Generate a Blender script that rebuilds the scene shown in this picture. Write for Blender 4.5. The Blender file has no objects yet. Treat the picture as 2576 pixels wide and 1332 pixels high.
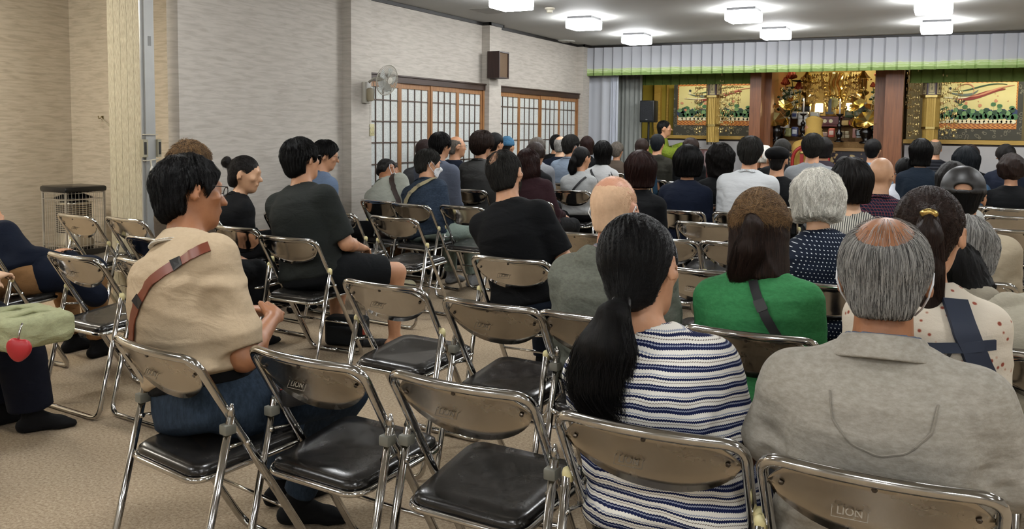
import bpy, bmesh, math, random
import numpy as np
from mathutils import Matrix, Vector
C = bpy.context.scene.collection
SC = bpy.context.scene
# ---------------------------------------------------------------- camera
CAM_H = 1.42
F_PX, PY0 = 2135.0, 470.0
YAW, PITCH, ROLL = math.radians(-27.26), math.radians(-4.04), -0.0107
def _cam_rows():
    f = np.array([math.sin(YAW)*math.cos(PITCH), math.cos(YAW)*math.cos(PITCH), math.sin(PITCH)])
    r = np.array([math.cos(YAW), -math.sin(YAW), 0.0]); d = np.cross(f, r)
    c, s = math.cos(ROLL), math.sin(ROLL)
    return np.array([c*r+s*d, -s*r+c*d, f])
CM = _cam_rows()
cd = bpy.data.cameras.new('camera'); cam = bpy.data.objects.new('camera', cd); C.objects.link(cam)
cd.sensor_width = 36.0; cd.lens = F_PX/2576*36; cd.shift_y = -(666-PY0)/2576
cd.clip_start = 0.05; cd.clip_end = 80
mw = Matrix.Identity(4)
for i in range(3):
    mw[i][0] = CM[0][i]; mw[i][1] = -CM[1][i]; mw[i][2] = -CM[2][i]
mw[2][3] = CAM_H
cam.matrix_world = mw
SC.camera = cam
# ---------------------------------------------------------------- colour and world
SC.view_settings.view_transform = 'Standard'; SC.view_settings.look = 'None'
SC.cycles.max_bounces = 6; SC.cycles.diffuse_bounces = 3; SC.cycles.glossy_bounces = 4; SC.cycles.adaptive_threshold = .06; SC.cycles.adaptive_min_samples = 12
SC.cycles_curves.shape = 'RIBBONS'; SC.cycles.caustics_reflective = False; SC.cycles.caustics_refractive = False
SC.view_settings.gamma = 1.0; SC.view_settings.use_curve_mapping = False
SC.view_settings.exposure = 0.2
w = bpy.data.worlds.new('world'); SC.world = w; w.use_nodes = True
w.node_tree.nodes['Background'].inputs[0].default_value = (0.5, 0.5, 0.5, 1)
w.node_tree.nodes['Background'].inputs[1].default_value = 0.02
LAMP_W = 44.0      # emission of the ceiling lamp diffusers
ROOM = dict(xl=-5.25, xr=6.2, yf=12.7, yb=-4.6, h=2.71)
# ---------------------------------------------------------------- photo measurements -> places in the room
def ray(x, y):
    return CM.T @ np.array([(x-1288)/F_PX, (y-PY0)/F_PX, 1.0])
def at(x, y, X=None, Y=None, Z=None, D=None):
    d = ray(x, y)
    t = D if D is not None else X/d[0] if X is not None else Y/d[1] if Y is not None else (Z-CAM_H)/d[2]
    return np.array([0, 0, CAM_H]) + t*d
# ---------------------------------------------------------------- materials
MATS = {}
def _mat(name):
    m = bpy.data.materials.new(name); m.use_nodes = True
    nt = m.node_tree; b = nt.nodes['Principled BSDF']
    return m, nt, b
def srgb(h):
    if isinstance(h, str):
        v = [int(h[i:i+2], 16)/255 for i in (0, 2, 4)]
    else: v = h
    return tuple(c/12.92 if c <= .04045 else ((c+.055)/1.055)**2.4 for c in v)
def mixc(nt, fac, a, b):
    n = nt.nodes.new('ShaderNodeMix'); n.data_type = 'RGBA'
    if hasattr(fac, 'links'): nt.links.new(fac, n.inputs[0])
    else: n.inputs[0].default_value = fac
    for k, v in ((6, a), (7, b)):
        if hasattr(v, 'links'): nt.links.new(v, n.inputs[k])
        else: n.inputs[k].default_value = (*v, 1)
    return n.outputs[2]
def mapped(nt, scale=(1, 1, 1), rot=(0, 0, 0), space='Object'):
    tc = nt.nodes.new('ShaderNodeTexCoord'); mp = nt.nodes.new('ShaderNodeMapping')
    mp.inputs['Scale'].default_value = scale; mp.inputs['Rotation'].default_value = rot
    nt.links.new(tc.outputs[space], mp.inputs[0]); return mp.outputs[0]
def noise(nt, vec, scale=5, detail=3, rough=.5, dist=0):
    n = nt.nodes.new('ShaderNodeTexNoise'); nt.links.new(vec, n.inputs['Vector'])
    n.inputs['Scale'].default_value = scale; n.inputs['Detail'].default_value = detail
    n.inputs['Roughness'].default_value = rough; n.inputs['Distortion'].default_value = dist
    return n.outputs[0]
def ramp(nt, fac, stops, interp='LINEAR'):
    n = nt.nodes.new('ShaderNodeValToRGB'); nt.links.new(fac, n.inputs[0]); e = n.color_ramp.elements
    n.color_ramp.interpolation = interp
    while len(e) < len(stops): e.new(.5)
    for i, (p, c) in enumerate(stops):
        e[i].position = p; e[i].color = (*c, 1) if len(c) == 3 else c
    return n.outputs[0]
def bump(nt, b, h, strength=.3, dist=.01):
    n = nt.nodes.new('ShaderNodeBump'); nt.links.new(h, n.inputs['Height'])
    n.inputs['Strength'].default_value = strength; n.inputs['Distance'].default_value = dist
    nt.links.new(n.outputs[0], b.inputs['Normal'])
def math_n(nt, op, a, b=None, c=None):
    n = nt.nodes.new('ShaderNodeMath'); n.operation = op
    for k, v in enumerate((a, b, c)):
        if v is None: continue
        if hasattr(v, 'links'): nt.links.new(v, n.inputs[k])
        else: n.inputs[k].default_value = v
    return n.outputs[0]
def sepxyz(nt, vec):
    n = nt.nodes.new('ShaderNodeSeparateXYZ'); nt.links.new(vec, n.inputs[0]); return n.outputs
def plain(name, col, rough=.6, metal=0, spec=.5, var=.12, vscale=8, bmp=0):
    if name in MATS: return MATS[name]
    m, nt, b = _mat(name); c = srgb(col)
    v = mapped(nt); f = noise(nt, v, vscale, 3)
    nt.links.new(mixc(nt, f, tuple(x*(1-var) for x in c), tuple(min(1, x*(1+var)) for x in c)), b.inputs['Base Color'])
    b.inputs['Roughness'].default_value = rough; b.inputs['Metallic'].default_value = metal
    b.inputs['Specular IOR Level'].default_value = spec
    if bmp: bump(nt, b, noise(nt, v, 60, 2), bmp, .004)
    MATS[name] = m; return m
def cloth(name, col, col2=None, weave=500, wrinkle=.5, rough=.85, mottle=.1, sheen=.0):
    if name in MATS: return MATS[name]
    m, nt, b = _mat(name); c = srgb(col); c2 = srgb(col2) if col2 else tuple(x*(1-mottle) for x in c)
    v = mapped(nt)
    f1 = noise(nt, mapped(nt, (1, 1, 2.2)), 55, 4, .7)
    nt.links.new(mixc(nt, ramp(nt, f1, [(.35, (0, 0, 0)), (.65, (1, 1, 1))]), c2, c), b.inputs['Base Color'])
    b.inputs['Roughness'].default_value = rough; b.inputs['Specular IOR Level'].default_value = .15
    b.inputs['Sheen Weight'].default_value = sheen
    n1 = noise(nt, mapped(nt, (1, 1, 2.0), (0.3, .5, 0)), 7, 3, .45, .8)
    n2 = noise(nt, v, 240, 2, .6)
    h = math_n(nt, 'ADD', math_n(nt, 'MULTIPLY', n1, 1.0), math_n(nt, 'MULTIPLY', n2, .07))
    bump(nt, b, h, wrinkle, .02)
    MATS[name] = m; return m
def emis(name, col, strength):
    if name in MATS: return MATS[name]
    m, nt, b = _mat(name); c = srgb(col)
    b.inputs['Base Color'].default_value = (*c, 1); b.inputs['Emission Color'].default_value = (*c, 1)
    b.inputs['Emission Strength'].default_value = strength; MATS[name] = m; return m
def wood(name, c1, c2, scale=1.0, axis='z', rough=.45):
    if name in MATS: return MATS[name]
    m, nt, b = _mat(name)
    s = {'z': (14, 14, .9), 'x': (.9, 14, 14), 'y': (14, .9, 14)}[axis]
    f = noise(nt, mapped(nt, tuple(q*scale for q in s)), 3, 4, .6, .6)
    nt.links.new(ramp(nt, f, [(.3, srgb(c1)), (.7, srgb(c2))]), b.inputs['Base Color'])
    b.inputs['Roughness'].default_value = rough; bump(nt, b, f, .08, .002); MATS[name] = m; return m
def m_wallpaper(name, c1, c2):
    m, nt, b = _mat(name)
    tc = nt.nodes.new('ShaderNodeTexCoord'); x, y, z = sepxyz(nt, tc.outputs['Object'])
    cb = nt.nodes.new('ShaderNodeCombineXYZ'); hor = math_n(nt, 'ADD', x, y)
    nt.links.new(math_n(nt, 'MULTIPLY', hor, 3.2), cb.inputs[0]); nt.links.new(math_n(nt, 'MULTIPLY', z, 24.0), cb.inputs[1])
    f = noise(nt, cb.outputs[0], 1.6, 4, .55, .5)
    nt.links.new(ramp(nt, f, [(.32, srgb(c1)), (.6, srgb(c2))]), b.inputs['Base Color'])
    b.inputs['Roughness'].default_value = .8; b.inputs['Specular IOR Level'].default_value = .2
    bump(nt, b, f, .14, .01); return m
def m_carpet():
    m, nt, b = _mat('carpet')
    v = mapped(nt); f = noise(nt, v, 85, 4, .8); g = noise(nt, v, 1.2, 3, .5)
    c = ramp(nt, f, [(.3, srgb('7b6a57')), (.5, srgb('a5937b')), (.72, srgb('c8b89f'))])
    nt.links.new(mixc(nt, math_n(nt, 'MULTIPLY', g, .3), c, srgb('8a7a68')), b.inputs['Base Color'])
    b.inputs['Roughness'].default_value = .95; b.inputs['Specular IOR Level'].default_value = .08
    bump(nt, b, f, .5, .004); return m
def m_skin(name, c1, c2):
    if name in MATS: return MATS[name]
    m, nt, b = _mat(name)
    f = noise(nt, mapped(nt), 22, 4, .6)
    nt.links.new(mixc(nt, f, srgb(c1), srgb(c2)), b.inputs['Base Color'])
    b.inputs['Roughness'].default_value = .46; b.inputs['Specular IOR Level'].default_value = .4
    bump(nt, b, noise(nt, mapped(nt), 160, 2), .12, .002); MATS[name] = m; return m
def m_hair(name, c1, c2, rough=.42, mix=(.4, .62), spec=.16):
    """hair cap: strands radiate from the crown and fall down round the head"""
    if name in MATS: return MATS[name]
    m, nt, b = _mat(name)
    tc = nt.nodes.new('ShaderNodeTexCoord'); x, y, z = sepxyz(nt, tc.outputs['Generated'])
    a = math_n(nt, 'ARCTAN2', math_n(nt, 'SUBTRACT', x, .5), math_n(nt, 'SUBTRACT', y, .55))
    cb = nt.nodes.new('ShaderNodeCombineXYZ')
    nt.links.new(math_n(nt, 'MULTIPLY', a, 26.0), cb.inputs[0]); nt.links.new(math_n(nt, 'MULTIPLY', z, 3.0), cb.inputs[1])
    f = noise(nt, cb.outputs[0], 1.6, 4, .7, .4)
    nt.links.new(ramp(nt, f, [(mix[0], srgb(c1)), (mix[1], srgb(c2))]), b.inputs['Base Color'])
    b.inputs['Roughness'].default_value = rough; b.inputs['Specular IOR Level'].default_value = spec
    bump(nt, b, f, .8, .006); MATS[name] = m; return m
def m_strand(name, c1, c2, rough=.35, p=.5):
    if name in MATS: return MATS[name]
    m, nt, b = _mat(name); hi = nt.nodes.new('ShaderNodeHairInfo')
    nt.links.new(ramp(nt, hi.outputs['Random'], [(max(0, p-.35), srgb(c1)), (min(1, p+.35), srgb(c2))]), b.inputs['Base Color'])
    b.inputs['Roughness'].default_value = rough; b.inputs['Specular IOR Level'].default_value = .2
    MATS[name] = m; return m
def m_chrome():
    m, nt, b = _mat('chrome_tube'); b.inputs['Metallic'].default_value = 1
    f = noise(nt, mapped(nt), 30, 3)
    nt.links.new(ramp(nt, f, [(.3, (.50, .49, .47)), (.7, (.62, .61, .59))]), b.inputs['Base Color'])
    nt.links.new(math_n(nt, 'MULTIPLY_ADD', f, .1, .06), b.inputs['Roughness']); return m
def m_plate(name, r0, col):
    m, nt, b = _mat(name); b.inputs['Metallic'].default_value = 1
    f = noise(nt, mapped(nt, (1, 1, 1)), 9, 4, .6)
    nt.links.new(ramp(nt, f, [(.3, tuple(c*.86 for c in col)), (.7, col)]), b.inputs['Base Color'])
    nt.links.new(math_n(nt, 'MULTIPLY_ADD', f, .12, r0), b.inputs['Roughness']); return m
CHROME = m_chrome()
PLATE = m_plate('mirror_steel_plate', .05, (.56, .53, .49)); PLATE_DULL = m_plate('carpet_tint_steel_plate', .2, (.50, .45, .38))  # second plate: tan of the reflected carpet put into the steel colour
# ---------------------------------------------------------------- mesh helpers
def obj(name, verts, faces, m, parent=None, smooth=False, mats=None, fm=None, loc=None):
    me = bpy.data.meshes.new(name); me.from_pydata([tuple(map(float, v)) for v in verts], [], [tuple(map(int, f)) for f in faces])
    return _fin(name, me, m, parent, smooth, fm, loc)
def _fin(name, me, m, parent, smooth, fm=None, loc=None):
    for mm in (m if isinstance(m, (list, tuple)) else [m]): me.materials.append(mm)
    if smooth: me.polygons.foreach_set('use_smooth', [True]*len(me.polygons))
    if fm is not None: me.polygons.foreach_set('material_index', [int(q) for q in fm])
    me.update()
    o = bpy.data.objects.new(name, me); C.objects.link(o)
    if parent: o.parent = parent
    if loc is not None: o.location = loc
    return o
class MB:
    """collects shapes for ONE mesh"""
    def __init__(s): s.v = []; s.f = []; s.m = []
    def add(s, v, f, mi=0):
        n = len(s.v); s.v += [tuple(map(float, q)) for q in v]; s.f += [tuple(int(i)+n for i in q) for q in f]; s.m += [mi]*len(f); return s
    def box(s, c, d, rz=0, mi=0, bev=0.0, M=None):
        x, y, z = d[0]/2, d[1]/2, d[2]/2
        if bev > 0:
            b = min(bev, x*.9, y*.9, z*.9); bm = bmesh.new(); bmesh.ops.create_cube(bm, size=1)
            for q in bm.verts: q.co = Vector((q.co.x*2*x, q.co.y*2*y, q.co.z*2*z))
            bmesh.ops.bevel(bm, geom=bm.edges[:], offset=b, segments=2, profile=.5, affect='EDGES')
            v = [tuple(q.co) for q in bm.verts]; f = [[q.index for q in g.verts] for g in bm.faces]; bm.free()
        else:
            v = [(i*x, j*y, k*z) for i in (-1, 1) for j in (-1, 1) for k in (-1, 1)]
            f = [(0, 1, 3, 2), (4, 6, 7, 5), (0, 4, 5, 1), (2, 3, 7, 6), (0, 2, 6, 4), (1, 5, 7, 3)]
        cs, sn = math.cos(rz), math.sin(rz)
        v = [(a*cs-b_*sn, a*sn+b_*cs, e) for a, b_, e in v]
        if M is not None: v = [tuple(M @ Vector(q)) for q in v]
        return s.add([(a+c[0], b_+c[1], e+c[2]) for a, b_, e in v], f, mi)
    def box2(s, lo, hi, mi=0, bev=0):
        return s.box([(a+b)/2 for a, b in zip(lo, hi)], [abs(b-a) for a, b in zip(lo, hi)], 0, mi, bev)
    def tube(s, pts, r, n=8, mi=0, closed=False, cap=True):
        P = [np.array(p, float) for p in pts]; N = len(P); rs = r if isinstance(r, (list, tuple, np.ndarray)) else [r]*N
        vs = []; up = None
        for i in range(N):
            a = P[(i-1) % N] if closed or i > 0 else P[i]; b = P[(i+1) % N] if closed or i < N-1 else P[i]
            t = b-a; t = t/(np.linalg.norm(t)+1e-9)
            if up is None:
                up = np.array([0, 0, 1.]) if abs(t[2]) < .9 else np.array([1., 0, 0])
            u = up-t*np.dot(up, t); nu = np.linalg.norm(u)
            if nu < 1e-6: u = np.cross(t, [0.3, .5, .7]); nu = np.linalg.norm(u)
            u /= nu; up = u; w_ = np.cross(t, u)
            for k in range(n):
                an = 2*math.pi*k/n; vs.append(P[i]+rs[i]*(math.cos(an)*u+math.sin(an)*w_))
        fs = []
        for i in range(N if closed else N-1):
            j = (i+1) % N
            for k in range(n): fs.append((i*n+k, i*n+(k+1) % n, j*n+(k+1) % n, j*n+k))
        if cap and not closed: fs += [tuple(range(n-1, -1, -1)), tuple((N-1)*n+k for k in range(n))]
        return s.add(vs, fs, mi)
    def lathe(s, prof, c=(0, 0, 0), n=16, mi=0, axis='z', sx=1, sy=1):
        vs = []; fs = []
        for r, z in prof:
            for k in range(n):
                a = 2*math.pi*k/n; q = (r*math.cos(a)*sx, r*math.sin(a)*sy, z)
                if axis == 'y': q = (q[0], z, q[1])
                if axis == 'x': q = (z, q[0], q[1])
                vs.append((q[0]+c[0], q[1]+c[1], q[2]+c[2]))
        m = len(prof)
        for i in range(m-1):
            for k in range(n):
                g = (i*n+k, i*n+(k+1) % n, (i+1)*n+(k+1) % n, (i+1)*n+k); fs.append(g if axis != 'y' else g[::-1])
        fs += [tuple(range(n-1, -1, -1)), tuple((m-1)*n+k for k in range(n))]
        return s.add(vs, fs, mi)
    def sph(s, c, r, n=10, mi=0):
        r = r if isinstance(r, (list, tuple)) else (r, r, r)
        pr = [(max(.02, math.sin(math.pi*i/n)), -math.cos(math.pi*i/n)) for i in range(n+1)]
        k = MB().lathe(pr, n=max(8, n)); return s.add([(c[0]+a*r[0], c[1]+b*r[1], c[2]+e*r[2]) for a, b, e in k.v], k.f, mi)
    def prism(s, outline, y0, y1, mi=0, plane='xz'):
        n = len(outline); mk = (lambda a, b, y: (a, y, b)) if plane == 'xz' else (lambda a, b, y: (a, b, y)) if plane == 'xy' else (lambda a, b, y: (y, a, b))
        v = [mk(a, b, y0) for a, b in outline]+[mk(a, b, y1) for a, b in outline]
        f = [tuple(range(n)), tuple(range(2*n-1, n-1, -1))]+[(i, i+n, (i+1) % n+n, (i+1) % n) for i in range(n)]
        return s.add(v, f, mi)
    def build(s, name, m, parent=None, smooth=False, loc=None):
        return obj(name, s.v, s.f, m, parent, smooth, fm=s.m, loc=loc)
def smooth_by_angle(o, deg=35):
    me = o.data; me.polygons.foreach_set('use_smooth', [True]*len(me.polygons))
    bm = bmesh.new(); bm.from_mesh(me); bmesh.ops.recalc_face_normals(bm, faces=bm.faces[:]); th = math.radians(deg)
    for e in bm.edges:
        e.smooth = len(e.link_faces) == 2 and e.calc_face_angle(0) < th
    bm.to_mesh(me); bm.free(); return o
def fillet(pts, r, n=5, closed=False):
    """round the corners of a polyline"""
    P = [np.array(p, float) for p in pts]; out = []; N = len(P)
    for i in range(N):
        if not closed and i in (0, N-1): out.append(P[i]); continue
        a, b, c = P[i-1], P[i], P[(i+1) % N]
        u = a-b; w_ = c-b; lu, lw = np.linalg.norm(u), np.linalg.norm(w_); rr = min(r if not isinstance(r, (list, tuple)) else r[i], lu*.48, lw*.48)
        p0, p2 = b+u/lu*rr, b+w_/lw*rr
        for k in range(n+1):
            t = k/n; out.append((1-t)**2*p0+2*t*(1-t)*b+t*t*p2)
    return out
def tag(o, label, cat=None, group=None, kind=None):
    if label: o['label'] = label
    if cat: o['category'] = cat
    if group: o['group'] = group
    if kind: o['kind'] = kind
    return o
def thing(name, label, cat, loc=(0, 0, 0), rz=0, group=None):
    o = bpy.data.objects.new(name, None); C.objects.link(o); o.empty_display_size = .1
    o.location = loc; o.rotation_euler = (0, 0, rz); return tag(o, label, cat, group)
def struct(o, label=None):
    o['kind'] = 'structure'
    if label: o['label'] = label
    return o
def text_mesh(name, txt, size, m, parent, loc, rot, extrude=.0008, spacing=1.0, align='CENTER'):
    cu = bpy.data.curves.new(name, 'FONT'); cu.body = txt; cu.size = size; cu.extrude = extrude
    cu.align_x = align; cu.align_y = 'CENTER'; cu.space_line = spacing; cu.resolution_u = 3
    t = bpy.data.objects.new(name+'_tmp', cu); C.objects.link(t)
    dg = bpy.context.evaluated_depsgraph_get(); me = bpy.data.meshes.new_from_object(t.evaluated_get(dg))
    bpy.data.objects.remove(t); bpy.data.curves.remove(cu)
    me.materials.clear(); me.materials.append(m); me.name = name
    o = bpy.data.objects.new(name, me); C.objects.link(o); o.parent = parent; o.location = loc; o.rotation_euler = rot
    return o
# ================================================================ the room
XL, XR, YF, YB, HC = ROOM['xl'], ROOM['xr'], ROOM['yf'], ROOM['yb'], ROOM['h']
WP = m_wallpaper('wallpaper', 'a9a298', 'b9b3a9'); WPB = m_wallpaper('wallpaper_warm', 'aba08e', 'c0b6a4')
CARPET = m_carpet(); CEIL = plain('ceiling_paint', 'aaaaa6', .75, var=.05, vscale=3, bmp=.2); BLACKT = plain('black_trim', '15120f', .5)
DARKW = wood('dark_brown_wood', '2a1a12', '3d281b', 1, 'y'); HONEY = wood('honey_wood', '7a5233', 'a07448', 1, 'z', .4)
ALX, ALY = -7.9, 5.6
struct(MB().box2((-8.4, YB-.1, -.1), (XR+.2, 17.2, 0)).build('floor', CARPET), 'beige speckled carpet of the hall')
struct(MB().box2((-8.4, YB-.1, HC), (XR+.2, 17.2, HC+.1)).build('ceiling', CEIL), 'grey painted ceiling')
struct(MB().box2((XL-.12, 4.62, 0), (XL, YF+.2, HC)).build('wall_left', WP), 'cream textured wallpaper wall with shoji windows')
struct(MB().box2((ALX-.12, YB, 0), (ALX, ALY, HC)).build('wall_alcove', WPB), 'warm beige wallpaper wall behind the heater')
struct(MB().box2((ALX-.12, ALY, 0), (XL-.12, ALY+.12, HC)).build('wall_return', WPB), 'short wallpaper wall carrying the cord hook')
struct(MB().box2((XR, YB, 0), (XR+.12, 17, HC)).build('wall_right', WP))
struct(MB().box2((-8.2, YB-.12, 0), (XR+.12, YB, HC)).build('wall_back', WP))
for q_, (y0, y1) in enumerate(((6.58, 6.9), (9.33, 9.64), (12.36, 12.62))):
    struct(MB().box2((XL-.02, y0, 0), (XL+.11, y1, HC-.001)).build('trim_%d' % (q_+1), WP), 'wallpapered pillar standing out from the left wall')
# black cornice following the pillars
c = MB(); z0, z1 = HC-.035, HC-.001
def cor(x0, y0, x1, y1): c.box2((min(x0, x1)-.012, min(y0, y1)-.012, z0), (max(x0, x1)+.012, max(y0, y1)+.012, z1))
xw, xp = XL+.013, XL+.123
path = [(xw, 4.62), (xw, 6.567), (xp, 6.567), (xp, 6.913), (xw, 6.913), (xw, 9.317), (xp, 9.317), (xp, 9.653), (xw, 9.653), (xw, 12.347), (xp, 12.347), (xp, 12.63), (XR-.02, 12.63)]
for a, b in zip(path[:-1], path[1:]): cor(*a, *b)
struct(c.build('trim_4', BLACKT), 'thin black cornice under the ceiling')
b = MB()
for a, d in zip(path[:-2], path[1:-1]):
    b.box2((min(a[0], d[0])-.008, min(a[1], d[1])-.008, 0), (max(a[0], d[0])+.008, max(a[1], d[1])+.008, .06))
struct(b.build('baseboard_left', DARKW))
# ---- shoji windows
GLASS, nt, bs = _mat('frosted_shoji_glass')
f = noise(nt, mapped(nt, (1, 1, 1)), 90, 3, .7)
nt.links.new(ramp(nt, f, [(.3, srgb('b0b6b2')), (.7, srgb('d8dcd8'))]), bs.inputs['Base Color'])
bs.inputs['Roughness'].default_value = .12; bs.inputs['Specular IOR Level'].default_value = .8
bump(nt, bs, noise(nt, mapped(nt), 60, 3, .6), .35, .004)
MUNT = plain('shoji_lattice', '55463c', .5)
def shoji(idx, y0, y1, n, cols, label):
    r = thing('window_%d' % idx, label, None, (XL, (y0+y1)/2, 0)); r['kind'] = 'structure'; yo = (y0+y1)/2
    top = 1.90
    m = MB(); m.box2((-.01, y0-yo, top-.03), (.055, y1-yo+.05, top+.035)); m.box2((-.01, y0-yo, top+.035), (.07, y1-yo+.06, top+.05)); m.build('head_rail', DARKW, r)
    m = MB(); m.box2((-.005, y0-yo, 0), (.045, y1-yo, .06)); m.build('sill', HONEY, r)
    m = MB(); m.box2((-.005, y1-yo-.035, .06), (.045, y1-yo, top-.03)); m.build('side_post', HONEY, r)
    w_ = (y1-y0-.035)/n
    for k in range(n):
        a = y0-yo+k*w_; e = a+w_; x0, x1 = ((.004, .030) if k % 2 else (.014, .040))
        m = MB(); st = .038
        for q in ((a-.0, a+st), (e-st, e)): m.box2((x0, q[0], .06), (x1, q[1], top-.03))
        m.box2((x0, a+st, top-.085), (x1, e-st, top-.03)); m.box2((x0, a+st, .06), (x1, e-st, .14))
        s = m.build('sash', HONEY, r)
        MB().box2((x0+.008, a+st, .14), (x0+.014, e-st, top-.085)).build('pane', GLASS, s)
        m = MB(); cc = cols[k]
        for j in range(1, cc): yy = a+st+(w_-2*st)*j/cc; m.box2((x0+.014, yy-.006, .14), (x0+.024, yy+.006, top-.085))
        for j in range(1, 8): zz = .14+(top-.225)*j/7.6; m.box2((x0+.014, a+st, zz-.006), (x0+.024, e-st, zz+.006))
        m.build('lattice', MUNT, s)
shoji(1, 6.905, 9.325, 4, [4, 4, 4, 4], 'wide shoji lattice window beside the wall fan')
shoji(2, 9.645, 12.34, 4, [4, 4, 4, 4], 'shoji lattice window between the brown wall speaker and the stage')
# ---- folding partition at the alcove
PART, nt, bs = _mat('partition_vinyl')
tc = nt.nodes.new('ShaderNodeTexCoord'); px_, py_, pz_ = sepxyz(nt, tc.outputs['Object'])
cb = nt.nodes.new('ShaderNodeCombineXYZ'); nt.links.new(math_n(nt, 'MULTIPLY', px_, 180.0), cb.inputs[0]); nt.links.new(math_n(nt, 'MULTIPLY', pz_, 14.0), cb.inputs[1])
f = noise(nt, cb.outputs[0], 1.5, 3, .6, .2)
nt.links.new(ramp(nt, f, [(.35, srgb('8f8772')), (.65, srgb('b9b199'))]), bs.inputs['Base Color']); bs.inputs['Roughness'].default_value = .8; bump(nt, bs, f, .3, .003)
ALU = plain('satin_aluminium', '9a9a96', .4, .3)
pt = thing('accordion_partition', 'folded cream accordion partition with an aluminium end post, tied to the wall with cord', 'partition', (-5.38, 4.31, 0))
m = MB(); n = 5; x0, x1 = -.205, .145
for k in range(n):
    a = x0+(x1-x0)*k/n; e = x0+(x1-x0)*(k+1)/n
    m.box2((a, -.045, .02), (e-.0025, .0, HC-.06)); m.box2((a, .0, .02), (e-.0025, .045, HC-.06))
m.build('folded_panels', PART, pt)
m = MB(); m.box2((x1, -.052, .01), (x1+.012, .052, HC-.05)); m.box2((x1+.012, -.032, .01), (x1+.03, .052, HC-.05)); m.build('end_post', ALU, pt)
m = MB(); m.box2((x1+.012, -.075, 1.17), (x1+.05, -.033, 1.30)); m.box2((x1+.012, .053, 1.17), (x1+.05, .085, 1.30)); pl = m.build('pull_handle', plain('handle_beige', '8e8872', .4), pt)
m = MB(); m.box2((x1+.045, -.066, 1.19), (x1+.052, -.045, 1.28)); m.box2((x1+.045, .06, 1.19), (x1+.052, .08, 1.28)); m.build('recess', plain('recess_black', '1c1812', .6), pl)
m = MB()
for zz in (1.98, 2.42): m.box2((x1+.0295, .0, zz), (x1+.032, .025, zz+.07)); 
m.build('latch', plain('latch_grey', '6d6c68', .4, .4), pt)
MB().box2((-5.62, 4.26, HC-.05), (-5.2, 4.36, HC)).build('head_track', ALU).parent = pt
bpy.data.objects['head_track'].matrix_parent_inverse = Matrix.Translation((5.38, -4.31, 0))
hk = at(255, 297, Y=ALY-.02)
CORD = plain('white_cord', 'b8b09c', .8)
cr = thing('tie_cord', 'pale cord looped from a wall hook around the partition post', 'cord', tuple(hk))
xp0 = -5.2
a1 = np.array([xp0, 4.25, 1.335])-hk; a2 = np.array([xp0, 4.25, 1.145])-hk; z = np.array([0, 0, 0.])
def sag(a, b, s, n=10): return [a+(b-a)*t+np.array([0, 0, -s*4*t*(1-t)]) for t in np.linspace(0, 1, n)]
m = MB(); m.tube(sag(z, a1, .05), .004, 6); m.tube([a1, a1+[.005, .0, 0], a1+[.01, .12, .0]], .004, 6)
m.tube(sag(z, a2, .01), .004, 6); m.tube([a2, a2+[.012, .02, 0], a2+[.012, .12, 0.01]], .004, 6)
m.tube([a2+[.012, .05, 0], a2+[.02, .05, -.05]], .006, 6)
m.tube([z, z+[.01, -.02, -.08], z+[.05, -.02, -.1]], .003, 6); m.build('cord', CORD, cr)
m = MB(); m.lathe([(.006, 0), (.014, -.03), (.02, -.07), (.012, -.08)], tuple(a2+[.022, .05, -.04]), 10); m.build('cord_weight', plain('white_plastic', 'c4bfb4', .4), cr)
m = MB(); m.box((0, .01, 0), (.02, .012, .04)); m.tube([z+[0, 0, 0], z+[0, -.03, -.005], z+[0, -.035, .02]], .004, 6); m.build('hook', plain('brass_hook', '7a6a44', .4, .6), cr)
# ---- ceiling lamps
DIFF = emis('lamp_diffuser', 'fbfdff', LAMP_W); DARKM = plain('lamp_base_dark', '2b2b2d', .5)
LX, LY = (-3.88, -2.03, -.2, 1.65, 3.5), (-3.9, -2.0, -.1, 1.8, 3.7, 5.6, 7.48, 9.33, 11.22)
lamp0 = None
def lamp_label(i, j): 
    return {(0, 6): 'square white ceiling lamp cut by the top edge of the photo, nearest the smoke detector', (0, 7): 'glowing square ceiling lamp above the brown wall speaker, middle one of its row', (0, 8): 'glowing square ceiling lamp in the left row, nearest the stage curtain',
            (1, 7): 'glowing square ceiling lamp in the middle row, second from the stage curtain', (1, 8): 'glowing square ceiling lamp in the middle row, nearest the stage curtain', (2, 7): 'square ceiling lamp at upper right, cut by the top edge', (2, 8): 'glowing square ceiling lamp at right, closest to the stage curtain'}.get((i, j), 'square white ceiling lamp of the hall, outside the photo')
for i, x in enumerate(LX):
    for j, y in enumerate(LY):
        if (i, j) not in ((0, 6), (0, 7), (0, 8), (1, 7), (1, 8), (2, 7), (2, 8)) and (i+j) % 2: continue
        if lamp0 is None:
            t = thing('ceiling_lamp', '', 'lamp', (x, y, HC)); lamp0 = t
            MB().box2((-.15, -.15, -.028), (.15, .15, 0)).build('base_plate', DARKM, t)
            smooth_by_angle(MB().box((0, 0, -.083), (.335, .335, .11), bev=.018).build('diffuser', DIFF, t))
        else:
            t = lamp0.copy(); C.objects.link(t); t.location = (x, y, HC)
            for ch in list(lamp0.children):
                q = ch.copy(); C.objects.link(q); q.parent = t
        tag(t, lamp_label(i, j), 'lamp', 'square ceiling lamps of the hall')
for x, y in ((-6.7, 3.2), (-6.7, .6)):
    t = thing('ceiling_lamp', 'warm ceiling lamp in the side alcove', 'lamp', (x, y, HC), 0, 'alcove lamps')
    MB().box2((-.15, -.15, -.028), (.15, .15, 0)).build('base_plate', DARKM, t)
    MB().box((0, 0, -.083), (.335, .335, .11), bev=.018).build('diffuser', emis('lamp_diffuser_warm', 'fff8ea', 105.0), t)
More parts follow.
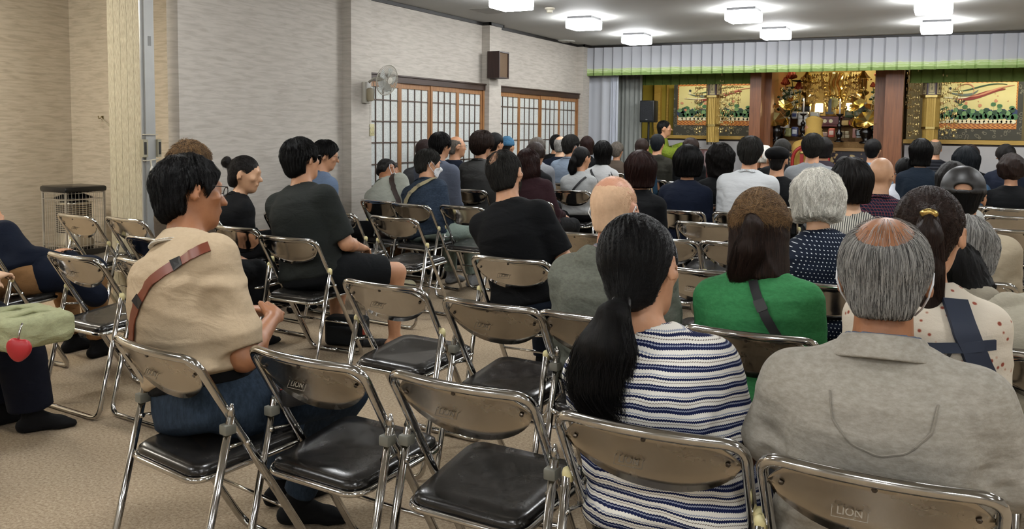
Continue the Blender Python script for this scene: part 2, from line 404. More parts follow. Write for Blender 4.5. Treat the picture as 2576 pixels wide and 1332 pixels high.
# smoke detector, vent, hatch
p = at(1383, 20, Z=HC); t = thing('smoke_detector', 'small round cream smoke detector on the ceiling', 'smoke detector', tuple(p))
MB().lathe([(.055, 0), (.055, -.015), (.035, -.025), (.032, -.05), (.0, -.05)], (0, 0, 0), 20).build('housing', plain('cream_plastic', 'cfcab8', .4), t)
p = at(1418, 103, Z=HC); t = thing('ceiling_vent', 'round ceiling air vent in the far corner by the stage', 'vent', tuple(p))
MB().lathe([(.17, 0), (.17, -.01), (.12, -.02), (.12, -.008), (.07, -.02), (.07, -.006), (.02, -.025), (0, -.025)], n=24).build('diffuser_rings', plain('vent_grey', 'a5a39c', .5), t)
p = at(1245, 26, Z=HC); t = tag(MB().box2((-.22, -.22, -.004), (.22, .22, 0)).build('ceiling_hatch', plain('hatch_grey', '8c8b86', .6)), 'flat square hatch panel in the ceiling beside a lamp', 'hatch'); t.location = tuple(p)
# ================================================================ folding chairs
VINYL, nt, bs = _mat('black_vinyl')
f = noise(nt, mapped(nt), 14, 4, .65)
nt.links.new(ramp(nt, f, [(.35, srgb('171615')), (.7, srgb('2b2927'))]), bs.inputs['Base Color'])
nt.links.new(math_n(nt, 'MULTIPLY_ADD', f, .22, .13), bs.inputs['Roughness']); bs.inputs['Specular IOR Level'].default_value = .6
bump(nt, bs, noise(nt, mapped(nt), 220, 2), .12, .002)
CAPY = plain('yellowed_plastic_cap', 'd8cd98', .45); CLIP = plain('grey_plastic_clip', '6f6e64', .5); RIVET = plain('rivet', '5a5148', .35, .8)
def frame_y(z): return .245-.595*z          # the inclined plane of the back frame
def back_bow(x): return -.028*(1-(x/.215)**2)
def plate_bottom(u): return .765-.055-.098*max(0, 1-abs(u)**2.3)**.75
def make_chair(clip=False, plate=None, lod=0):
    t = thing('folding_chair', '', 'chair')
    n = 10 if lod == 0 else 6; R_ = .0128; zt = .768
    # back frame: floor bar, both uprights and the bowed top rail in one tube
    pts = [(0, 0, 0)]
    top = [(x, frame_y(zt)+back_bow(x), zt) for x in np.linspace(-.11, .11, 7)]
    left = [(-.200, frame_y(.012), .012), (-.206, frame_y(.40), .40), (-.214, frame_y(zt), zt)]
    pl = [(0, frame_y(.012), .012)]+left+top+[(-a, b, c_) for a, b, c_ in left[::-1]]
    rr = [.05]*len(pl); rr[0] = 0
    for k in (3, 3+len(top)+1): rr[k] = .11
    rr[1] = rr[-1] = .06
    P = fillet(pl[:]+[(0, frame_y(.012), .012)], rr+[0], 6)
    m = MB().tube(P, R_, n); m.build('back_frame', CHROME, t, True)
    # rear legs
    yt, zt2 = frame_y(.585)-.004, .585
    lp = [(-.228, yt, zt2), (-.23, -.245, .012), (.23, -.245, .012), (.228, yt, zt2)]
    m = MB().tube(fillet(lp, [0, .06, .06, 0], 6), R_-.0008, n)
    if clip: 
        for s in (-1, 1): m.tube([(s*.228, yt, zt2), (s*.226, yt+.004, zt2+.035)], [R_, .004], n)
    m.build('rear_leg_frame', CHROME, t, True)
    for s in (-1, 1):
        if clip:
            smooth_by_angle(MB().box((s*.226, yt-.01, zt2-.035), (.034, .038, .03), bev=.005).build('grey_clip', CLIP, t))
        else:
            MB().lathe([(.0135, -.022), (.014, 0), (.012, .008), (.006, .013), (0, .014)], (s*.228, yt, zt2), 10).build('leg_cap', CAPY, t, True)
        if lod < 2:
            a, e = np.array([s*.226, -.126, .495]), np.array([s*.208, frame_y(.487), .487])
            MB().tube([a, e], .0055, 6).tube([a+[s*.012, 0, 0], a-[s*.012, 0, 0]], .009, 6).tube([e+[s*.016, 0, 0], e-[s*.012, 0, 0]], .009, 6).build('folding_link', CHROME, t, True)
    # cross bars
    m = MB().tube([(-.205, frame_y(.23), .23), (.205, frame_y(.23), .23)], .007, 6) if lod < 2 else None
    if m: m.build('stretcher', CHROME, t, True)
    # seat
    def outline(sc=1.0, k=7):
        q = [(-.170*sc, -.185*sc), (.170*sc, -.185*sc), (.195*sc, .185*sc), (-.195*sc, .185*sc)]
        return fillet([(a, b, 0) for a, b in q], [.055, .055, .06, .06], k, True)
    ol = outline(); N = len(ol)
    def sz(y): return .428+.03*(y/.19)*.5
    m = MB(); vs = []; rings = [(1.0, -.012), (1.012, .0), (1.0, .012), (.93, .022), (.7, .020), (.35, .015), (.05, .013)]
    for sc, dz in rings:
        for q in ol: vs.append((q[0]*sc, q[1]*sc, sz(q[1]*sc)+dz))
    fs = [(i*N+k, i*N+(k+1) % N, (i+1)*N+(k+1) % N, (i+1)*N+k) for i in range(len(rings)-1) for k in range(N)]
    fs += [tuple(range(N-1, -1, -1)), tuple((len(rings)-1)*N+k for k in range(N))]
    m.add(vs, fs); m.build('seat', VINYL, t, True)
    m = MB().tube([(q[0]*1.03, q[1]*1.03, sz(q[1])-.014) for q in ol], .0095, 8 if lod == 0 else 6, closed=True)
    m.build('seat_frame', CHROME, t, True)
    # backrest plate
    U = 24 if lod == 0 else 14; V = 6; vs = []; fs = []; g = []
    tvec = np.array([0, .8593, .5114]); 
    for side in (0, 1):
        for i in range(U+1):
            u = -1+2*i/U; x = u*.203; zb = plate_bottom(u)
            ztp = .768-(.0 if abs(u) < .6 else .055*((abs(u)-.6)/.4)**2.2)
            for j in range(V+1):
                z_ = ztp+(zb-ztp)*j/V
                p = np.array([x, frame_y(z_)+back_bow(x)*(1.0)+.004*math.sin(math.pi*j/V), z_])+tvec*(.003 if side else -.002)
                if side == 0 and j == V: p = p-tvec*.003
                vs.append(p)
    W_ = (U+1)*(V+1)
    for i in range(U):
        for j in range(V):
            a = i*(V+1)+j; b = a+V+1
            fs.append((a, a+1, b+1, b)); fs.append((W_+a, W_+b, W_+b+1, W_+a+1))
    for i in range(U): a = i*(V+1)+V; b = a+V+1; fs.append((a, W_+a, W_+b, b)); a = i*(V+1); b = a+V+1; fs.append((a, b, W_+b, W_+a))
    for j in range(V):
        for i in (0, U): a = i*(V+1)+j; fs.append((a, a+1, W_+a+1, W_+a))
    bp = obj('backrest', vs, fs, plate or PLATE, t, True)
    if lod < 2:
        for x, z_ in ((-.175, .712), (.175, .712), (0, .748)):
            c_ = np.array([x, frame_y(z_)+back_bow(x), z_])
            MB().tube([c_-tvec*.0045, c_-tvec*.0015], [.0045, .006], 8).build('rivet', RIVET, bp)
    if lod == 0:
        # embossed maker's mark on the back of the plate
        rx = math.radians(90)-math.atan(.595)
        z_ = .678; yb = frame_y(z_)+back_bow(-.04)
        text_mesh('embossed_mark', 'LION', .021, RIVET2, bp, (-.045, yb-.0042, z_), (rx, 0, 0), .0007)
        m = MB(); c_ = Vector((-.045, yb-.0040, z_))
        Mx = Matrix.Rotation(rx, 4, 'X')
        for dx, dz, sx, sz_ in ((0, .0125, .066, .0012), (0, -.0125, .066, .0012), (-.033, 0, .0012, .026), (.033, 0, .0012, .026)):
            m.box(tuple(c_+Mx @ Vector((dx, dz, 0))), (sx, sz_, .0012), M=Mx)
        m.build('embossed_border', RIVET2, bp)
    return t
RIVET2 = plain('embossed_metal', '5f574c', .35, .9)
CH_PROTO = {}
def tree_copy(src, loc, rz, label, group=None, cat=None):
    t = src.copy(); C.objects.link(t); t.location = loc; t.rotation_euler = (0, 0, rz)
    tag(t, label, cat, group)
    for ch in list(src.children):
        q = ch.copy(); C.objects.link(q); q.parent = t
        for g in list(ch.children):
            r = g.copy(); C.objects.link(r); r.parent = q
    return t
CHAIRS = []
def chair(x, y, label, rz=0., clip=False, dull=False, lod=None):
    if lod is None: lod = 0 if y < 4.6 else 1 if y < 7 else 2
    k = (clip, dull, lod)
    CHAIRS.append((x, y))
    if k not in CH_PROTO:
        t = make_chair(clip, PLATE_DULL if dull else PLATE, lod); CH_PROTO[k] = t
        t.location = (x, y, 0); t.rotation_euler = (0, 0, rz); return tag(t, label, 'chair', 'rows of folding chairs')
    return tree_copy(CH_PROTO[k], (x, y, 0), rz, label, 'rows of folding chairs', 'chair')
def chair_px(px, py, label, rz=0., clip=False, dull=False, lod=None):
    """px, py: where the photo shows the middle of the top rail"""
    p = at(px, py, Z=.78); yb = frame_y(.768)-.028
    x = p[0]+math.sin(rz)*yb-.03; y = p[1]-math.cos(rz)*yb
    return chair(x, y, label, rz, clip, dull, lod)
r_ = math.radians
# empty chairs, measured in the photo (middle of the top rail)
chair_px(764, 900, 'empty folding chair with scuffed seat and grey clips, right of the beige polo man', r_(-4), True, True)
chair_px(1160, 966, 'empty folding chair with grey clips in the nearest row, left of the striped-top woman', r_(-2), True, True)
chair_px(965, 715, 'empty folding chair with yellow leg caps behind the man in shorts', r_(-4), False, False)
chair_px(1240, 764, 'empty folding chair with glossy black seat, directly behind the man in the black T-shirt', r_(-4), True, True)
chair_px(178, 643, 'empty folding chair with yellow caps below the kerosene heater, nearest to the wall side', r_(-4), False, False)
chair_px(185, 541, 'empty folding chair standing right in front of the kerosene heater', r_(-5))
chair_px(310, 549, 'empty folding chair with a reflecting back in front of the cream partition', r_(-5))
chair_px(360, 657, 'folding chair partly hidden behind the shoulder of the beige polo shirt', r_(-4))
chair_px(588, 571, 'empty folding chair with yellow cap behind the old lady with a bun', r_(-5))
chair_px(700, 490, 'folding chair mostly hidden behind the shoulder of the man in the dark grey T-shirt', r_(-5))
chair_px(715, 538, 'folding chair whose rail just shows left of the dark grey T-shirt', r_(-5))
chair_px(839, 533, 'empty folding chair showing its rail at the right shoulder of the dark grey T-shirt', r_(-4))
chair_px(990, 546, 'empty folding chair with yellow caps behind the denim jacket person', r_(-5))
chair_px(1163, 518, 'empty folding chair with yellow cap at the left elbow of the black T-shirt man', r_(-3))
chair_px(1455, 585, 'folding chair with worn back between the black T-shirt and the grey hoodie', r_(-3), True, True)
chair_px(1675, 600, 'folding chair whose corner shows right of the striped-top woman\'s head', r_(-2))
chair_px(1782, 560, 'empty folding chair with a mirror back left of the green sweater woman\'s hair', r_(-2))
chair_px(1862, 612, 'folding chair half hidden by the green sweater woman\'s hair', r_(-2))
chair_px(1775, 680, 'folding chair with stamped back between the striped top and the green sweater', r_(-2))
chair_px(880, 470, 'folding chair at the left elbow of the bowed man in a pale jacket', r_(-4))
chair_px(2560, 545, 'empty folding chair at the right edge, front one of two nested backs', r_(2))
chair_px(2590, 580, 'empty folding chair at the right edge, rear one of two nested backs', r_(2))
chair_px(2480, 518, 'folding chair corner showing between the cap man and the black-clothed woman', r_(2))
chair_px(1575, 413, 'folding chair right of the striped-sleeve woman in the far rows', r_(-2))
chair_px(1690, 443, 'folding chair in the far rows between the red-haired and the navy-clothed woman', r_(-2))
chair_px(2495, 447, 'folding chair in the far rows at right, beside the denim shirt', r_(2))
# ================================================================ people: smooth implicit bodies turned into meshes
F32 = np.float32
def v3(*a): return np.array(a, F32)
def cone(P, a, b, ra, rb=None):
    rb = ra if rb is None else rb
    a = np.asarray(a, F32); b = np.asarray(b, F32); ab = b-a; q = P-a
    t = np.clip((q @ ab)/(ab @ ab+1e-9), 0, 1); d = q-t[:, None]*ab
    return np.sqrt((d*d).sum(1))-(ra+(rb-ra)*t)
def ell(P, c, r, Rm=None):
    q = P-np.asarray(c, F32)
    if Rm is not None: q = q @ np.asarray(Rm, F32)
    r = np.asarray(r, F32); a = q/r; k0 = np.sqrt((a*a).sum(1))+1e-6; b = a/r; k1 = np.sqrt((b*b).sum(1))+1e-6
    return k0*(k0-1)/k1
def smin(a, b, k=.02):
    h = np.clip(.5+.5*(b-a)/k, 0, 1); return b+(a-b)*h-k*h*(1-h)
def smax(a, b, k=.01): return -smin(-a, -b, k)
def grow(f, lo, hi, h):
    """surface nets over an implicit function, evaluated only near its surface"""
    lo = np.array(lo, float); hi = np.array(hi, float); B = 4
    nc = np.ceil((hi-lo)/(h*B)).astype(int)+1
    ax = [lo[i]+(np.arange(nc[i])*B+(B-1)/2)*h for i in range(3)]
    G = np.stack(np.meshgrid(*ax, indexing='ij'), -1).reshape(-1, 3).astype(F32)
    dc = f(G).reshape(nc)
    V = np.repeat(np.repeat(np.repeat(dc, B, 0), B, 1), B, 2).astype(F32)
    near = np.abs(V) < h*B*1.55
    idx = np.argwhere(near)
    pts = (lo+idx*h).astype(F32)
    out = np.empty(len(pts), F32)
    for s in range(0, len(pts), 400000): out[s:s+400000] = f(pts[s:s+400000])
    V[near] = out
    V[0] = V[-1] = 1; V[:, 0] = V[:, -1] = 1; V[:, :, 0] = V[:, :, -1] = 1
    S = V < 0; n = V.shape
    c = S[:-1, :-1, :-1].astype(np.int8)
    tot = np.zeros_like(c)
    offs = [(i, j, k) for i in (0, 1) for j in (0, 1) for k in (0, 1)]
    for o in offs: tot += S[o[0]:n[0]-1+o[0], o[1]:n[1]-1+o[1], o[2]:n[2]-1+o[2]]
    act = (tot > 0) & (tot < 8); ci = np.argwhere(act)
    if len(ci) == 0: return np.zeros((0, 3)), np.zeros((0, 4), int)
    vals = np.stack([V[ci[:, 0]+o[0], ci[:, 1]+o[1], ci[:, 2]+o[2]] for o in offs], 1)
    O = np.array(offs, float); sm = np.zeros((len(ci), 3)); cnt = np.zeros(len(ci))
    for a in range(8):
        for b in range(a+1, 8):
            if np.abs(O[a]-O[b]).sum() != 1: continue
            va, vb = vals[:, a], vals[:, b]; m = (va < 0) != (vb < 0)
            t = np.where(m, va/np.where(m, va-vb, 1), 0)
            sm[m] += (O[a]+t[:, None]*(O[b]-O[a]))[m]; cnt[m] += 1
    vt = lo+(ci+sm/cnt[:, None])*h
    im = -np.ones(act.shape, np.int64); im[act] = np.arange(len(ci))
    F = []
    for axn in range(3):
        a1, a2 = (axn+1) % 3, (axn+2) % 3
        s0 = [slice(1, -1)]*3; s1 = [slice(1, -1)]*3; s0[axn] = slice(0, -1); s1[axn] = slice(1, None)
        d = S[tuple(s0)] != S[tuple(s1)]; e = np.argwhere(d)
        if len(e) == 0: continue
        e = e+np.array([0 if i == axn else 1 for i in range(3)])
        ins = S[e[:, 0], e[:, 1], e[:, 2]]
        u = np.zeros(3, int); u[a1] = 1; w_ = np.zeros(3, int); w_[a2] = 1
        g = lambda q: im[q[:, 0], q[:, 1], q[:, 2]]
        quad = np.stack([g(e-u-w_), g(e-w_), g(e), g(e-u)], 1)
        quad[~ins] = quad[~ins][:, ::-1]
        F.append(quad[(quad >= 0).all(1)])
    return vt, np.concatenate(F)
def fobj(name, f, lo, hi, h, m, parent=None):
    v, q = grow(f, lo, hi, h)
    me = bpy.data.meshes.new(name)
    me.vertices.add(len(v)); me.vertices.foreach_set('co', v.astype(F32).ravel())
    me.loops.add(len(q)*4); me.loops.foreach_set('vertex_index', q.astype(np.int32).ravel())
    me.polygons.add(len(q)); me.polygons.foreach_set('loop_start', np.arange(0, len(q)*4, 4, dtype=np.int32))
    me.polygons.foreach_set('loop_total', np.full(len(q), 4, np.int32))
    me.update(calc_edges=True); me.validate()
    return _fin(name, me, m, parent, True)
def rotm(ax, a):
    c, s = math.cos(a), math.sin(a)
    return np.array({'x': [[1, 0, 0], [0, c, -s], [0, s, c]], 'y': [[c, 0, s], [0, 1, 0], [-s, 0, c]], 'z': [[c, -s, 0], [s, c, 0], [0, 0, 1]]}[ax])
def wave(P, seed, fx=(9, 9, 26), warp=1.2):
    """cheap folded-cloth field in 0..1"""
    r = np.random.RandomState(seed); out = 0
    q = P*np.array(fx, F32)
    wx = warp*np.sin(q @ v3(*r.uniform(-.5, .5, 3))+r.uniform(0, 6))
    for k in range(3):
        d = r.normal(size=3)*np.array([.45, .35, 1.0]); s = np.sin(q @ v3(*d)+wx*(1+k*.4)+r.uniform(0, 6))
        out = out+(1-np.abs(s))**2
    return out/3
# table of the seated trunk: fraction from seat to neck, half width, half depth, centre y
TR_U = np.array([0, .06, .16, .30, .45, .60, .74, .86, .94, 1.0, 1.06])
TR_A = dict(m=np.array([.15, .172, .168, .150, .146, .152, .157, .148, .106, .070, .05]), f=np.array([.15, .178, .172, .142, .126, .134, .142, .134, .096, .060, .045]))
TR_B = np.array([.10, .125, .125, .115, .112, .118, .120, .108, .088, .062, .05])
TR_C = np.array([.0, -.005, -.01, -.015, -.025, -.035, -.04, -.038, -.03, -.015, -.005])
class Body:
    def __init__(s, **k):
        g = lambda n, d: k.get(n, d)
        s.k = k; s.sex = g('sex', 'm'); s.W = 1+(g('W', 1.0)-1)*.5; s.HS = g('HS', 1.0)*1.03
        s.top = g('top', 1.29); s.stand = g('stand', 0.0)
        bow, tilt = g('bow', 0.0), g('tilt', 0.0)
        s.R = rotm('x', -bow) @ rotm('y', tilt); s.pv = np.array([0, 0, .50])
        s.hl = g('head', (0, 0, 0))        # yaw, pitch down, roll in degrees
        hy, hp, hr = [math.radians(a) for a in s.hl]
        s.RH = s.R @ rotm('z', hy) @ rotm('x', -hp) @ rotm('y', hr)
        nk = s.top-.287*s.HS
        for it in range(4):
            s.zn = nk; s.neck = s.T((0, -.012, nk))
            s.nt = s.T((0, .012, nk+.109)); s.hc = s.nt+s.RH @ np.array([0, .018, .058])*s.HS
            e = (s.hc+s.RH @ np.array([0, -.0, 0]))[2]+.118*s.HS
            nk += (s.top-e)*.9
        zs = nk-.080; sw = (.150 if s.sex == 'm' else .134)*s.W
        s.sh = [s.T((q*sw, -.03, zs)) for q in (-1, 1)]
        el = g('elbow', None); wr = g('wrist', None)
        L1 = (nk-.44)*.48
        s.el = [s.T((q*(sw+.024), .0, zs-L1)) for q in (-1, 1)] if el is None else [np.array(a) for a in el]
        s.wr = [np.array((q*.09, .26, .60)) for q in (-1, 1)] if wr is None else [np.array(a) for a in wr]
        kn = g('knee', None); an = g('ankle', None)
        s.hip = [np.array((q*.095*s.W, .03, .535)) for q in (-1, 1)]
        s.kn = [np.array((q*.125, .42, .50)) for q in (-1, 1)] if kn is None else [np.array(a) for a in kn]
        s.an = [np.array((q*.12, .43, .085)) for q in (-1, 1)] if an is None else [np.array(a) for a in an]
        s.limb = g('limb', 1.0)
    def T(s, p): return s.R @ (np.array(p, float)-s.pv)+s.pv
    def Ti(s, P): return (P-s.pv.astype(F32)) @ s.R.astype(F32)+s.pv.astype(F32)
    def H(s, P): return ((P-s.hc.astype(F32)) @ s.RH.astype(F32))/F32(s.HS)
    def trunk(s, P, off=0., zlo=.44, loose=0.):
        loose = loose*.6
        q = s.Ti(P); u = (q[:, 2]-.44)/(s.zn-.44)
        a = np.interp(u, TR_U, TR_A[s.sex]).astype(F32)*s.W+off+loose*np.interp(u, [0, .5, .9], [1, .8, 0]).astype(F32)
        b = np.interp(u, TR_U, TR_B).astype(F32)*(.6+.4*s.W)+off+loose*.6*np.interp(u, [0, .5, .9], [1, .8, 0]).astype(F32)
        c = np.interp(u, TR_U, TR_C).astype(F32)
        x, y = q[:, 0]/a, (q[:, 1]-c)/b
        r = (np.abs(x)**2.5+np.abs(y)**2.3)**(1/2.4)
        d = (r-1)*np.minimum(a, b)*.92
        return smax(smax(d, (q[:, 2]-(s.zn+.02)), .03), zlo-q[:, 2], .03)
    def shoulders(s, P, off=0.):
        d = None
        for sh in s.sh:
            i = s.neck*.55+sh*.45
            a = cone(P, s.neck+(sh-s.neck)*.1+np.array([0, 0, -.012]), i+np.array([0, 0, -.02]), .05+off, .056+off)
            a = smin(a, cone(P, i+np.array([0, 0, -.02]), sh, .054+off*.9, (.052 if s.sex == 'm' else .046)*(.5+.5*s.W)+off*.7), .03)
            d = a if d is None else np.minimum(d, a)
        return d
    def arm(s, P, i, off=0., t1=1.0, fore=True, offw=None):
        k = s.limb*(1 if s.sex == 'm' else .86); sh, el, wr = s.sh[i], s.el[i], s.wr[i]
        e = sh+(el-sh)*min(t1, 1.0)
        ra, rb = .056*k, .043*k
        d = cone(P, sh, e, ra+off, ra+(rb-ra)*min(t1, 1)+off+(offw or 0)*.5)
        if fore:
            m = el+(wr-el)*.35
            d = smin(d, smin(cone(P, el, m, .040*k+off, .040*k+off), cone(P, m, wr, .040*k+off, .027*k+off+(offw or 0)), .02), .02)
        return d
    def hand(s, P, i):
        el, wr = s.el[i], s.wr[i]; q = -1 if i == 0 else 1
        hd = s.k.get('hand_dir'); d0 = np.array(hd[i]) if hd else (wr-el); d0 = d0/np.linalg.norm(d0)
        up = s.k.get('hand_up', [(0, 0, 1), (0, 0, 1)])[i]; up = np.array(up, float); up -= d0*(up @ d0); up /= np.linalg.norm(up)
        sd = np.cross(d0, up)*(-q)       # towards the thumb
        pal = wr+d0*.05
        d = ell(P, pal, (.042, .05, .017), np.stack([sd, d0, up], 1))
        d = smin(d, cone(P, wr, pal, .024, .022), .015)
        cu = s.k.get('curl', .6)
        for f_, (o, L) in enumerate(((.030, .068), (.010, .078), (-.011, .072), (-.031, .056))):
            p = wr+d0*.088+sd*o; a = cu*(.7+.12*f_)
            p1 = p+(d0*math.cos(a*.6)-up*math.sin(a*.6))*L*.45
            p2 = p1+(d0*math.cos(a*1.5)-up*math.sin(a*1.5))*L*.32
            p3 = p2+(d0*math.cos(a*2.2)-up*math.sin(a*2.2))*L*.24
            g = smin(smin(cone(P, p, p1, .0095, .0088), cone(P, p1, p2, .0088, .0082), .002), cone(P, p2, p3, .0082, .0068), .002)
            d = smin(d, g, .006)
        t0 = wr+d0*.03+sd*.028; t1 = t0+(d0*.7+sd*.7)*.035; t2 = t1+(d0*.95+sd*.15-up*.3)*.03
        d = smin(d, smin(cone(P, t0, t1, .014, .011), cone(P, t1, t2, .011, .008), .004), .01)
        return d
    def leg(s, P, i, off=0., t2=1.0, offa=0.):
        k = s.limb*(1 if s.sex == 'm' else .95); h_, kn, an = s.hip[i], s.kn[i], s.an[i]
        d = cone(P, h_, kn, .088*k*(.5+.5*s.W)+off, .060*k+off+offa*.3)
        if t2 > 0:
            e = kn+(an-kn)*t2; m = kn+(an-kn)*min(.38, t2)
            bk = np.array([0, -.012, 0])
            d = smin(d, smin(cone(P, kn, m+bk, .054*k+off+offa*.4, .056*k+off+offa*.6), cone(P, m+bk, e, .056*k+off+offa*.6, (.035 if t2 > .9 else .042)*k+off+offa), .02), .03)
        return d
    def foot(s, P, i, off=0.):
        an = s.an[i]; q = -1 if i == 0 else 1; fy = s.k.get('footdir', [(0, 1), (0, 1)])[i]; f_ = np.array([fy[0], fy[1], 0.])
        sd = np.array([f_[1], -f_[0], 0])
        z = an[2]
        heel = np.array([an[0], an[1], .032])-f_*.035; ball = np.array([an[0], an[1], .026])+f_*.115; toe = ball+f_*.055-np.array([0, 0, .006])
        d = smin(cone(P, an, heel+f_*.02, .034+off, .030+off), cone(P, an+f_*.02-np.array([0, 0, .02]), ball, .034+off, .024+off), .02)
        d = smin(d, cone(P, heel, ball, .031+off, .026+off), .02)
        d = smin(d, smin(cone(P, ball+sd*.018, toe+sd*.016, .024+off, .016+off), cone(P, ball-sd*.02, toe-sd*.02-f_*.015, .022+off, .014+off), .015), .02)
        if s.k.get('toes'):
            for j in range(5):
                o = (-.034+.017*j)*(-q); L = [.0, .012, .016, .02, .03][j]
                d = smin(d, cone(P, ball+sd*o+f_*.02, ball+sd*o+f_*(.045+L)-np.array([0, 0, .01]), .011, .009+(.004 if j == 4 else 0)), .006)
        return smax(d, .002-P[:, 2], .006)
    def head(s, P, ears=True):
        p = s.H(P)
        d = ell(p, (0, -.010, .022), (.076, .096, .094))
        d = smin(d, ell(p, (0, .030, -.045), (.054, .060, .066)), .03)
        d = smin(d, ell(p, (0, .052, -.088), (.028, .032, .024)), .025)
        d = smin(d, cone(p, v3(0, .086, .012), v3(0, .107, -.022), .008, .0125), .012)      # nose
        d = smin(d, cone(p, v3(-.032, .080, .030), v3(.032, .080, .030), .012, .012), .012)  # brow
        d = smin(d, cone(p, v3(-.018, .088, -.052), v3(.018, .088, -.052), .008, .008), .008)  # lips
        for q in (-1, 1):
            d = smax(d, -(ell(p, (q*.032, .094, .012), (.016, .012, .011))), .01)
            d = smin(d, ell(p, (q*.031, .078, .010), (.0125, .0125, .0115)), .003)
            d = smin(d, ell(p, (q*.046, .062, -.018), (.018, .018, .016)), .02)
            if ears:
                E = rotm('z', -q*.45) @ rotm('x', -.15)
                e = ell(p, (q*.082, -.012, -.012), (.0085, .019, .033), E)
                e = smax(e, -ell(p, (q*.093, -.006, -.008), (.006, .011, .021), E), .004)
                d = smin(d, e, .006)
        return d*F32(s.HS)
    def neckf(s, P, off=0.):
        k = (1.0 if s.sex == 'm' else .84)*(.7+.3*s.W)
        return cone(P, s.neck+np.array([0, .0, -.05]), s.nt+s.R @ np.array([0, .012, .015]), .064*k+off, .054*k+off)
    def skin(s, P):
        d = smin(s.trunk(P, -.004), s.shoulders(P, -.006), .03)
        d = smin(d, s.neckf(P), .03); d = smin(d, s.head(P), .016)
        for i in (0, 1):
            d = smin(d, s.arm(P, i, -.002), .025); d = smin(d, s.hand(P, i), .008)
            d = smin(d, s.leg(P, i, -.003), .03); d = smin(d, s.foot(P, i), .015)
        return d
# ---- clothes
def top_fn(b, kind='tee', sleeve=.55, hem=.50, off=.012, loose=.012, fold=.006, seed=1, neck=.066, collar=None, neckz=-.012, long_off=.012, hood=False):
    R_ = b.R.astype(F32)
    def f(P):
        d = smin(b.trunk(P, off, hem, loose), b.shoulders(P, off*.9), .045)
        if sleeve > 0:
            for i in (0, 1):
                full = sleeve > 1
                a = b.arm(P, i, off+.004, sleeve, full, .012 if not full else .004)
                if not full:
                    el, sh = b.el[i], b.sh[i]; n = (el-sh)/np.linalg.norm(el-sh); L = np.linalg.norm(el-sh)*sleeve
                    a = smax(a, (P-sh.astype(F32)) @ n.astype(F32)-L, .004)
                else:
                    wr, el = b.wr[i], b.el[i]; n = (wr-el)/np.linalg.norm(wr-el); L = np.linalg.norm(wr-el)*.97
                    k = (P-el.astype(F32)) @ n.astype(F32)-L
                    a = np.where(((P-el.astype(F32))**2).sum(1) < (L*1.25)**2, smax(a, k, .004), a)
                d = smin(d, a, .035)
        if fold:
            q = b.Ti(P); u = (q[:, 2]-.44)/(b.zn-.44)
            wgt = np.interp(u, [0, .25, .6, .85, 1.0], [1.0, 1.0, .55, .3, .1]).astype(F32)
            d = d-fold*wgt*(wave(q, seed)-.35)*2
            # creases pulling in below each armpit
            for i, sx in ((0, -1), (1, 1)):
                r = np.sqrt(((q-v3(sx*.20*b.W, -.08, b.zn-.22))**2).sum(1))
                d = d+fold*.4*np.exp(-(r/.09)**2)*np.sin(r*70+q[:, 2]*30)
        q = b.Ti(P)
        if neck:
            nn = b.neckf(P, neck-.064)
            cut = smax(nn, (b.zn+neckz)-q[:, 2]+(q[:, 1]+.02)*(-.35), .004)
            d = smax(d, -cut, .006)
        if collar:
            hgt, rad, th = collar
            c = b.neckf(P, rad-.064); zc = q[:, 2]-(b.zn+.004)+(q[:, 1])*.25
            ring = smax(np.abs(c-(.004)*(1-zc/hgt))-th, np.abs(zc-hgt*.2)-hgt*.75, .004)
            d = smin(d, ring, .008)
        if hood:
            c = b.T((0, -.075, b.zn-.015)); q2 = (P-c.astype(F32)) @ R_
            hd = ell(q2, (0, -.005, -.01), (.125, .060, .085)); hd2 = ell(q2, (0, .03, .055), (.078, .06, .075))
            hd = smax(hd, -hd2, .012); hd = hd+.004*np.sin(q2[:, 0]*28+np.sin(q2[:, 2]*40)*1.5)
            d = smin(d, hd, .012)
        return d
    return f
def pants_fn(b, kind='long', off=.010, seed=3, flare=.01, waist=.60):
    def f(P):
        d = b.trunk(P, off*.8, .44); q = b.Ti(P); d = smax(d, q[:, 2]-waist, .006)
        t2 = {'long': .93, 'crop': .72, 'shorts': 0, 'skirt': .55}[kind]
        for i in (0, 1):
            a = b.leg(P, i, off, t2, flare)
            if kind == 'shorts':
                n = b.kn[i]-b.hip[i]; L = np.linalg.norm(n); n = n/L
                a = smax(a-.012, (P-b.hip[i].astype(F32)) @ n.astype(F32)-L*.80, .004)
            else:
                n = b.an[i]-b.kn[i]; L = np.linalg.norm(n); n = n/L
                a = smax(a, (P-b.kn[i].astype(F32)) @ n.astype(F32)-L*t2, .004)
            d = smin(d, a, .035 if kind != 'skirt' else .12)
        return d-.004*(wave(P, seed, (16, 16, 16))-.35)
    return f
def sock_fn(b, i, h=.16):
    def f(P):
        n = b.an[i]-b.kn[i]; L = np.linalg.norm(n); n = n/L
        d = smin(b.foot(P, i, .003), cone(P, b.an[i], b.an[i]-n*h, .037, .044), .015)
        return smax(d, -((P-b.an[i].astype(F32)) @ n.astype(F32))-h*.9, .003)
    return f
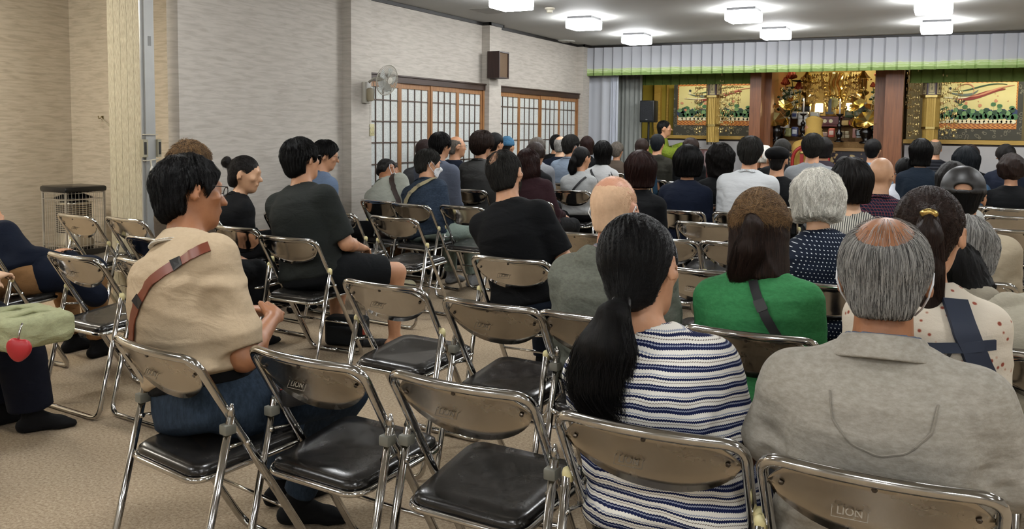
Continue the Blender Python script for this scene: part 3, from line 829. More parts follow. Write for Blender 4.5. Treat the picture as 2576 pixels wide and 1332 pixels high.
# ---- hair, all in head space
def cut_low(p, ys, zs): return (np.interp(p[:, 1], ys, zs).astype(F32)-p[:, 2])*.75
def hair_fn(b, style='short', vol=.0, seed=0, **o):
    s = math.sin
    def groove(p, n=38, a=.0018):
        an = np.arctan2(p[:, 0], p[:, 1]+.01); return a*np.sin(an*n+3*np.sin(p[:, 2]*30+seed))+a*.7*np.sin(an*n*.43+p[:, 2]*60)
    def f(P):
        p = b.H(P); x, y, z = p[:, 0], p[:, 1], p[:, 2]; ax_ = np.abs(x)
        cap = ell(p, (0, -.014, .026), (.083+vol, .101+vol, .098+vol))
        if style in ('short', 'messy', 'crop'):
            c = 0
            cap = cap+c
            low = np.interp(y, [-.12, -.07, -.045, -.028, -.012, .012, .03, .045, .07, .085], [-.082, -.088, -.07, -.018, .022, .024, -.012, .012, .05, .085]).astype(F32)
            low = low+np.where(y < -.03, np.clip(ax_-.018, 0, .1)*.75, 0).astype(F32)
            d = smax(cap, (low-z)*.75, .006)
            nape = smax(ell(p, (0, -.055, -.045), (.056+vol*.5, .046+vol*.5, .055)), (-.088-z)+np.clip(ax_-.018, 0, .1)*.5, .006)
            d = smin(d, nape, .02)-.0035*(wave(p, seed+3, (48, 48, 40), 2)-.3)
            if style == 'messy': d = d-.007*(wave(p, seed, (60, 60, 45), 2)-.3)
            d = d+groove(p)
        elif style in ('bald', 'ring'):
            d = ell(p, (0, -.014, .020), (.0795+vol*.5, .099+vol*.5, .094))
            low = np.interp(y, [-.12, -.07, -.045, -.028, -.012, .012, .03, .045], [-.075, -.08, -.065, -.018, .022, .024, -.005, .05]).astype(F32)
            d = smax(d, (low-z)*.75, .006)
            nape = smax(ell(p, (0, -.055, -.045), (.060, .044+vol*.5, .055)), (-.080-z), .006); d = smin(d, nape, .02)
            cr = o.get('crown', (0, -.02, .12)); rr = o.get('cr', (.062, .075, .06))
            d = smax(d, -ell(p, cr, rr), .012); d = d+groove(p, 60, .001)
        elif style in ('bob', 'long', 'wavy'):
            L = o.get('L', -.10); fl = o.get('flare', .0)
            R1 = .081+vol
            zz = np.clip((.02-z)/.14, 0, 3)
            rad = R1+fl*zz-(.008*zz if style == 'bob' else .006*zz)
            q = np.sqrt((x/rad)**2+((y+.012)/(rad+.014))**2)
            sk = (q-1)*rad
            sk = smax(smax(sk, z-.05, .02), L-z+.25*np.clip(y, 0, 1), .012)
            d = smin(cap, sk, .03)
            face = ell(p, (0, .10, -.035), (.072, .075, .115)); d = smax(d, -face, .012)
            d = smax(d, -(ell(p, (0, .03, -.13), (.055, .06, .10))), .01)
            if style == 'wavy': d = d-.018*(wave(p, seed, (40, 40, 30), 2.5)-.3)
            d = d+groove(p, 34, .002)
            if style == 'long':
                bk = smax(ell(p, (0, -.06, L/2-.02), (.082+vol, .05+vol, abs(L)/2+.08)), -z+L, .02); d = smin(d, bk+groove(p, 30, .002), .03)
        elif style in ('pony', 'bun', 'half'):
            v = vol-.002
            cap2 = ell(p, (0, -.014, .024), (.080+v, .099+v, .096+v))
            low = np.interp(y, [-.12, -.07, -.045, -.028, -.012, .012, .03, .045, .07, .085], [-.085, -.09, -.085, -.04, .015, .024, -.0, .016, .05, .082]).astype(F32)
            d = smax(cap2, (low-z)*.75, .006)
            nape = smax(ell(p, (0, -.055, -.05), (.058, .046, .055)), (-.094-z), .006); d = smin(d, nape, .025)
            tie = np.array(o.get('tie', (0, -.115, .0)))
            d = smin(d, cone(p, tie*np.array([.7, .8, .8]), tie, .035, .018), .03)
            if style == 'bun':
                d = smin(d, ell(p, tie+[0, -.02, .01], (.036, .032, .036))-.005*wave(p, seed, (90, 90, 90), 2), .006)
            d = d+groove(p, 50, .0012)
            if style == 'half':
                sk = smax(np.sqrt((x/(.086+vol))**2+((y+.02)/.095)**2)*.086-.086, np.abs(z+.07)-.11, .02)
                sk = smax(sk, y-.005, .01); d = smin(d, sk-.008*(wave(p, seed, (40, 40, 24), 2)-.3), .02)
        elif style == 'cap':
            d = ell(p, (0, -.014, .03), (.087, .106, .096)); d = smax(d, (.012+.0*y-z), .004)
            hole = ell(p, (0, -.115, .026), (.036, .05, .022)); d = smax(d, -hole, .003)
            d = smin(d, smax(np.abs(ell(p, (0, -.014, .03), (.087, .106, .3)))-.003, np.abs(z-.016)-.010, .003), .003)
            d = smin(d, ell(p, (0, .115, .018), (.07, .065, .006)), .006)
        elif style == 'beanie':
            d = ell(p, (0, -.016, .028), (.090, .107, .104)); d = smax(d, (.022-.25*y)*0+.012-z, .006)
            d = d-.003*np.sin(z*260)-.002*np.sin(np.arctan2(x, y)*44)
        elif style == 'beret':
            d = ell(p, (0, -.024, .055), (.102, .118, .062)); d = smin(d, smax(ell(p, (0, -.014, .03), (.086, .105, .098)), np.abs(z-.035)-.02, .004), .01)
        return d*F32(b.HS)
    return f
def tail_fn(b, pts, rad):
    """a hanging tail of hair along points in the person's own space"""
    def f(P):
        d = None
        for i in range(len(pts)-1):
            q = P.copy(); a = cone(q, pts[i], pts[i+1], rad[i], rad[i+1]); d = a if d is None else smin(d, a, .02)
        return d-.004*(wave(P, 5, (70, 70, 14), 1.5)-.3)
    return f
def strands(b, f, name, m, parent, n=3000, L=.05, seg=6, comb='down', lift=.004, rad=.0005, wig=.004, tie=None, crown=(0, -.05, .12), zone=None, seed=0, curl=0):
    """hair strands laid over the hair shape f; comb decides which way they run"""
    rng = np.random.RandomState(seed)
    P = []; HSf = b.HS
    need = n
    while need > 0:
        d = rng.normal(size=(need*2, 3)); d /= np.linalg.norm(d, axis=1)[:, None]
        ctr = np.array([0, -.01, .01]); lo = np.zeros(len(d)); open_ = np.ones(len(d), bool)
        for r_k in np.arange(.19, .055, -.0045):
            Q = (ctr+d*r_k)*HSf @ b.RH.T+b.hc; v_ = f(Q.astype(F32)); hit = open_ & (v_ < 0)
            lo[hit] = r_k-v_[hit]*0; open_ &= ~hit
        p = ctr+d*lo[:, None]
        Q = p*HSf @ b.RH.T+b.hc
        hd = b.head(Q.astype(F32), False)
        ok = (lo > .05) & (lo < .19) & (hd > (-.004 if zone is not None else .0005))
        if zone is not None: ok &= zone(p, rng)
        p = p[ok]; P.append(p[:need]); need -= len(p)
        if len(p) == 0: break
    p = np.concatenate(P); n = len(p)
    if n == 0: return None
    cr = np.array(crown)
    path = [p+0]
    ls = L*rng.uniform(.6, 1.15, n)
    cur = p+0; off = rng.normal(size=(n, 3))*wig
    for k in range(seg):
        nrm = cur-np.array([0, -.012, .012]); nrm /= np.linalg.norm(nrm, axis=1)[:, None]
        if comb == 'tie': t = np.array(tie)-cur
        elif comb == 'up': t = np.array([0, -.4, 1.])+0*cur
        else:
            t = (cur-cr); t /= np.linalg.norm(t, axis=1)[:, None]+.02; t = t*.8+np.array([0, .0, -.55])
        t = t+off*(12+curl*40)*np.sin(k*1.7+off[:, :1]*900*curl)
        t -= nrm*(t*nrm).sum(1)[:, None]; dist = np.linalg.norm(t, axis=1)[:, None]+1e-6
        st = (ls/seg)[:, None]
        if comb == 'tie': st = np.minimum(st, np.linalg.norm(np.array(tie)-cur, axis=1)[:, None]*.6)
        cur = cur+t/dist*st
        Q = cur*HSf @ b.RH.T+b.hc; dd = f(Q.astype(F32))[:, None]
        tgt = lift*((k+1)/seg)*(1 if comb != 'tie' else .3)
        cur = cur-nrm*np.clip(dd-tgt, -.02, .02)*.9
        path.append(cur+0)
    A = np.stack(path, 1)*HSf @ b.RH.T+b.hc
    return curves(name, A, m, parent, rad)
def curves(name, A, m, parent, rad):
    n, k = A.shape[0], A.shape[1]
    hc = bpy.data.hair_curves.new(name); hc.add_curves([k]*n)
    hc.points.foreach_set('position', A.astype(F32).ravel())
    if 'radius' not in hc.attributes: hc.attributes.new('radius', 'FLOAT', 'POINT')
    r = np.tile(rad*np.linspace(1, .45, k), n).astype(F32); hc.attributes['radius'].data.foreach_set('value', r)
    hc.materials.append(m)
    o = bpy.data.objects.new(name, hc); C.objects.link(o)
    if parent: o.parent = parent
    o['kind'] = 'stuff'
    return o
def tail_strands(b, pts, rad, name, m, parent, n=900, r=.0006, seed=0, spread=1.0, fly=.0):
    rng = np.random.RandomState(seed); pts = [np.array(q, float) for q in pts]; K = 14
    T = np.linspace(0, len(pts)-1.001, K); base = np.array([pts[int(t)]*(1-t % 1)+pts[int(t)+1]*(t % 1) for t in T])
    R0 = np.interp(T, range(len(rad)), rad)
    a = rng.uniform(0, 2*math.pi, n); q = np.sqrt(rng.uniform(.55, 1, n))*spread; ph = rng.uniform(0, 6, n)
    A = np.zeros((n, K, 3)); end = rng.uniform(.72, 1.0, n)
    for k in range(K):
        tt = end*k/(K-1)*(K-1); i0 = np.clip(tt.astype(int), 0, K-2); fr = (tt-i0)[:, None]
        c = base[i0]*(1-fr)+base[i0+1]*fr; rr = (R0[i0]*(1-fr[:, 0])+R0[i0+1]*fr[:, 0])*q*(1+fly*(k/K)**2*np.abs(np.sin(ph*3)))
        aa = a+.25*np.sin(k*.5+ph)
        A[:, k, 0] = c[:, 0]+rr*np.cos(aa); A[:, k, 1] = c[:, 1]+rr*np.sin(aa)*.8; A[:, k, 2] = c[:, 2]+.004*np.sin(k+ph)
    return curves(name, A, m, parent, r)
# ---- accessories
def ribbon(pts, nrm, w_, th, name, m, parent=None):
    """flat strap along points lying on a surface"""
    P = np.array(pts); N = np.array(nrm); vs = []
    for i in range(len(P)):
        t = P[min(i+1, len(P)-1)]-P[max(i-1, 0)]; t /= np.linalg.norm(t)+1e-9
        s_ = np.cross(t, N[i]); s_ /= np.linalg.norm(s_)+1e-9
        for a, h in ((-1, 0), (1, 0), (1, 1), (-1, 1)): vs.append(P[i]+s_*a*w_/2+N[i]*th*h)
    fs = [(0, 1, 2, 3), tuple((len(P)-1)*4+k for k in (3, 2, 1, 0))]
    for i in range(len(P)-1):
        for k in range(4): fs.append((i*4+k, (i+1)*4+k, (i+1)*4+(k+1) % 4, i*4+(k+1) % 4))
    return smooth_by_angle(obj(name, vs, fs, m, parent), 50)
def on_back(fn, xz, n=18, gap=.004, y0=-.5, wrap=0):
    """points on the back surface of fn below a polyline given in x, z"""
    xz = np.array(xz, float); T = np.linspace(0, len(xz)-1.0001, n)
    q = np.array([xz[int(t)]*(1-t % 1)+xz[int(t)+1]*(t % 1) for t in T])
    lo = np.full(n, y0); ys = np.linspace(y0, .3, 160); hit = np.full(n, np.nan)
    for i in range(n):
        P = np.stack([np.full(160, q[i, 0]), ys, np.full(160, q[i, 1])], 1).astype(F32); d = fn(P); j = np.argmax(d < gap)
        if d[j] < gap: hit[i] = ys[j]
    ok = ~np.isnan(hit); q = q[ok]; hit = hit[ok]
    P = np.stack([q[:, 0], hit, q[:, 1]], 1); e = .004
    g = np.stack([fn((P+np.eye(3)[k]*e).astype(F32))-fn((P-np.eye(3)[k]*e).astype(F32)) for k in range(3)], 1); g /= np.linalg.norm(g, axis=1)[:, None]+1e-9
    return P, g
def glasses(b, parent, m, col=None):
    k = MB(); W_ = lambda p: b.hc+b.RH @ (np.array(p)*b.HS)
    for q in (-1, 1):
        ring = [W_((q*.032+.020*math.cos(a), .101, .008+.015*math.sin(a))) for a in np.linspace(0, 2*math.pi, 14, endpoint=False)]
        k.tube(ring, .0016, 5, closed=True)
        k.tube([W_((q*.052, .101, .014)), W_((q*.074, .092, .014)), W_((q*.084, .02, .012)), W_((q*.083, -.012, .006)), W_((q*.080, -.03, -.012))], .0018, 5)
    k.tube([W_((-.012, .102, .012)), W_((0, .106, .014)), W_((.012, .102, .012))], .0014, 5)
    return k.build('glasses', m, parent, True)
def mask(b, parent, m):
    W_ = lambda p: b.hc+b.RH @ (np.array(p)*b.HS)
    def f(P):
        p = b.H(P); d = np.abs(b.head(P, False)-.006)-.0022
        d = smax(d, ell(p, (0, .075, -.055), (.075, .075, .058)), .003); return smax(d, .02-p[:, 1], .003)
    o = fobj('face_mask', f, b.hc-.14, b.hc+.14, .004, m, parent)
    k = MB()
    for q in (-1, 1):
        k.tube([W_(a) for a in ((q*.060, .045, -.035), (q*.080, .012, -.01), (q*.089, -.018, .008), (q*.088, -.034, -.012), (q*.080, -.02, -.04), (q*.068, .015, -.065), (q*.055, .04, -.08))], .0024, 5)
    k.build('ear_loop', m, o, True); return o
# ================================================================ the audience
SK = {'tan': ('8a5a3c', 'a8734f'), 'mid': ('a9785a', 'c79673'), 'fair': ('c49a7a', 'dcb596'), 'old': ('a67c5e', 'c89e7c'), 'pink': ('b07a60', 'd4a083')}
HC_ = {'black': ('040404', '0f0d0d'), 'softblack': ('0a0808', '1d1917'), 'brown': ('150e0b', '35251e'), 'red': ('140a09', '311b17'), 'blond': ('33251a', '8a6c48'), 'mix': ('100f0e', '35332f'),
       'grey': ('454442', 'aeaba5'), 'white': ('b0aba0', 'f2eee4'), 'stubble': ('bd9778', 'd6b898'), 'thin': ('2c2722', '7b736a'), 'navy': ('090b0e', '1f252b')}
def skin_m(k): return m_skin('skin_'+k, *SK[k])
def hair_m(k):
    if k == 'stubble': return plain('hair_stubble', 'c9a685', .8, var=.14, vscale=70, bmp=.35)
    return m_hair('hair_'+k, *HC_[k], rough=(.42 if k in ('black', 'softblack', 'red', 'brown') else .55))
def strand_m(k): return m_strand('strands_'+k, *HC_[k], rough=(.36 if k in ('black', 'softblack', 'red', 'brown') else .5))
SOCK = cloth('sock_black', '151516'); SOCKG = cloth('sock_grey', '8b8c8e'); SPEC = plain('spectacle_frame', '141210', .25); MASKW = plain('mask_white', 'd9dadb', .7)
PEOPLE = {}
GRP = 'seated audience'
def lod_of(D): return (.0075, .0065, .0048) if D < 2.7 else (.0095, .0085, .0065) if D < 4.6 else (.013, .012, .009) if D < 7.5 else (.017, .016, .012)
def person(px, py, label, Y=None, D=None, chair_at=None, rz=0., top=None, pants=('long', 'jeans', {}), hair=('short', 'black', {}), skin='mid', sock='black', specs=False, msk=False, st=None, seat=True, pid=None, chairlabel=None, clip=False, dull=False, xoff=0., ztop=None, grp=GRP, root=None, **bk):
    if D is not None: hp = at(px, py, D=D)
    else: hp = at(px, py, Y=Y or 3.0)
    if root is not None: rx, ry = root
    elif chair_at is not None:
        c_ = at(*chair_at, Z=.78); rx, ry = c_[0]-.03+xoff, c_[1]+.285
    else: rx = ry = None
    for it in range(4):
        if rx is not None:
            b = Body(**{**bk, 'top': bk.get('top', 1.28)})
            yy = ry+b.hc[1]; hp = at(px, py, Y=yy)
            lx = (hp[0]-rx); h_ = hp[2]-.50-.12
            bk['tilt'] = math.atan2(lx, h_)
        bk['top'] = float(hp[2])
    b = Body(**bk)
    if rx is None: rx, ry = hp[0]-b.hc[0], hp[1]-b.hc[1]
    if abs(rz) > 1e-6: 
        c, s = math.cos(rz), math.sin(rz); hx, hy = b.hc[0], b.hc[1]
        if chair_at is None and root is None: rx, ry = hp[0]-(c*hx-s*hy), hp[1]-(s*hx+c*hy)
    Dm = D or float(np.dot(CM[2], hp-np.array([0, 0, CAM_H])))
    h1, h2, h3 = lod_of(Dm)
    lo, hi = np.array([-.50, -.42, -.01]), np.array([.50, .86, b.top+.06])
    p = fobj('person', b.skin, lo, hi, h1, skin_m(skin))
    p.location = (rx, ry, 0); p.rotation_euler = (0, 0, rz); tag(p, label, 'person', grp)
    near = Dm < 4.6
    # clothes
    kind, mat_, o = top
    tf = top_fn(b, kind, **{k: v for k, v in o.items() if k not in ('name', 'collar')})
    if o.get('collar'):
        hg, rd, th = o['collar']; th = max(th, .0045)
        def colf(P):
            q = b.Ti(P); zc = q[:, 2]-(b.zn+.012)+(q[:, 1])*.28; c = b.neckf(P, rd-.064)
            r0 = .016-.022*np.clip(zc/hg+.3, -.4, 1)          # flares out downwards
            return smax(np.abs(c-r0)-th, np.abs(zc)-hg*.78, .003)
        fobj('collar', colf, b.neck-[.16, .16, .10], b.neck+[.16, .16, .14], .0048 if Dm < 3.3 else .0075 if Dm < 5 else .010, mat_, p)
    zl = o.get('hem', .5)-.05
    sh = fobj(o.get('name', {'tee': 't_shirt', 'shirt': 'shirt', 'jacket': 'jacket', 'sweater': 'sweater', 'hoodie': 'hoodie'}.get(kind, 'top')), tf, (-.48, -.42, zl), (.48, .60, b.top-.08), h2, mat_, p)
    if pants:
        pf = pants_fn(b, pants[0], **pants[2])
        fobj({'long': 'trousers', 'crop': 'trousers', 'shorts': 'shorts', 'skirt': 'skirt'}[pants[0]], pf, (-.42, -.34, .0), (.42, .80, .66), h2*1.15, cloth('cloth_'+pants[1], PANTS[pants[1]]) if isinstance(pants[1], str) else pants[1], p)
    if sock:
        for i in (0, 1):
            a = b.an[i]; fobj('sock', sock_fn(b, i), a-[.14, .14, .12], a+[.14, .24, .22], max(.009, h2), {'black': SOCK, 'grey': SOCKG}.get(sock, SOCK), p)
    hs, hcol, ho = hair
    if hs:
        hf = hair_fn(b, hs, **ho); zlo = ho.get('L', -.13)-.06
        mm = hair_m(hcol) if hs not in ('cap', 'beanie', 'beret') else ho.get('mat')
        nm = {'cap': 'cap', 'beanie': 'knit_hat', 'beret': 'beret'}.get(hs, 'hair')
        ho2 = {k: v for k, v in ho.items()}
        ho2.pop('mat', None); hf = hair_fn(b, hs, **ho2)
        H_ = fobj(nm, hf, b.hc-[.17, .20, .17-min(0, zlo+.19)*-1], b.hc+[.17, .20, .19], h3, mm, p)
        if nm != 'hair':
            hf2 = hair_fn(b, 'short', vol=ho.get('uvol', -.006)); fobj('hair', lambda P: smax(hf2(P), b.H(P)[:, 2]-.02, .004), b.hc-.17, b.hc+.17, h3, hair_m(hcol), p)
        if st:
            fs_ = (lambda P: smin(hf(P), b.head(P, False)-.002, .01)) if hs == 'ring' else hf
            st = dict(st); strands(b, fs_, 'hair_strands', strand_m(st.pop('col', hcol)), H_, seed=len(PEOPLE), **st)
    if specs: glasses(b, p, SPEC)
    if msk: mask(b, p, MASKW)
    if seat and chairlabel is not False:
        chair(rx-xoff, ry-.045, chairlabel or label_chair(label), rz, clip, dull, None if near else (1 if Dm < 6.5 else 2))
    PEOPLE[pid or label] = dict(b=b, o=p, tf=tf, loc=np.array([rx, ry, 0]), D=Dm)
    return p, b, tf
_used = set()
def label_chair(label):
    l = label.split(',')[0]; ws = l.split()
    if len(ws) > 12:
        for cut in (' beside ', ' behind ', ' before ', ' near ', ' beyond ', ' in front ', ' directly ', ' mostly ', ' with ', ' bending ', ' leaning ', ' under '):
            if cut in l and len(l.split(cut)[0].split()) > 4: l = l.split(cut)[0]; break
    l = ' '.join(l.split()[:12])
    while l in _used: l = ' '.join(label.replace(',', '').split()[:12]); break
    _used.add(l); return 'folding chair under the '+l
def tail(p, b, pts, rad, col, n=900, h=.006, name='ponytail', fly=.6, r=.0006, spread=1.12):
    lo = np.min(pts, 0)-.09; hi = np.max(pts, 0)+.09
    t = fobj(name, tail_fn(b, pts, rad), lo, hi, h, hair_m(col), p)
    if n: tail_strands(b, pts, rad, 'tail_strands', strand_m(col), t, n=n, fly=fly, seed=3, r=r, spread=spread)
    return t
def hl(b, q): return b.hc+b.RH @ (np.array(q, float)*b.HS)
PANTS = dict(jeans='1e2a3c', black='101113', navy='141a26', grey='4a4b4d', khaki='8a6a45', mint='8b9a90', brown='3a2e28', shorts='101214', darkjeans='151b26', olive='3a3b30')
CL = {}
def ck(name, col, **k): return cloth('cloth_'+name, col, **k)
# patterned cloths
def m_stripe():
    m, nt, b = _mat('striped_knit'); tc = nt.nodes.new('ShaderNodeTexCoord'); x, y, z = sepxyz(nt, tc.outputs['Object'])
    wob = math_n(nt, 'MULTIPLY', math_n(nt, 'SUBTRACT', noise(nt, mapped(nt), 5, 2), .5), .045)
    tri = math_n(nt, 'MULTIPLY', math_n(nt, 'PINGPONG', math_n(nt, 'ADD', x, y), .0035), .55)
    zz = math_n(nt, 'ADD', math_n(nt, 'ADD', z, wob), tri)
    f = math_n(nt, 'FRACT', math_n(nt, 'DIVIDE', zz, .043))
    W_, N_, G_, K_ = srgb('dedbd2'), srgb('1c2346'), srgb('8d93a3'), srgb('6b5d55')
    c = ramp(nt, f, [(0, W_), (.10, N_), (.25, G_), (.31, N_), (.40, W_), (.52, W_), (.55, K_), (.58, W_), (.68, N_), (.80, W_), (.85, G_), (.91, W_)], 'CONSTANT')
    nt.links.new(c, b.inputs['Base Color']); b.inputs['Roughness'].default_value = .9; b.inputs['Specular IOR Level'].default_value = .1
    h = math_n(nt, 'ADD', noise(nt, mapped(nt, (1, 1, 3)), 6, 3), math_n(nt, 'MULTIPLY', noise(nt, mapped(nt), 260, 2), .12)); bump(nt, b, h, .5, .02); return m
def m_pattern(name, kind, c1, c2, c3=None, s=.018):
    m, nt, b = _mat(name); tc = nt.nodes.new('ShaderNodeTexCoord'); x, y, z = sepxyz(nt, tc.outputs['Object']); A, B, D_ = srgb(c1), srgb(c2), srgb(c3 or c2)
    xx = math_n(nt, 'ADD', x, math_n(nt, 'MULTIPLY', y, .9))
    if kind == 'dots':
        r = math_n(nt, 'FLOOR', math_n(nt, 'DIVIDE', z, s)); xo = math_n(nt, 'ADD', math_n(nt, 'DIVIDE', xx, s), math_n(nt, 'MULTIPLY', r, .5))
        a = math_n(nt, 'SUBTRACT', math_n(nt, 'FRACT', xo), .5); e = math_n(nt, 'SUBTRACT', math_n(nt, 'FRACT', math_n(nt, 'DIVIDE', z, s)), .5)
        d = math_n(nt, 'ADD', math_n(nt, 'MULTIPLY', a, a), math_n(nt, 'MULTIPLY', e, e)); c = mixc(nt, math_n(nt, 'LESS_THAN', d, .022), A, B)
    elif kind == 'vstripe':
        c = mixc(nt, math_n(nt, 'LESS_THAN', math_n(nt, 'FRACT', math_n(nt, 'DIVIDE', x, s)), .36), A, B)
    elif kind == 'hstripe':
        c = mixc(nt, math_n(nt, 'LESS_THAN', math_n(nt, 'FRACT', math_n(nt, 'DIVIDE', z, s)), .2), A, B)
    elif kind == 'plaid':
        v = math_n(nt, 'LESS_THAN', math_n(nt, 'FRACT', math_n(nt, 'DIVIDE', xx, s)), .16); h_ = math_n(nt, 'LESS_THAN', math_n(nt, 'FRACT', math_n(nt, 'DIVIDE', z, s)), .16)
        v2 = math_n(nt, 'LESS_THAN', math_n(nt, 'FRACT', math_n(nt, 'DIVIDE', xx, s*2.1)), .3)
        c = mixc(nt, math_n(nt, 'MAXIMUM', v, h_), mixc(nt, math_n(nt, 'MULTIPLY', v2, .6), A, D_), B)
    else:
        vo = nt.nodes.new('ShaderNodeTexVoronoi'); vo.inputs['Scale'].default_value = 1/s; nt.links.new(tc.outputs['Object'], vo.inputs['Vector'])
        n_ = noise(nt, mapped(nt), 30, 2); f = math_n(nt, 'ADD', vo.outputs['Distance'], math_n(nt, 'MULTIPLY', n_, .25))
        c = ramp(nt, f, [(0, B), (.26, B), (.30, D_), (.36, A)])
    nt.links.new(c, b.inputs['Base Color']); b.inputs['Roughness'].default_value = .85; b.inputs['Specular IOR Level'].default_value = .12
    h = math_n(nt, 'ADD', noise(nt, mapped(nt, (1, 1, 2.5)), 7, 3), math_n(nt, 'MULTIPLY', noise(nt, mapped(nt), 240, 2), .08)); bump(nt, b, h, .5, .02); return m
JEANS, nt, bs = _mat('denim_jeans'); f = noise(nt, mapped(nt, (1, 1, .35)), 90, 4, .7); g_ = noise(nt, mapped(nt), 5, 3)
nt.links.new(mixc(nt, math_n(nt, 'MULTIPLY', g_, .5), ramp(nt, f, [(.3, srgb('1b2028')), (.7, srgb('323f4e'))]), srgb('3a4858')), bs.inputs['Base Color'])
bs.inputs['Roughness'].default_value = .9; bs.inputs['Specular IOR Level'].default_value = .1; bump(nt, bs, math_n(nt, 'ADD', g_, math_n(nt, 'MULTIPLY', f, .1)), .6, .02)
# ---------------- front rows
S3 = dict(n=5200, L=.055, rad=.00055, lift=.006)
p, b, tf = person(447, 398, 'man in a beige polo shirt and jeans with clasped hands, brown strap across his back', chair_at=(400, 878), rz=-.17, xoff=-.07, clip=True, dull=True, skin='tan', W=1.4, HS=1.02, head=(-14, 8, 0), bow=.04, pid='polo',
    top=('polo', ck('beige_polo', 'b5a185', mottle=.08), dict(name='polo_shirt', sleeve=.92, hem=.61, off=.016, loose=.03, fold=.013, seed=4, collar=(.036, .078, .0045), neck=.070, neckz=.0)),
    pants=('long', JEANS, dict(waist=.64, flare=.012)), hair=('messy', 'black', dict(vol=.008, seed=2)), specs=True, sock='black',
    elbow=[(-.20, .05, .72), (.175, .0, .70)], wrist=[(-.20, .27, .745), (.0, .235, .755)], hand_dir=[(.95, .25, .15), (-.70, .68, .2)], hand_up=[(0, .3, 1), (.5, .4, .8)], curl=.9,
    knee=[(-.12, .42, .49), (.16, .43, .49)], ankle=[(-.17, .40, .085), (.0, .33, .085)], footdir=[(.3, 1), (.75, .65)], st=dict(n=6500, L=.06, rad=.0005, lift=.008, wig=.008))
BELT = plain('black_belt', '161412', .5)
m = MB(); ring = [b.T((.188*math.cos(a)*1.0, -.01+.128*math.sin(a), .585)) for a in np.linspace(0, 2*math.pi, 40, endpoint=False)]
fobj('undershirt', lambda P: smax(b.trunk(P, .016, .44), np.abs(b.Ti(P)[:, 2]-.615)-.035, .004), (-.3, -.3, .55), (.3, .3, .72), .008, ck('black_under', '0c0c0d'), p)
def tip(P):
    q = b.Ti(P); zc = q[:, 2]-(b.zn+.012)+(q[:, 1])*.28; c = b.neckf(P, .014); r0 = .016-.022*np.clip(zc/.036+.3, -.4, 1)
    return smax(np.abs(c-r0)-.0085, np.minimum(np.abs(zc+.019), np.abs(zc+.0265))-.0016, .0005)
fobj('collar_tipping', tip, b.neck-[.16, .16, .10], b.neck+[.16, .16, .14], .0028, ck('white_tipping', 'd8d4cb'), p)
for dz in (-.014, -.005, .005, .014): m.tube([q+[0, 0, dz] for q in ring], .0062, 6, closed=True)
m.build('belt', BELT, p, True)
LEATH = plain('brown_leather', '70351f', .38, var=.2); LEATHD = plain('dark_strap_hardware', '1c1a19', .45)
def sling(pid, xz, w_, m_, name, label, cat, extra=None, gap=.006, th=.004, n=22, sub=None):
    q = PEOPLE[pid]; P, N = on_back(q['tf'], xz, n, gap); L = q['loc']
    t = thing(name, label, cat, tuple(L)); t.rotation_euler = q['o'].rotation_euler
    ribbon(P, N, w_, th, 'strap', m_, t)
    if extra:
        for a0, a1, ww, mm, nm in extra:
            i0, i1 = int(a0*len(P)), max(int(a1*len(P)), int(a0*len(P))+2)
            i1 = min(i1, len(P)); ribbon(P[i0:i1]+N[i0:i1]*th*.9, N[i0:i1], ww, .003, nm, mm, t)
    return t, P, N
t, P_, N_ = sling('polo', [(.085, 1.045), (.03, 1.01), (-.07, .93), (-.15, .82), (-.185, .71)], .034, LEATH, 'crossbody_bag', 'brown leather crossbody bag worn by the man in the beige polo', 'bag',
    extra=[(.30, .37, .040, LEATHD, 'strap_keeper'), (.62, .69, .040, LEATHD, 'strap_keeper')])
smooth_by_angle(MB().box((.30, .16, .585), (.10, .22, .06), rz=-.3, bev=.02).build('pouch', plain('black_bag_cloth', '1a191a', .6), t))
m = MB().tube([(.28, .05, .61), (.31, .16, .617), (.33, .26, .612)], .002, 5); m.build('red_piping', plain('red_piping', '7a2620', .5), t)
MB().box((.335, .275, .60), (.03, .012, .045), rz=.4, bev=.005).build('charm', plain('white_charm', 'c9c3ba', .5), t)

p, b, tf = person(1612, 549, 'woman in a navy and white striped top with a long low black ponytail', chair_at=(1648, 1080), sex='f', skin='mid', W=1.28, HS=1.06, head=(-6, 12, -2), bow=.03, pid='stripe', dull=True,
    top=('tee', m_stripe(), dict(name='striped_top', sleeve=.72, hem=.47, off=.018, loose=.055, fold=.010, seed=9, neck=.088, neckz=-.03)), pants=('long', 'grey', {}),
    hair=('pony', 'black', dict(vol=.010, tie=(0, -.112, -.085))), st=dict(n=9000, L=.17, rad=.0005, comb='tie', tie=(0, -.118, -.09), lift=.002, wig=.006, seg=9))
k0 = hl(b, (0, -.118, -.088))
pts = [k0, k0+[-.01, -.032, -.03], k0+[-.02, -.05, -.10], k0+[-.03, -.06, -.19], k0+[.0, -.055, -.27], k0+[.03, -.05, -.33]]
tail(p, b, pts, [.02, .038, .062, .060, .042, .012], 'black', n=2600, fly=.9, r=.0005)
MB().tube([k0+np.array([.021*math.cos(a), .02*math.sin(a)*.6-.004, .021*math.sin(a)]) for a in np.linspace(0, 6.28, 16, endpoint=False)], .005, 6, closed=True).build('hair_tie', LEATHD, p, True)
nl = [b.T((.083*math.cos(a), -.015+.072*math.sin(a), b.zn-.020-.012*math.sin(a))) for a in np.linspace(math.pi, 2*math.pi, 24)]
MB().tube(nl, .0011, 5).build('necklace', plain('gold_chain', 'b08d4a', .3, .9), p)

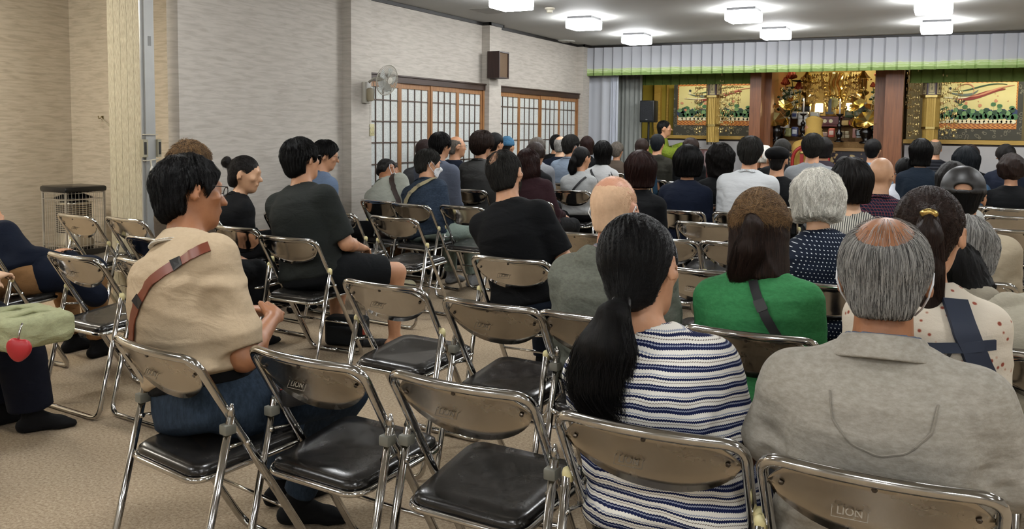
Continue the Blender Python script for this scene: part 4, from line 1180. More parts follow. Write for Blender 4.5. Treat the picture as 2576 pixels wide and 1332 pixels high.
p, b, tf = person(2232, 546, 'balding grey-haired man in a light grey sweatshirt, largest figure at lower right', chair_at=(2245, 1205), skin='tan', W=1.30, HS=1.05, head=(0, 6, 0), bow=.02, pid='grey', dull=True,
    top=('sweater', ck('grey_sweat', 'a19b90', col2='8d877c', mottle=.3, wrinkle=.35), dict(name='sweatshirt', sleeve=1.2, hem=.48, off=.020, loose=.035, fold=.009, seed=12, collar=(.036, .088, .006), neck=.078)), pants=('long', 'darkjeans', {}),
    hair=('ring', 'grey', dict(vol=.010, crown=(0, -.055, .122), cr=(.062, .080, .080))), elbow=[(-.235, .0, .72), (.235, .0, .72)], wrist=[(-.12, .28, .64), (.14, .30, .64)])
hf = hair_fn(b, 'ring', vol=.010, crown=(0, -.055, .122), cr=(.062, .080, .080))
def near_scalp(P, f=hf): return smin(f(P), b.head(P, False)-.002, .01)
strands(b, near_scalp, 'hair_strands', strand_m('grey'), [c_ for c_ in p.children if c_.name.startswith('hair')][0], n=9000, L=.05, rad=.00045, lift=.005, crown=(0, -.03, .13), wig=.005,
    zone=lambda p_, r: (p_[:, 1] < .05) & (p_[:, 2] > -.09) & (((p_[:, 0]/.062)**2+((p_[:, 1]+.055)/.080)**2+((p_[:, 2]-.122)/.080)**2 > 1) | (r.rand(len(p_)) < .10)) & ((np.abs(p_[:, 0]) < .06) | (p_[:, 1] < -.02) | (p_[:, 2] > .015)), seed=5)
fobj('shirt_collar', lambda P: smax(np.abs(b.neckf(P, .012)-.0)-.004, np.abs(b.Ti(P)[:, 2]-(b.zn+.028)+b.Ti(P)[:, 1]*.25)-.017, .003), b.nt-.13, b.nt+.12, .005, ck('blue_chambray', '5d6678'), p)
m = MB(); Pq, Nq = on_back(tf, [(-.10, b.zn-.05), (-.09, b.zn-.10), (-.05, b.zn-.14), (0, b.zn-.155), (.05, b.zn-.14), (.09, b.zn-.10), (.10, b.zn-.05)], 26, .0045)
m.tube(Pq, .0022, 5); m.build('yoke_seam', ck('grey_seam', '8a8479'), p)
mk = mask(b, p, MASKW)

p, b, tf = person(1915, 482, 'woman in a bright green sweater with half-tied light brown hair', chair_at=(1900, 838), sex='f', skin='mid', W=1.22, HS=1.05, head=(-2, 10, 0), bow=.05, pid='green', dull=True,
    top=('sweater', ck('green_knit', '3d8450', col2='347446', mottle=.1, wrinkle=.3), dict(sleeve=1.2, hem=.50, off=.018, loose=.03, fold=.006, seed=21)), pants=('long', 'black', {}),
    hair=('half', 'brown', dict(vol=.012, tie=(0, -.118, .030), seed=4)), st=dict(n=7000, L=.13, rad=.0005, comb='tie', tie=(0, -.125, .028), lift=.003, wig=.008, col='blond', zone=lambda p_, r: p_[:, 2] > .0))
k0 = hl(b, (0, -.125, .028))
tail(p, b, [k0, k0+[.01, -.02, -.04], k0+[.0, -.025, -.12], k0+[-.02, -.015, -.20], k0+[-.04, -.01, -.27]], [.015, .03, .040, .034, .010], 'brown', n=1500, fly=.8)
tail_strands(b, [hl(b, (0, -.03, -.02)), hl(b, (0, -.04, -.09)), hl(b, (0, -.045, -.17))], [.088, .095, .088], 'loose_strands', strand_m('brown'), p, n=2600, seed=8, r=.0005, spread=1.02)
MB().sph(k0+np.array([0, 0, 0]), (.018, .012, .012)).build('hair_tie', LEATHD, p, True)
fobj('scarf', lambda P: smax(np.abs(b.neckf(P, .014))-.012, np.abs(b.Ti(P)[:, 2]-b.zn-.022)-.022, .006)-.003*np.sin(P[:, 0]*90+P[:, 2]*60), b.neck-.15, b.neck+.15, .006, m_pattern('scarf_print', 'floral', '15171d', 'a8abb0', '3c4048', .02), p)
BLK = plain('black_webbing', '0f0f11', .6)
t, P_, N_ = sling('green', [(-.02, b.zn+.0), (.02, b.zn-.07), (.08, b.zn-.17), (.14, b.zn-.27), (.17, b.zn-.36)], .030, BLK, 'crossbody_bag', 'black webbing bag strap across the back of the green sweater', 'bag', extra=[(.22, .34, .036, LEATHD, 'buckle')])
smooth_by_angle(MB().box((.27, .10, .56), (.08, .20, .14), bev=.02).build('pouch', plain('black_bag_cloth', '1a191a', .6), t))

# woman with clip and backpack
p, b, tf = person(2345, 478, 'woman in a cream floral blouse, brown ponytail held by an oval gold clip', Y=2.72, sex='f', skin='mid', W=1.12, HS=1.04, head=(-14, 8, -4), bow=.04, pid='floral',
    top=('blouse', m_pattern('floral_blouse', 'floral', 'c9bfae', '8c4a3c', 'b79a86', .03), dict(name='blouse', sleeve=.75, hem=.5, off=.02, loose=.03, fold=.009, seed=31, neck=.075)), pants=('long', 'navy', {}),
    hair=('pony', 'brown', dict(vol=.008, tie=(.03, -.120, .035))), st=dict(n=6500, L=.14, rad=.0005, comb='tie', tie=(.03, -.125, .035), lift=.002, wig=.006, seg=8))
k0 = hl(b, (.03, -.128, .033))
tail(p, b, [k0, k0+[0, -.02, -.05], k0+[.0, -.015, -.14], k0+[.005, -.01, -.24], k0+[-.01, -.0, -.31]], [.02, .034, .040, .034, .012], 'brown', n=1800, fly=.2)
m = MB().sph(k0+np.array([.0, -.012, .008]), (.024, .006, .014), 10); o = m.build('hair_clip', plain('gold_clip', 'b89a58', .25, .9, bmp=.8), p, True)
NAVB = plain('navy_backpack_cloth', '1b2436', .7)
t = thing('backpack_harness', 'navy backpack harness with chest strap worn over the floral blouse', 'backpack', tuple(PEOPLE['floral']['loc']))
for q in ((.13, .10), ):
    P_, N_ = on_back(tf, [(.07, b.zn+.0), (.11, b.zn-.1), (.17, b.zn-.24), (.15, b.zn-.33)], 18, .005); ribbon(P_, N_, .065, .012, 'shoulder_strap', NAVB, t)
    P_, N_ = on_back(tf, [(-.09, b.zn-.02), (-.12, b.zn-.14), (-.15, b.zn-.26)], 16, .005); ribbon(P_, N_, .055, .012, 'shoulder_strap', NAVB, t)
    P_, N_ = on_back(tf, [(-.12, b.zn-.11), (0, b.zn-.115), (.17, b.zn-.10)], 18, .012); ribbon(P_, N_, .028, .006, 'cross_strap', NAVB, t)
    P_, N_ = on_back(tf, [(.07, b.zn-.11), (.0, b.zn-.28)], 12, .008); ribbon(P_, N_, .009, .004, 'thin_cord', BLK, t)

p, b, tf = person(2436, 552, 'grey-haired elder in a loose greige jacket, bowed behind the floral blouse', Y=3.35, sex='f', skin='mid', W=1.15, bow=.30, head=(-25, 10, 0), HS=1.0, pid='elder',
    top=('jacket', ck('greige', '8d8677'), dict(sleeve=1.2, hem=.5, off=.03, loose=.04, fold=.010, seed=36, hood=True)), pants=('long', 'black', {}), hair=('bob', 'grey', dict(vol=.008, L=-.07)), st=dict(n=4200, L=.10, rad=.0005, lift=.003, wig=.004))
p, b, tf = person(2425, 422, 'man in a black leather cap and a sand-coloured T-shirt', Y=4.45, skin='mid', HS=1.06, W=1.25, head=(0, 4, 0), pid='cap',
    top=('tee', ck('sand_tee', 'a39781', mottle=.08, wrinkle=.4), dict(sleeve=.85, hem=.5, off=.018, loose=.03, fold=.008, seed=41)), pants=('long', 'black', {}),
    hair=('cap', 'black', dict(mat=plain('black_leather', '151312', .48, var=.2, bmp=.1), uvol=.004)), st=None)
p, b, tf = person(2058, 440, 'white-haired woman in a navy polka-dot blouse', chair_at=(2092, 716), sex='f', skin='old', W=1.12, HS=1.0, head=(-4, 14, 4), bow=.05, pid='polka',
    top=('blouse', m_pattern('polka_dot', 'dots', '141b29', 'c4c7c8', s=.0165), dict(name='blouse', sleeve=1.2, hem=.5, off=.018, loose=.03, fold=.006, seed=43, collar=(.02, .070, .005))), pants=('long', 'black', {}),
    hair=('wavy', 'white', dict(vol=.020, L=-.085, seed=7)), st=dict(n=7500, L=.075, rad=.0006, lift=.010, wig=.014, curl=1, crown=(0, -.01, .13)))
p, b, tf = person(1547, 442, 'bald old man in a grey-green hoodie', chair_at=(1508, 797), dull=True, skin='pink', W=1.16, HS=1.02, head=(-6, 2, 0), pid='bald', msk=True,
    top=('hoodie', ck('sage_sweat', '6c6e64', col2='5c5e55', wrinkle=.35), dict(sleeve=1.2, hem=.48, off=.024, loose=.04, fold=.009, seed=47, hood=True, neck=.074)), pants=('long', 'darkjeans', {}),
    hair=('ring', 'stubble', dict(vol=-.006, crown=(0, -.0, .13), cr=(.075, .095, .075))), st=None)
strands(b, lambda P: b.head(P, False), 'stubble_hair', strand_m('stubble'), p, n=8000, L=.007, seg=3, rad=.0003, lift=.003, wig=.02, comb='down', seed=6,
    zone=lambda p_, r: (p_[:, 1] < .06) & (p_[:, 2] > -.085) & ((p_[:, 2] < .055) | (r.rand(len(p_)) < .25)) & ((np.abs(p_[:, 0]) < .058) | (p_[:, 1] < -.025) | (p_[:, 2] > .025)))
fobj('shirt_collar', lambda P: smax(np.abs(b.neckf(P, .008))-.004, np.abs(b.Ti(P)[:, 2]-(b.zn+.022)+b.Ti(P)[:, 1]*.25)-.016, .003), b.nt-.13, b.nt+.12, .006, m_pattern('collar_stripe', 'hstripe', '6f727a', 'a58a86', s=.012), p)

p, b, tf = person(1272, 377, 'man in a black T-shirt with a thinning crown', chair_at=(1289, 650), skin='mid', W=1.22, HS=1.03, head=(2, 2, 0), pid='black',
    top=('tee', ck('black_tee', '0d0e10', wrinkle=.5), dict(sleeve=.85, hem=.5, off=.014, loose=.025, fold=.007, seed=51)), pants=('long', 'darkjeans', {}), sock='black',
    hair=('ring', 'mix', dict(vol=.006, crown=(-.020, -.088, .092), cr=(.040, .036, .044))), elbow=[(-.195, .0, .74), (.19, .0, .74)], ankle=[(-.12, .40, .085), (.13, .40, .085)],
    st=dict(n=6500, L=.045, rad=.0006, lift=.005, wig=.005, zone=lambda p_, r: (p_[:, 1] < .05) & (p_[:, 2] > -.09) & ((np.abs(p_[:, 0]) < .058) | (p_[:, 1] < -.025) | (p_[:, 2] > .025)) & (((((p_[:, 0]+.020)/.038)**2+((p_[:, 1]+.088)/.036)**2+((p_[:, 2]-.092)/.042)**2) > 1) | (r.rand(len(p_)) < .25))))
p, b, tf = person(758, 352, 'man in a dark grey T-shirt and black shorts, barefoot, with black glasses', chair_at=(722, 597), skin='mid', W=1.34, HS=1.04, head=(-8, 0, 0), pid='darktee', specs=True, sock=None, limb=1.08, toes=True,
    top=('tee', ck('charcoal_tee', '262927', mottle=.15, wrinkle=.5), dict(sleeve=.88, hem=.5, off=.018, loose=.03, fold=.008, seed=55)), pants=('shorts', 'shorts', dict(off=.022)),
    hair=('short', 'black', dict(vol=.010)), elbow=[(-.21, .0, .74), (.21, .02, .72)], wrist=[(-.10, .26, .64), (.12, .27, .66)],
    knee=[(-.15, .43, .50), (.30, .40, .50)], ankle=[(-.20, .42, .075), (.26, .44, .075)], footdir=[(.35, 1), (.5, 1)], st=dict(n=6000, L=.045, rad=.0007, lift=.008, wig=.008))
# ---------------- rows further back (from left to right, near to far)
def P_(px, py, w, label, hair, top, sex='m', pants='black', skin='mid', D=None, st=None, ho=None, **k):
    """w: the width of the head with its hair in the photo -> how far away the person sits"""
    D = D or (.176 if sex == 'f' else .170)*2135/w
    t = (top[0], top[1], {**dict(sleeve=1.2 if top[0] != 'tee' else .85, hem=.5, off=.016, loose=.03, fold=.007, seed=int(px) % 97), **(top[2] if len(top) > 2 else {})})
    return person(px, py, label, D=D, sex=sex, skin=skin, top=t, pants=('long', pants, {}), hair=(hair[0], hair[1], {**dict(vol=.006), **(ho or {})}), st=st, **k)
S1 = dict(n=2600, L=.05, rad=.0009, lift=.006, wig=.006); S2 = dict(n=2600, L=.12, rad=.0009, lift=.003, wig=.004)
BLKC = ck('black_cloth', '0e0f11'); NAVC = ck('navy_cloth', '141a28')
P_(617, 393, 60, 'old lady in a black coat with her hair in a bun, in profile', ('bun', 'softblack'), ('jacket', BLKC, dict(collar=(.028, .078, .006))), 'f', skin='old', D=6.15, ho=dict(tie=(-.01, -.115, .045), vol=.002), head=(-48, 6, 0), bow=.10, HS=1.10, W=1.1, st=dict(n=2200, L=.12, rad=.0007, comb='tie', tie=(-.01, -.12, .045), lift=.002), rz=-.25)
P_(480, 361, 80, 'person with curly light brown hair behind the man in the beige polo', ('wavy', 'blond'), ('sweater', ck('taupe', '5d5348')), 'f', D=5.0, ho=dict(vol=.014, L=-.05), st=dict(n=3500, L=.05, rad=.0008, lift=.012, wig=.02, curl=1))
P_(820, 357, 48, 'person with glasses in a washed blue shirt by the wall, looking right', ('short', 'black'), ('shirt', ck('washed_blue', '64748c'), dict(collar=(.02, .075, .005))), D=7.25, specs=True, head=(-38, 12, 0), bow=.05, ho=dict(vol=.012), st=S1, rz=-.2)
p, b, tf = P_(968, 397, 60, 'man in a pale jacket with his head bowed low', ('ring', 'softblack'), ('jacket', ck('pale_jacket', 'a9aca0', wrinkle=.6), dict(collar=(.02, .078, .006), fold=.011)), D=7.3, root=(-4.33, 6.2), skin='tan', head=(-20, 34, 0), bow=.34, W=1.15, msk=True, ho=dict(vol=.008, crown=(0, -.03, .13), cr=(.04, .05, .05)), pid='bowed', rz=-.1, pants='brown')
sling('bowed', [(-.13, 1.00), (-.05, .90), (.04, .76), (.09, .66)], .045, plain('dark_brown_webbing', '33241e', .6), 'shoulder_bag', 'dark brown bag strap across the pale jacket', 'bag', n=20, gap=.01)
p, b, tf = P_(1068, 379, 62, 'masked person in a dark denim jacket with a beige strap', ('short', 'mix'), ('jacket', ck('denim_dark', '34404f', col2='252e3b', mottle=.3, wrinkle=.7), dict(collar=(.022, .078, .006), fold=.010, hem=.46)), D=6.9, chair_at=(1041, 514), head=(-28, 12, 0), bow=.16, W=1.12, msk=True, ho=dict(vol=.012), pants='mint', sock='grey', pid='denim', st=S1, rz=-.15)
sling('denim', [(.13, 1.02), (.02, .97), (-.10, .86), (-.17, .74)], .042, plain('sand_webbing', '9c9272', .7), 'sling_bag', 'beige sling bag strap with buckles across the denim jacket', 'bag', n=22, extra=[(.30, .38, .05, plain('webbing_buckle', '77705c', .5), 'buckle'), (.55, .66, .05, plain('webbing_buckle', '77705c', .5), 'buckle')], gap=.01)
P_(1109, 336, 58, 'tall man with black hair in a slate blue-grey shirt by the shoji window', ('short', 'black'), ('shirt', ck('slate_shirt', '545a68', wrinkle=.5), dict(collar=(.022, .080, .006))), D=8.1, head=(-14, 4, 0), W=1.15, ho=dict(vol=.010), pants='navy', st=S1, limb=1.1)
P_(1149, 343, 38, 'man with a shaved head and glasses in a navy shirt before the shoji window', ('ring', 'thin'), ('shirt', NAVC), D=9.5, specs=True, head=(-40, 0, 0), ho=dict(vol=-.004, crown=(0, .0, .13), cr=(.07, .09, .08)))
P_(1070, 353, 36, 'brown-haired head just visible left of the tall slate-shirted man', ('short', 'red'), ('sweater', ck('grey_cloth', '4f5054')), D=8.9, ho=dict(vol=.008))
P_(1214, 336, 58, 'young man with a two-tone brown mop in a charcoal shirt', ('short', 'brown'), ('shirt', ck('charcoal_shirt', '3c3c3b', wrinkle=.5), dict(collar=(.022, .080, .006))), D=8.9, HS=1.06, head=(-8, 6, 0), W=1.05, ho=dict(vol=.028), st=dict(n=4000, L=.07, rad=.0009, lift=.008, wig=.006, col='brown'))
P_(1247, 336, 36, 'dark-haired person behind the young man with the brown mop', ('short', 'black'), ('sweater', BLKC), D=10.0, head=(-15, 0, 0), ho=dict(vol=.008))
P_(1277, 345, 34, 'person in a blue knitted hat beside the pillar', ('beanie', 'mix'), ('jacket', ck('blue_grey', '4d5a68')), 'f', D=10.6, ho=dict(mat=cloth('blue_knit', '3f6784', wrinkle=.8)))
P_(1332, 376, 50, 'woman with long dark red hair in a maroon top', ('long', 'red'), ('sweater', ck('maroon', '2e1b1f')), 'f', D=7.6, chair_at=(1336, 505), ho=dict(L=-.30, vol=.008), st=dict(n=3600, L=.2, rad=.0009, lift=.002, wig=.004))
P_(1348, 359, 44, 'long-haired woman in black in front of the maroon top', ('long', 'brown'), ('sweater', BLKC), 'f', D=8.4, ho=dict(L=-.26, vol=.006))
P_(1353, 347, 38, 'grey-brown haired man in a pale grey shirt behind two long-haired women', ('short', 'thin'), ('shirt', ck('pale_grey', '84868a')), D=9.2)
P_(1400, 340, 32, 'man in a black shirt by the right shoji window', ('short', 'black'), ('shirt', BLKC), D=12.0)
P_(1411, 343, 34, 'bald-topped grey man in a navy jacket before the right shoji window', ('ring', 'grey'), ('jacket', NAVC), D=10.9, skin='fair', ho=dict(vol=.0, crown=(0, -.03, .13), cr=(.06, .08, .07)))
P_(1438, 341, 42, 'grey-haired man in a light blue shirt near the front', ('short', 'mix'), ('shirt', ck('light_blue', '8795a6'), dict(collar=(.022, .078, .006))), D=10.0, msk=True, head=(-25, 0, 0), ho=dict(vol=.008), st=S1)
P_(1478, 344, 34, 'woman with dark red hair in black beside the white curtain', ('bob', 'red'), ('sweater', BLKC), 'f', D=11.6, ho=dict(L=-.16))
p, b, tf = P_(1462, 370, 42, 'woman in a pale grey top with a black ponytail and a black bag strap', ('pony', 'black'), ('sweater', ck('pale_top', '9fa1a0', wrinkle=.5), dict(fold=.008)), 'f', D=7.9, head=(-22, 8, 0), ho=dict(tie=(0, -.11, .02), vol=.006), pid='ponytop', chair_at=(1440, 479), pants='black')
k0 = hl(b, (0, -.12, .02)); tail(p, b, [k0, k0+[-.0, -.02, -.06], k0+[-.01, -.01, -.15], k0+[.0, .0, -.24]], [.018, .034, .036, .012], 'black', n=500, r=.0009)
sling('ponytop', [(.10, b.zn-.02), (.02, b.zn-.12), (-.08, b.zn-.25)], .022, BLK, 'crossbody_bag', 'thin black bag strap on the pale grey ponytail woman', 'bag', gap=.008)
p, b, tf = P_(1518, 356, 42, 'woman with a black bob in a white top with black stripes on the sleeve', ('bob', 'black'), ('sweater', ck('white_top', 'b7b8b8', wrinkle=.5)), 'f', D=9.4, ho=dict(L=-.13, vol=.008), pid='bobwhite', st=S2)
sling('bobwhite', [(-.09, b.zn-.02), (.0, b.zn-.12), (.08, b.zn-.25)], .026, BLK, 'crossbody_bag', 'black strap across the white top with striped sleeves', 'bag', gap=.008)
for q in (.0, .028):
    Pq, Nq = on_back(tf, [(.11+q, b.zn-.04), (.16+q, b.zn-.12), (.18+q, b.zn-.25)], 14, .002); ribbon(Pq, Nq, .012, .001, 'sleeve_stripe', BLK, p)
P_(1553, 359, 28, 'short-haired person in a brown top beside the lace curtain', ('short', 'thin'), ('sweater', ck('brown_top', '4f453c')), 'f', D=12.4, ho=dict(vol=.012))
P_(1616, 349, 38, 'woman with a brown ponytail in a dark teal top', ('pony', 'brown'), ('sweater', ck('dark_teal', '1d3547')), 'f', D=10.4, ho=dict(tie=(-.02, -.11, -.04), vol=.006))
P_(1655, 339, 36, 'grey-haired man in an olive hoodie directly in front of the green-robed monk', ('short', 'navy'), ('hoodie', ck('olive_hood', '33322b'), dict(hood=True)), D=10.9, ho=dict(vol=.008))
P_(1614, 387, 78, 'woman with a dark red bob in a black top', ('bob', 'red'), ('sweater', BLKC), 'f', D=6.15, ho=dict(L=-.115, vol=.022), st=dict(n=4500, L=.15, rad=.0007, lift=.003, wig=.004), W=1.1)
P_(1733, 373, 72, 'person with a thick black bob in a navy sweater', ('bob', 'black'), ('sweater', ck('navy_knit', '111828')), 'f', D=6.9, root=(-1.90, 6.8), ho=dict(L=-.10, vol=.026), st=dict(n=4200, L=.12, rad=.0008, lift=.005, wig=.007), W=1.25)
P_(1740, 349, 36, 'brown-haired person with glasses far behind the black bob', ('short', 'brown'), ('sweater', BLKC), 'f', D=10.4, ho=dict(vol=.012), specs=True, head=(-20, 0, 0))
P_(1814, 368, 62, 'woman with wavy shoulder-length black hair in a black blouse', ('wavy', 'softblack'), ('blouse', BLKC), 'f', D=7.5, ho=dict(L=-.15, vol=.026), st=dict(n=4200, L=.12, rad=.0008, lift=.008, wig=.012, curl=.5))
P_(1889, 346, 62, 'tall man in a white dress shirt with a thinning crown', ('short', 'mix'), ('shirt', ck('white_shirt', 'c3c6c8', wrinkle=.45, mottle=.03), dict(collar=(.026, .078, .005), fold=.008)), D=6.1, chair_at=(1869, 536), head=(2, 0, 0), W=1.2, ho=dict(vol=.010), pants='black',
   st=dict(n=4500, L=.05, rad=.0009, lift=.006, wig=.006, zone=lambda p_, r: ((p_[:, 0]/.03)**2+((p_[:, 1]+.05)/.04)**2 > 1) | (p_[:, 2] < .06)))
P_(1926, 369, 30, 'white-haired person between the white shirt and the beret', ('wavy', 'white'), ('jacket', BLKC), 'f', D=10.2, ho=dict(L=-.07, vol=.010))
P_(1957, 368, 52, 'man in a black beret and black jacket', ('beret', 'softblack'), ('jacket', BLKC), D=7.4, W=1.15, ho=dict(mat=cloth('black_felt', '0c0c0d')))
P_(1969, 351, 38, 'dark-haired man beyond the black beret', ('short', 'mix'), ('jacket', BLKC), D=9.0, ho=dict(vol=.006))
P_(2046, 339, 46, 'grey-haired man in a light grey T-shirt in front of the altar', ('short', 'mix'), ('tee', ck('lgrey_tee', '8b8e91', wrinkle=.4)), D=7.9, W=1.15, ho=dict(vol=.010), st=S1)
P_(2074, 347, 32, 'dark-haired person in mauve beside the light grey T-shirt', ('bob', 'softblack'), ('sweater', ck('mauve_dark', '312a31')), 'f', D=9.6)
P_(2126, 396, 42, 'dark-haired person in a purple-blue top bending low', ('short', 'black'), ('sweater', ck('violet_blue', '2b3270')), D=8.9, bow=.3, ho=dict(vol=.006))
P_(2144, 408, 92, 'woman with a black bob in a sleeveless black and white striped dress', ('bob', 'softblack'), ('dress', m_pattern('thin_stripe', 'vstripe', 'b1ada1', '22242a', s=.011), dict(sleeve=0, neck=.095, neckz=-.05, name='dress')), 'f', D=4.7, ho=dict(L=-.095, vol=.022), st=dict(n=4800, L=.12, rad=.0007, lift=.003, wig=.003), skin='fair', W=1.15)
P_(2219, 396, 72, 'bald man with glasses in a dark red plaid shirt', (None, None), ('shirt', m_pattern('plaid', 'plaid', '1a2133', '6d3a3e', '10131f', .02), dict(collar=(.026, .080, .006))), D=5.8, skin='old', head=(-16, 4, 0), W=1.1, specs=True)
P_(2197, 351, 40, 'young man in a light blue shirt before the wooden altar post', ('short', 'black'), ('shirt', ck('sky_shirt', '7f95aa')), D=9.6, head=(-8, 0, 0))
P_(2276, 399, 50, 'boy in a white T-shirt', ('short', 'black'), ('tee', ck('white_tee', 'c6c8cf', wrinkle=.4)), D=7.2, chair_at=(2262, 503), HS=.95, W=.9, head=(-10, 4, 0), pants='navy')
P_(2318, 352, 50, 'woman with a black bob in a dark navy blouse under the right golden banner', ('bob', 'black'), ('blouse', ck('ink_blouse', '1a2430')), 'f', D=8.0, ho=dict(L=-.12, vol=.010), st=S2, skin='fair')
P_(2353, 350, 32, 'thin-haired man in a black striped shirt', ('ring', 'thin'), ('shirt', m_pattern('black_stripe', 'hstripe', '121318', '3b3c42', s=.04)), D=10.9, ho=dict(vol=.0, crown=(0, -.05, .12), cr=(.04, .05, .05)))
P_(2432, 375, 64, 'woman with black hair in a washed denim shirt', ('bob', 'navy'), ('shirt', ck('washed_denim', '4d6a86', mottle=.3)), 'f', D=7.6, ho=dict(L=-.10, vol=.022), head=(-6, 4, 0), st=S2)
P_(2441, 367, 44, 'reddish-haired person beyond the denim shirt', ('short', 'red'), ('sweater', BLKC), 'f', D=9.4, ho=dict(vol=.012))
P_(2398, 414, 66, 'dark-haired person in white mostly hidden behind the black leather cap', ('bob', 'softblack'), ('sweater', ck('off_white', 'aeb0ac')), 'f', D=5.9, ho=dict(L=-.08, vol=.02))
P_(2531, 367, 50, 'person with short dark hair in a navy top leaning left at the far right', ('short', 'softblack'), ('sweater', NAVC), 'f', D=9.2, bow=.2, ho=dict(vol=.014))
P_(2546, 393, 58, 'person with brown permed hair in a black top at the right edge', ('wavy', 'brown'), ('sweater', BLKC), 'f', D=7.4, ho=dict(L=-.05, vol=.022), W=1.2)
P_(2418, 598, 100, 'person in a loose oatmeal hooded jacket sitting low to the right of the floral blouse', ('bob', 'black'), ('jacket', ck('oatmeal', '9a9484', wrinkle=.6), dict(hood=True, off=.03, loose=.06, fold=.011)), 'f', D=2.95, root=(.34, 3.13), bow=.25, W=1.35)
# people cut by the left edge
p, b, tf = person(-40, 500, 'person in a navy jacket and khaki trousers seated at the left edge', root=(-4.66, 2.92), rz=0, top=('jacket', NAVC, dict(sleeve=1.2, hem=.48, off=.02, loose=.03)), pants=('long', ck('khaki', '8a6743'), {}), hair=('short', 'black', {}), grp=GRP, bow=.1)
coat = thing('folded_coat', 'navy coat lying over the lap of the person at the left edge', 'coat', (-4.66, 2.97, 0))
fobj('coat_cloth', lambda P: smin(smin(cone(P, v3(-.12, .05, .56), v3(-.12, .36, .55), .11, .09), cone(P, v3(.13, .05, .56), v3(.13, .34, .54), .11, .09), .06), cone(P, v3(.2, .1, .54), v3(.22, .3, .40), .06, .07), .05)-.008*(wave(P, 4, (18, 18, 18))-.3), (-.35, -.15, .2), (.42, .6, .8), .012, NAVC, coat)
# ================================================================ things on the floor and the figures cut by the left edge
def tub(name, pts, r, m, par=None, n=8): return MB().tube(pts, r, n).build(name, m, par, True)
# kerosene heater on its trolley
HX = at(178, 640, Z=.25); hx, hy = -7.12, 5.05
t = thing('kerosene_heater', 'square caged kerosene heater with a black top, standing against the beige wall', 'heater', (hx, hy, 0), math.radians(-4)); t.scale = (.78, .78, .84)
BLKE = plain('black_enamel', '18191b', .25); STEEL = plain('heater_steel', 'a8a49b', .3, .4); GREYP = plain('heater_grey', '4b4a47', .5)
smooth_by_angle(MB().box((0, 0, .97), (.52, .52, .065), bev=.025).build('top_plate', BLKE, t))
smooth_by_angle(MB().box((0, 0, .27), (.52, .52, .10), bev=.02).build('base_tray', BLKE, t)); smooth_by_angle(MB().box((0, 0, .14), (.50, .50, .17), bev=.02).build('fuel_tank', GREYP, t))
smooth_by_angle(MB().box((0, 0, .045), (.56, .56, .03), bev=.01).build('trolley', BLKE, t))
for a in (-1, 1):
    for b_ in (-1, 1): MB().lathe([(.02, -.012), (.02, .012)], (a*.22, b_*.22, .02), 12, axis='x').build('caster', BLKE, t)
for a in (-1, 1):
    for b_ in (-1, 1): MB().box((a*.235, b_*.235, .63), (.018, .018, .66)).build('corner_post', STEEL, t)
MB().lathe([(.19, .32), (.205, .34), (.205, .40), (.185, .42), (.185, .80), (.20, .82), (.12, .84), (0, .84)], n=28).build('combustion_chamber', plain('chamber_steel', 'b5b0a4', .22, .8), t, True)
MB().lathe([(.05, .93), (.20, .88), (.21, .865), (.05, .88)], n=28).build('heat_deflector', BLKE, t, True)
m = MB()
for zz in np.arange(.50, .80, .022): m.lathe([(.1865, zz), (.1885, zz+.003), (.1885, zz+.007), (.1865, zz+.01)], n=28)
m.build('vent_slots', plain('slot_dark', '2a2622', .6), t)
for side in range(4):
    m = MB(); a0 = side*math.pi/2; c_, s_ = math.cos(a0), math.sin(a0)
    for k in range(11):
        u = -.215+.043*k; m.tube([(c_*u-s_*(-.245), s_*u+c_*(-.245), z_) for z_ in (.32, .945)], .0022, 4)
    for z_ in (.36, .93, .86): m.tube([(c_*u-s_*(-.247), s_*u+c_*(-.247), z_) for u in (-.235, .235)], .003, 4)
    m.build('wire_guard', STEEL, t)
# black camera bag between the chairs
t = thing('camera_bag', 'small black camera bag on the carpet behind the barefoot man\'s chair', 'bag', (-3.42, 4.33, 0), .25)
BAG = cloth('black_nylon', '1d1f20', wrinkle=.5, rough=.6)
def bagf(w_, d_, h_, r=.03):
    def f(P):
        q = np.abs(P-v3(0, 0, h_/2))-v3(w_/2-r, d_/2-r, h_/2-r); o = np.sqrt((np.maximum(q, 0)**2).sum(1))+np.minimum(q.max(1), 0)-r
        return o-.004*(wave(P, 3, (22, 22, 22))-.4)
    return f
fobj('bag_body', bagf(.27, .14, .19), (-.2, -.12, -.01), (.2, .12, .24), .008, BAG, t)
fobj('front_pocket', lambda P, g=bagf(.21, .05, .12, .02): g(P-v3(0, -.085, .02)), (-.15, -.14, -.01), (.15, -.03, .2), .007, BAG, t)
m = MB().tube([(-.13, -.02, .172), (0, -.03, .186), (.12, -.02, .174)], .003, 5); m.build('zip', plain('zip_black', '0c0c0d', .3), t)
m = MB().box((.135, -.05, .12), (.02, .01, .07), rz=.3); m.build('red_zip_pull', plain('red_pull', '9b3a2a', .5), t)
for dx in (.16, .22, .27): smooth_by_angle(MB().box((dx, -.02+.1*(dx-.16), .03), (.09, .05, .05), rz=.3, bev=.015).build('waist_strap', BLK, t))
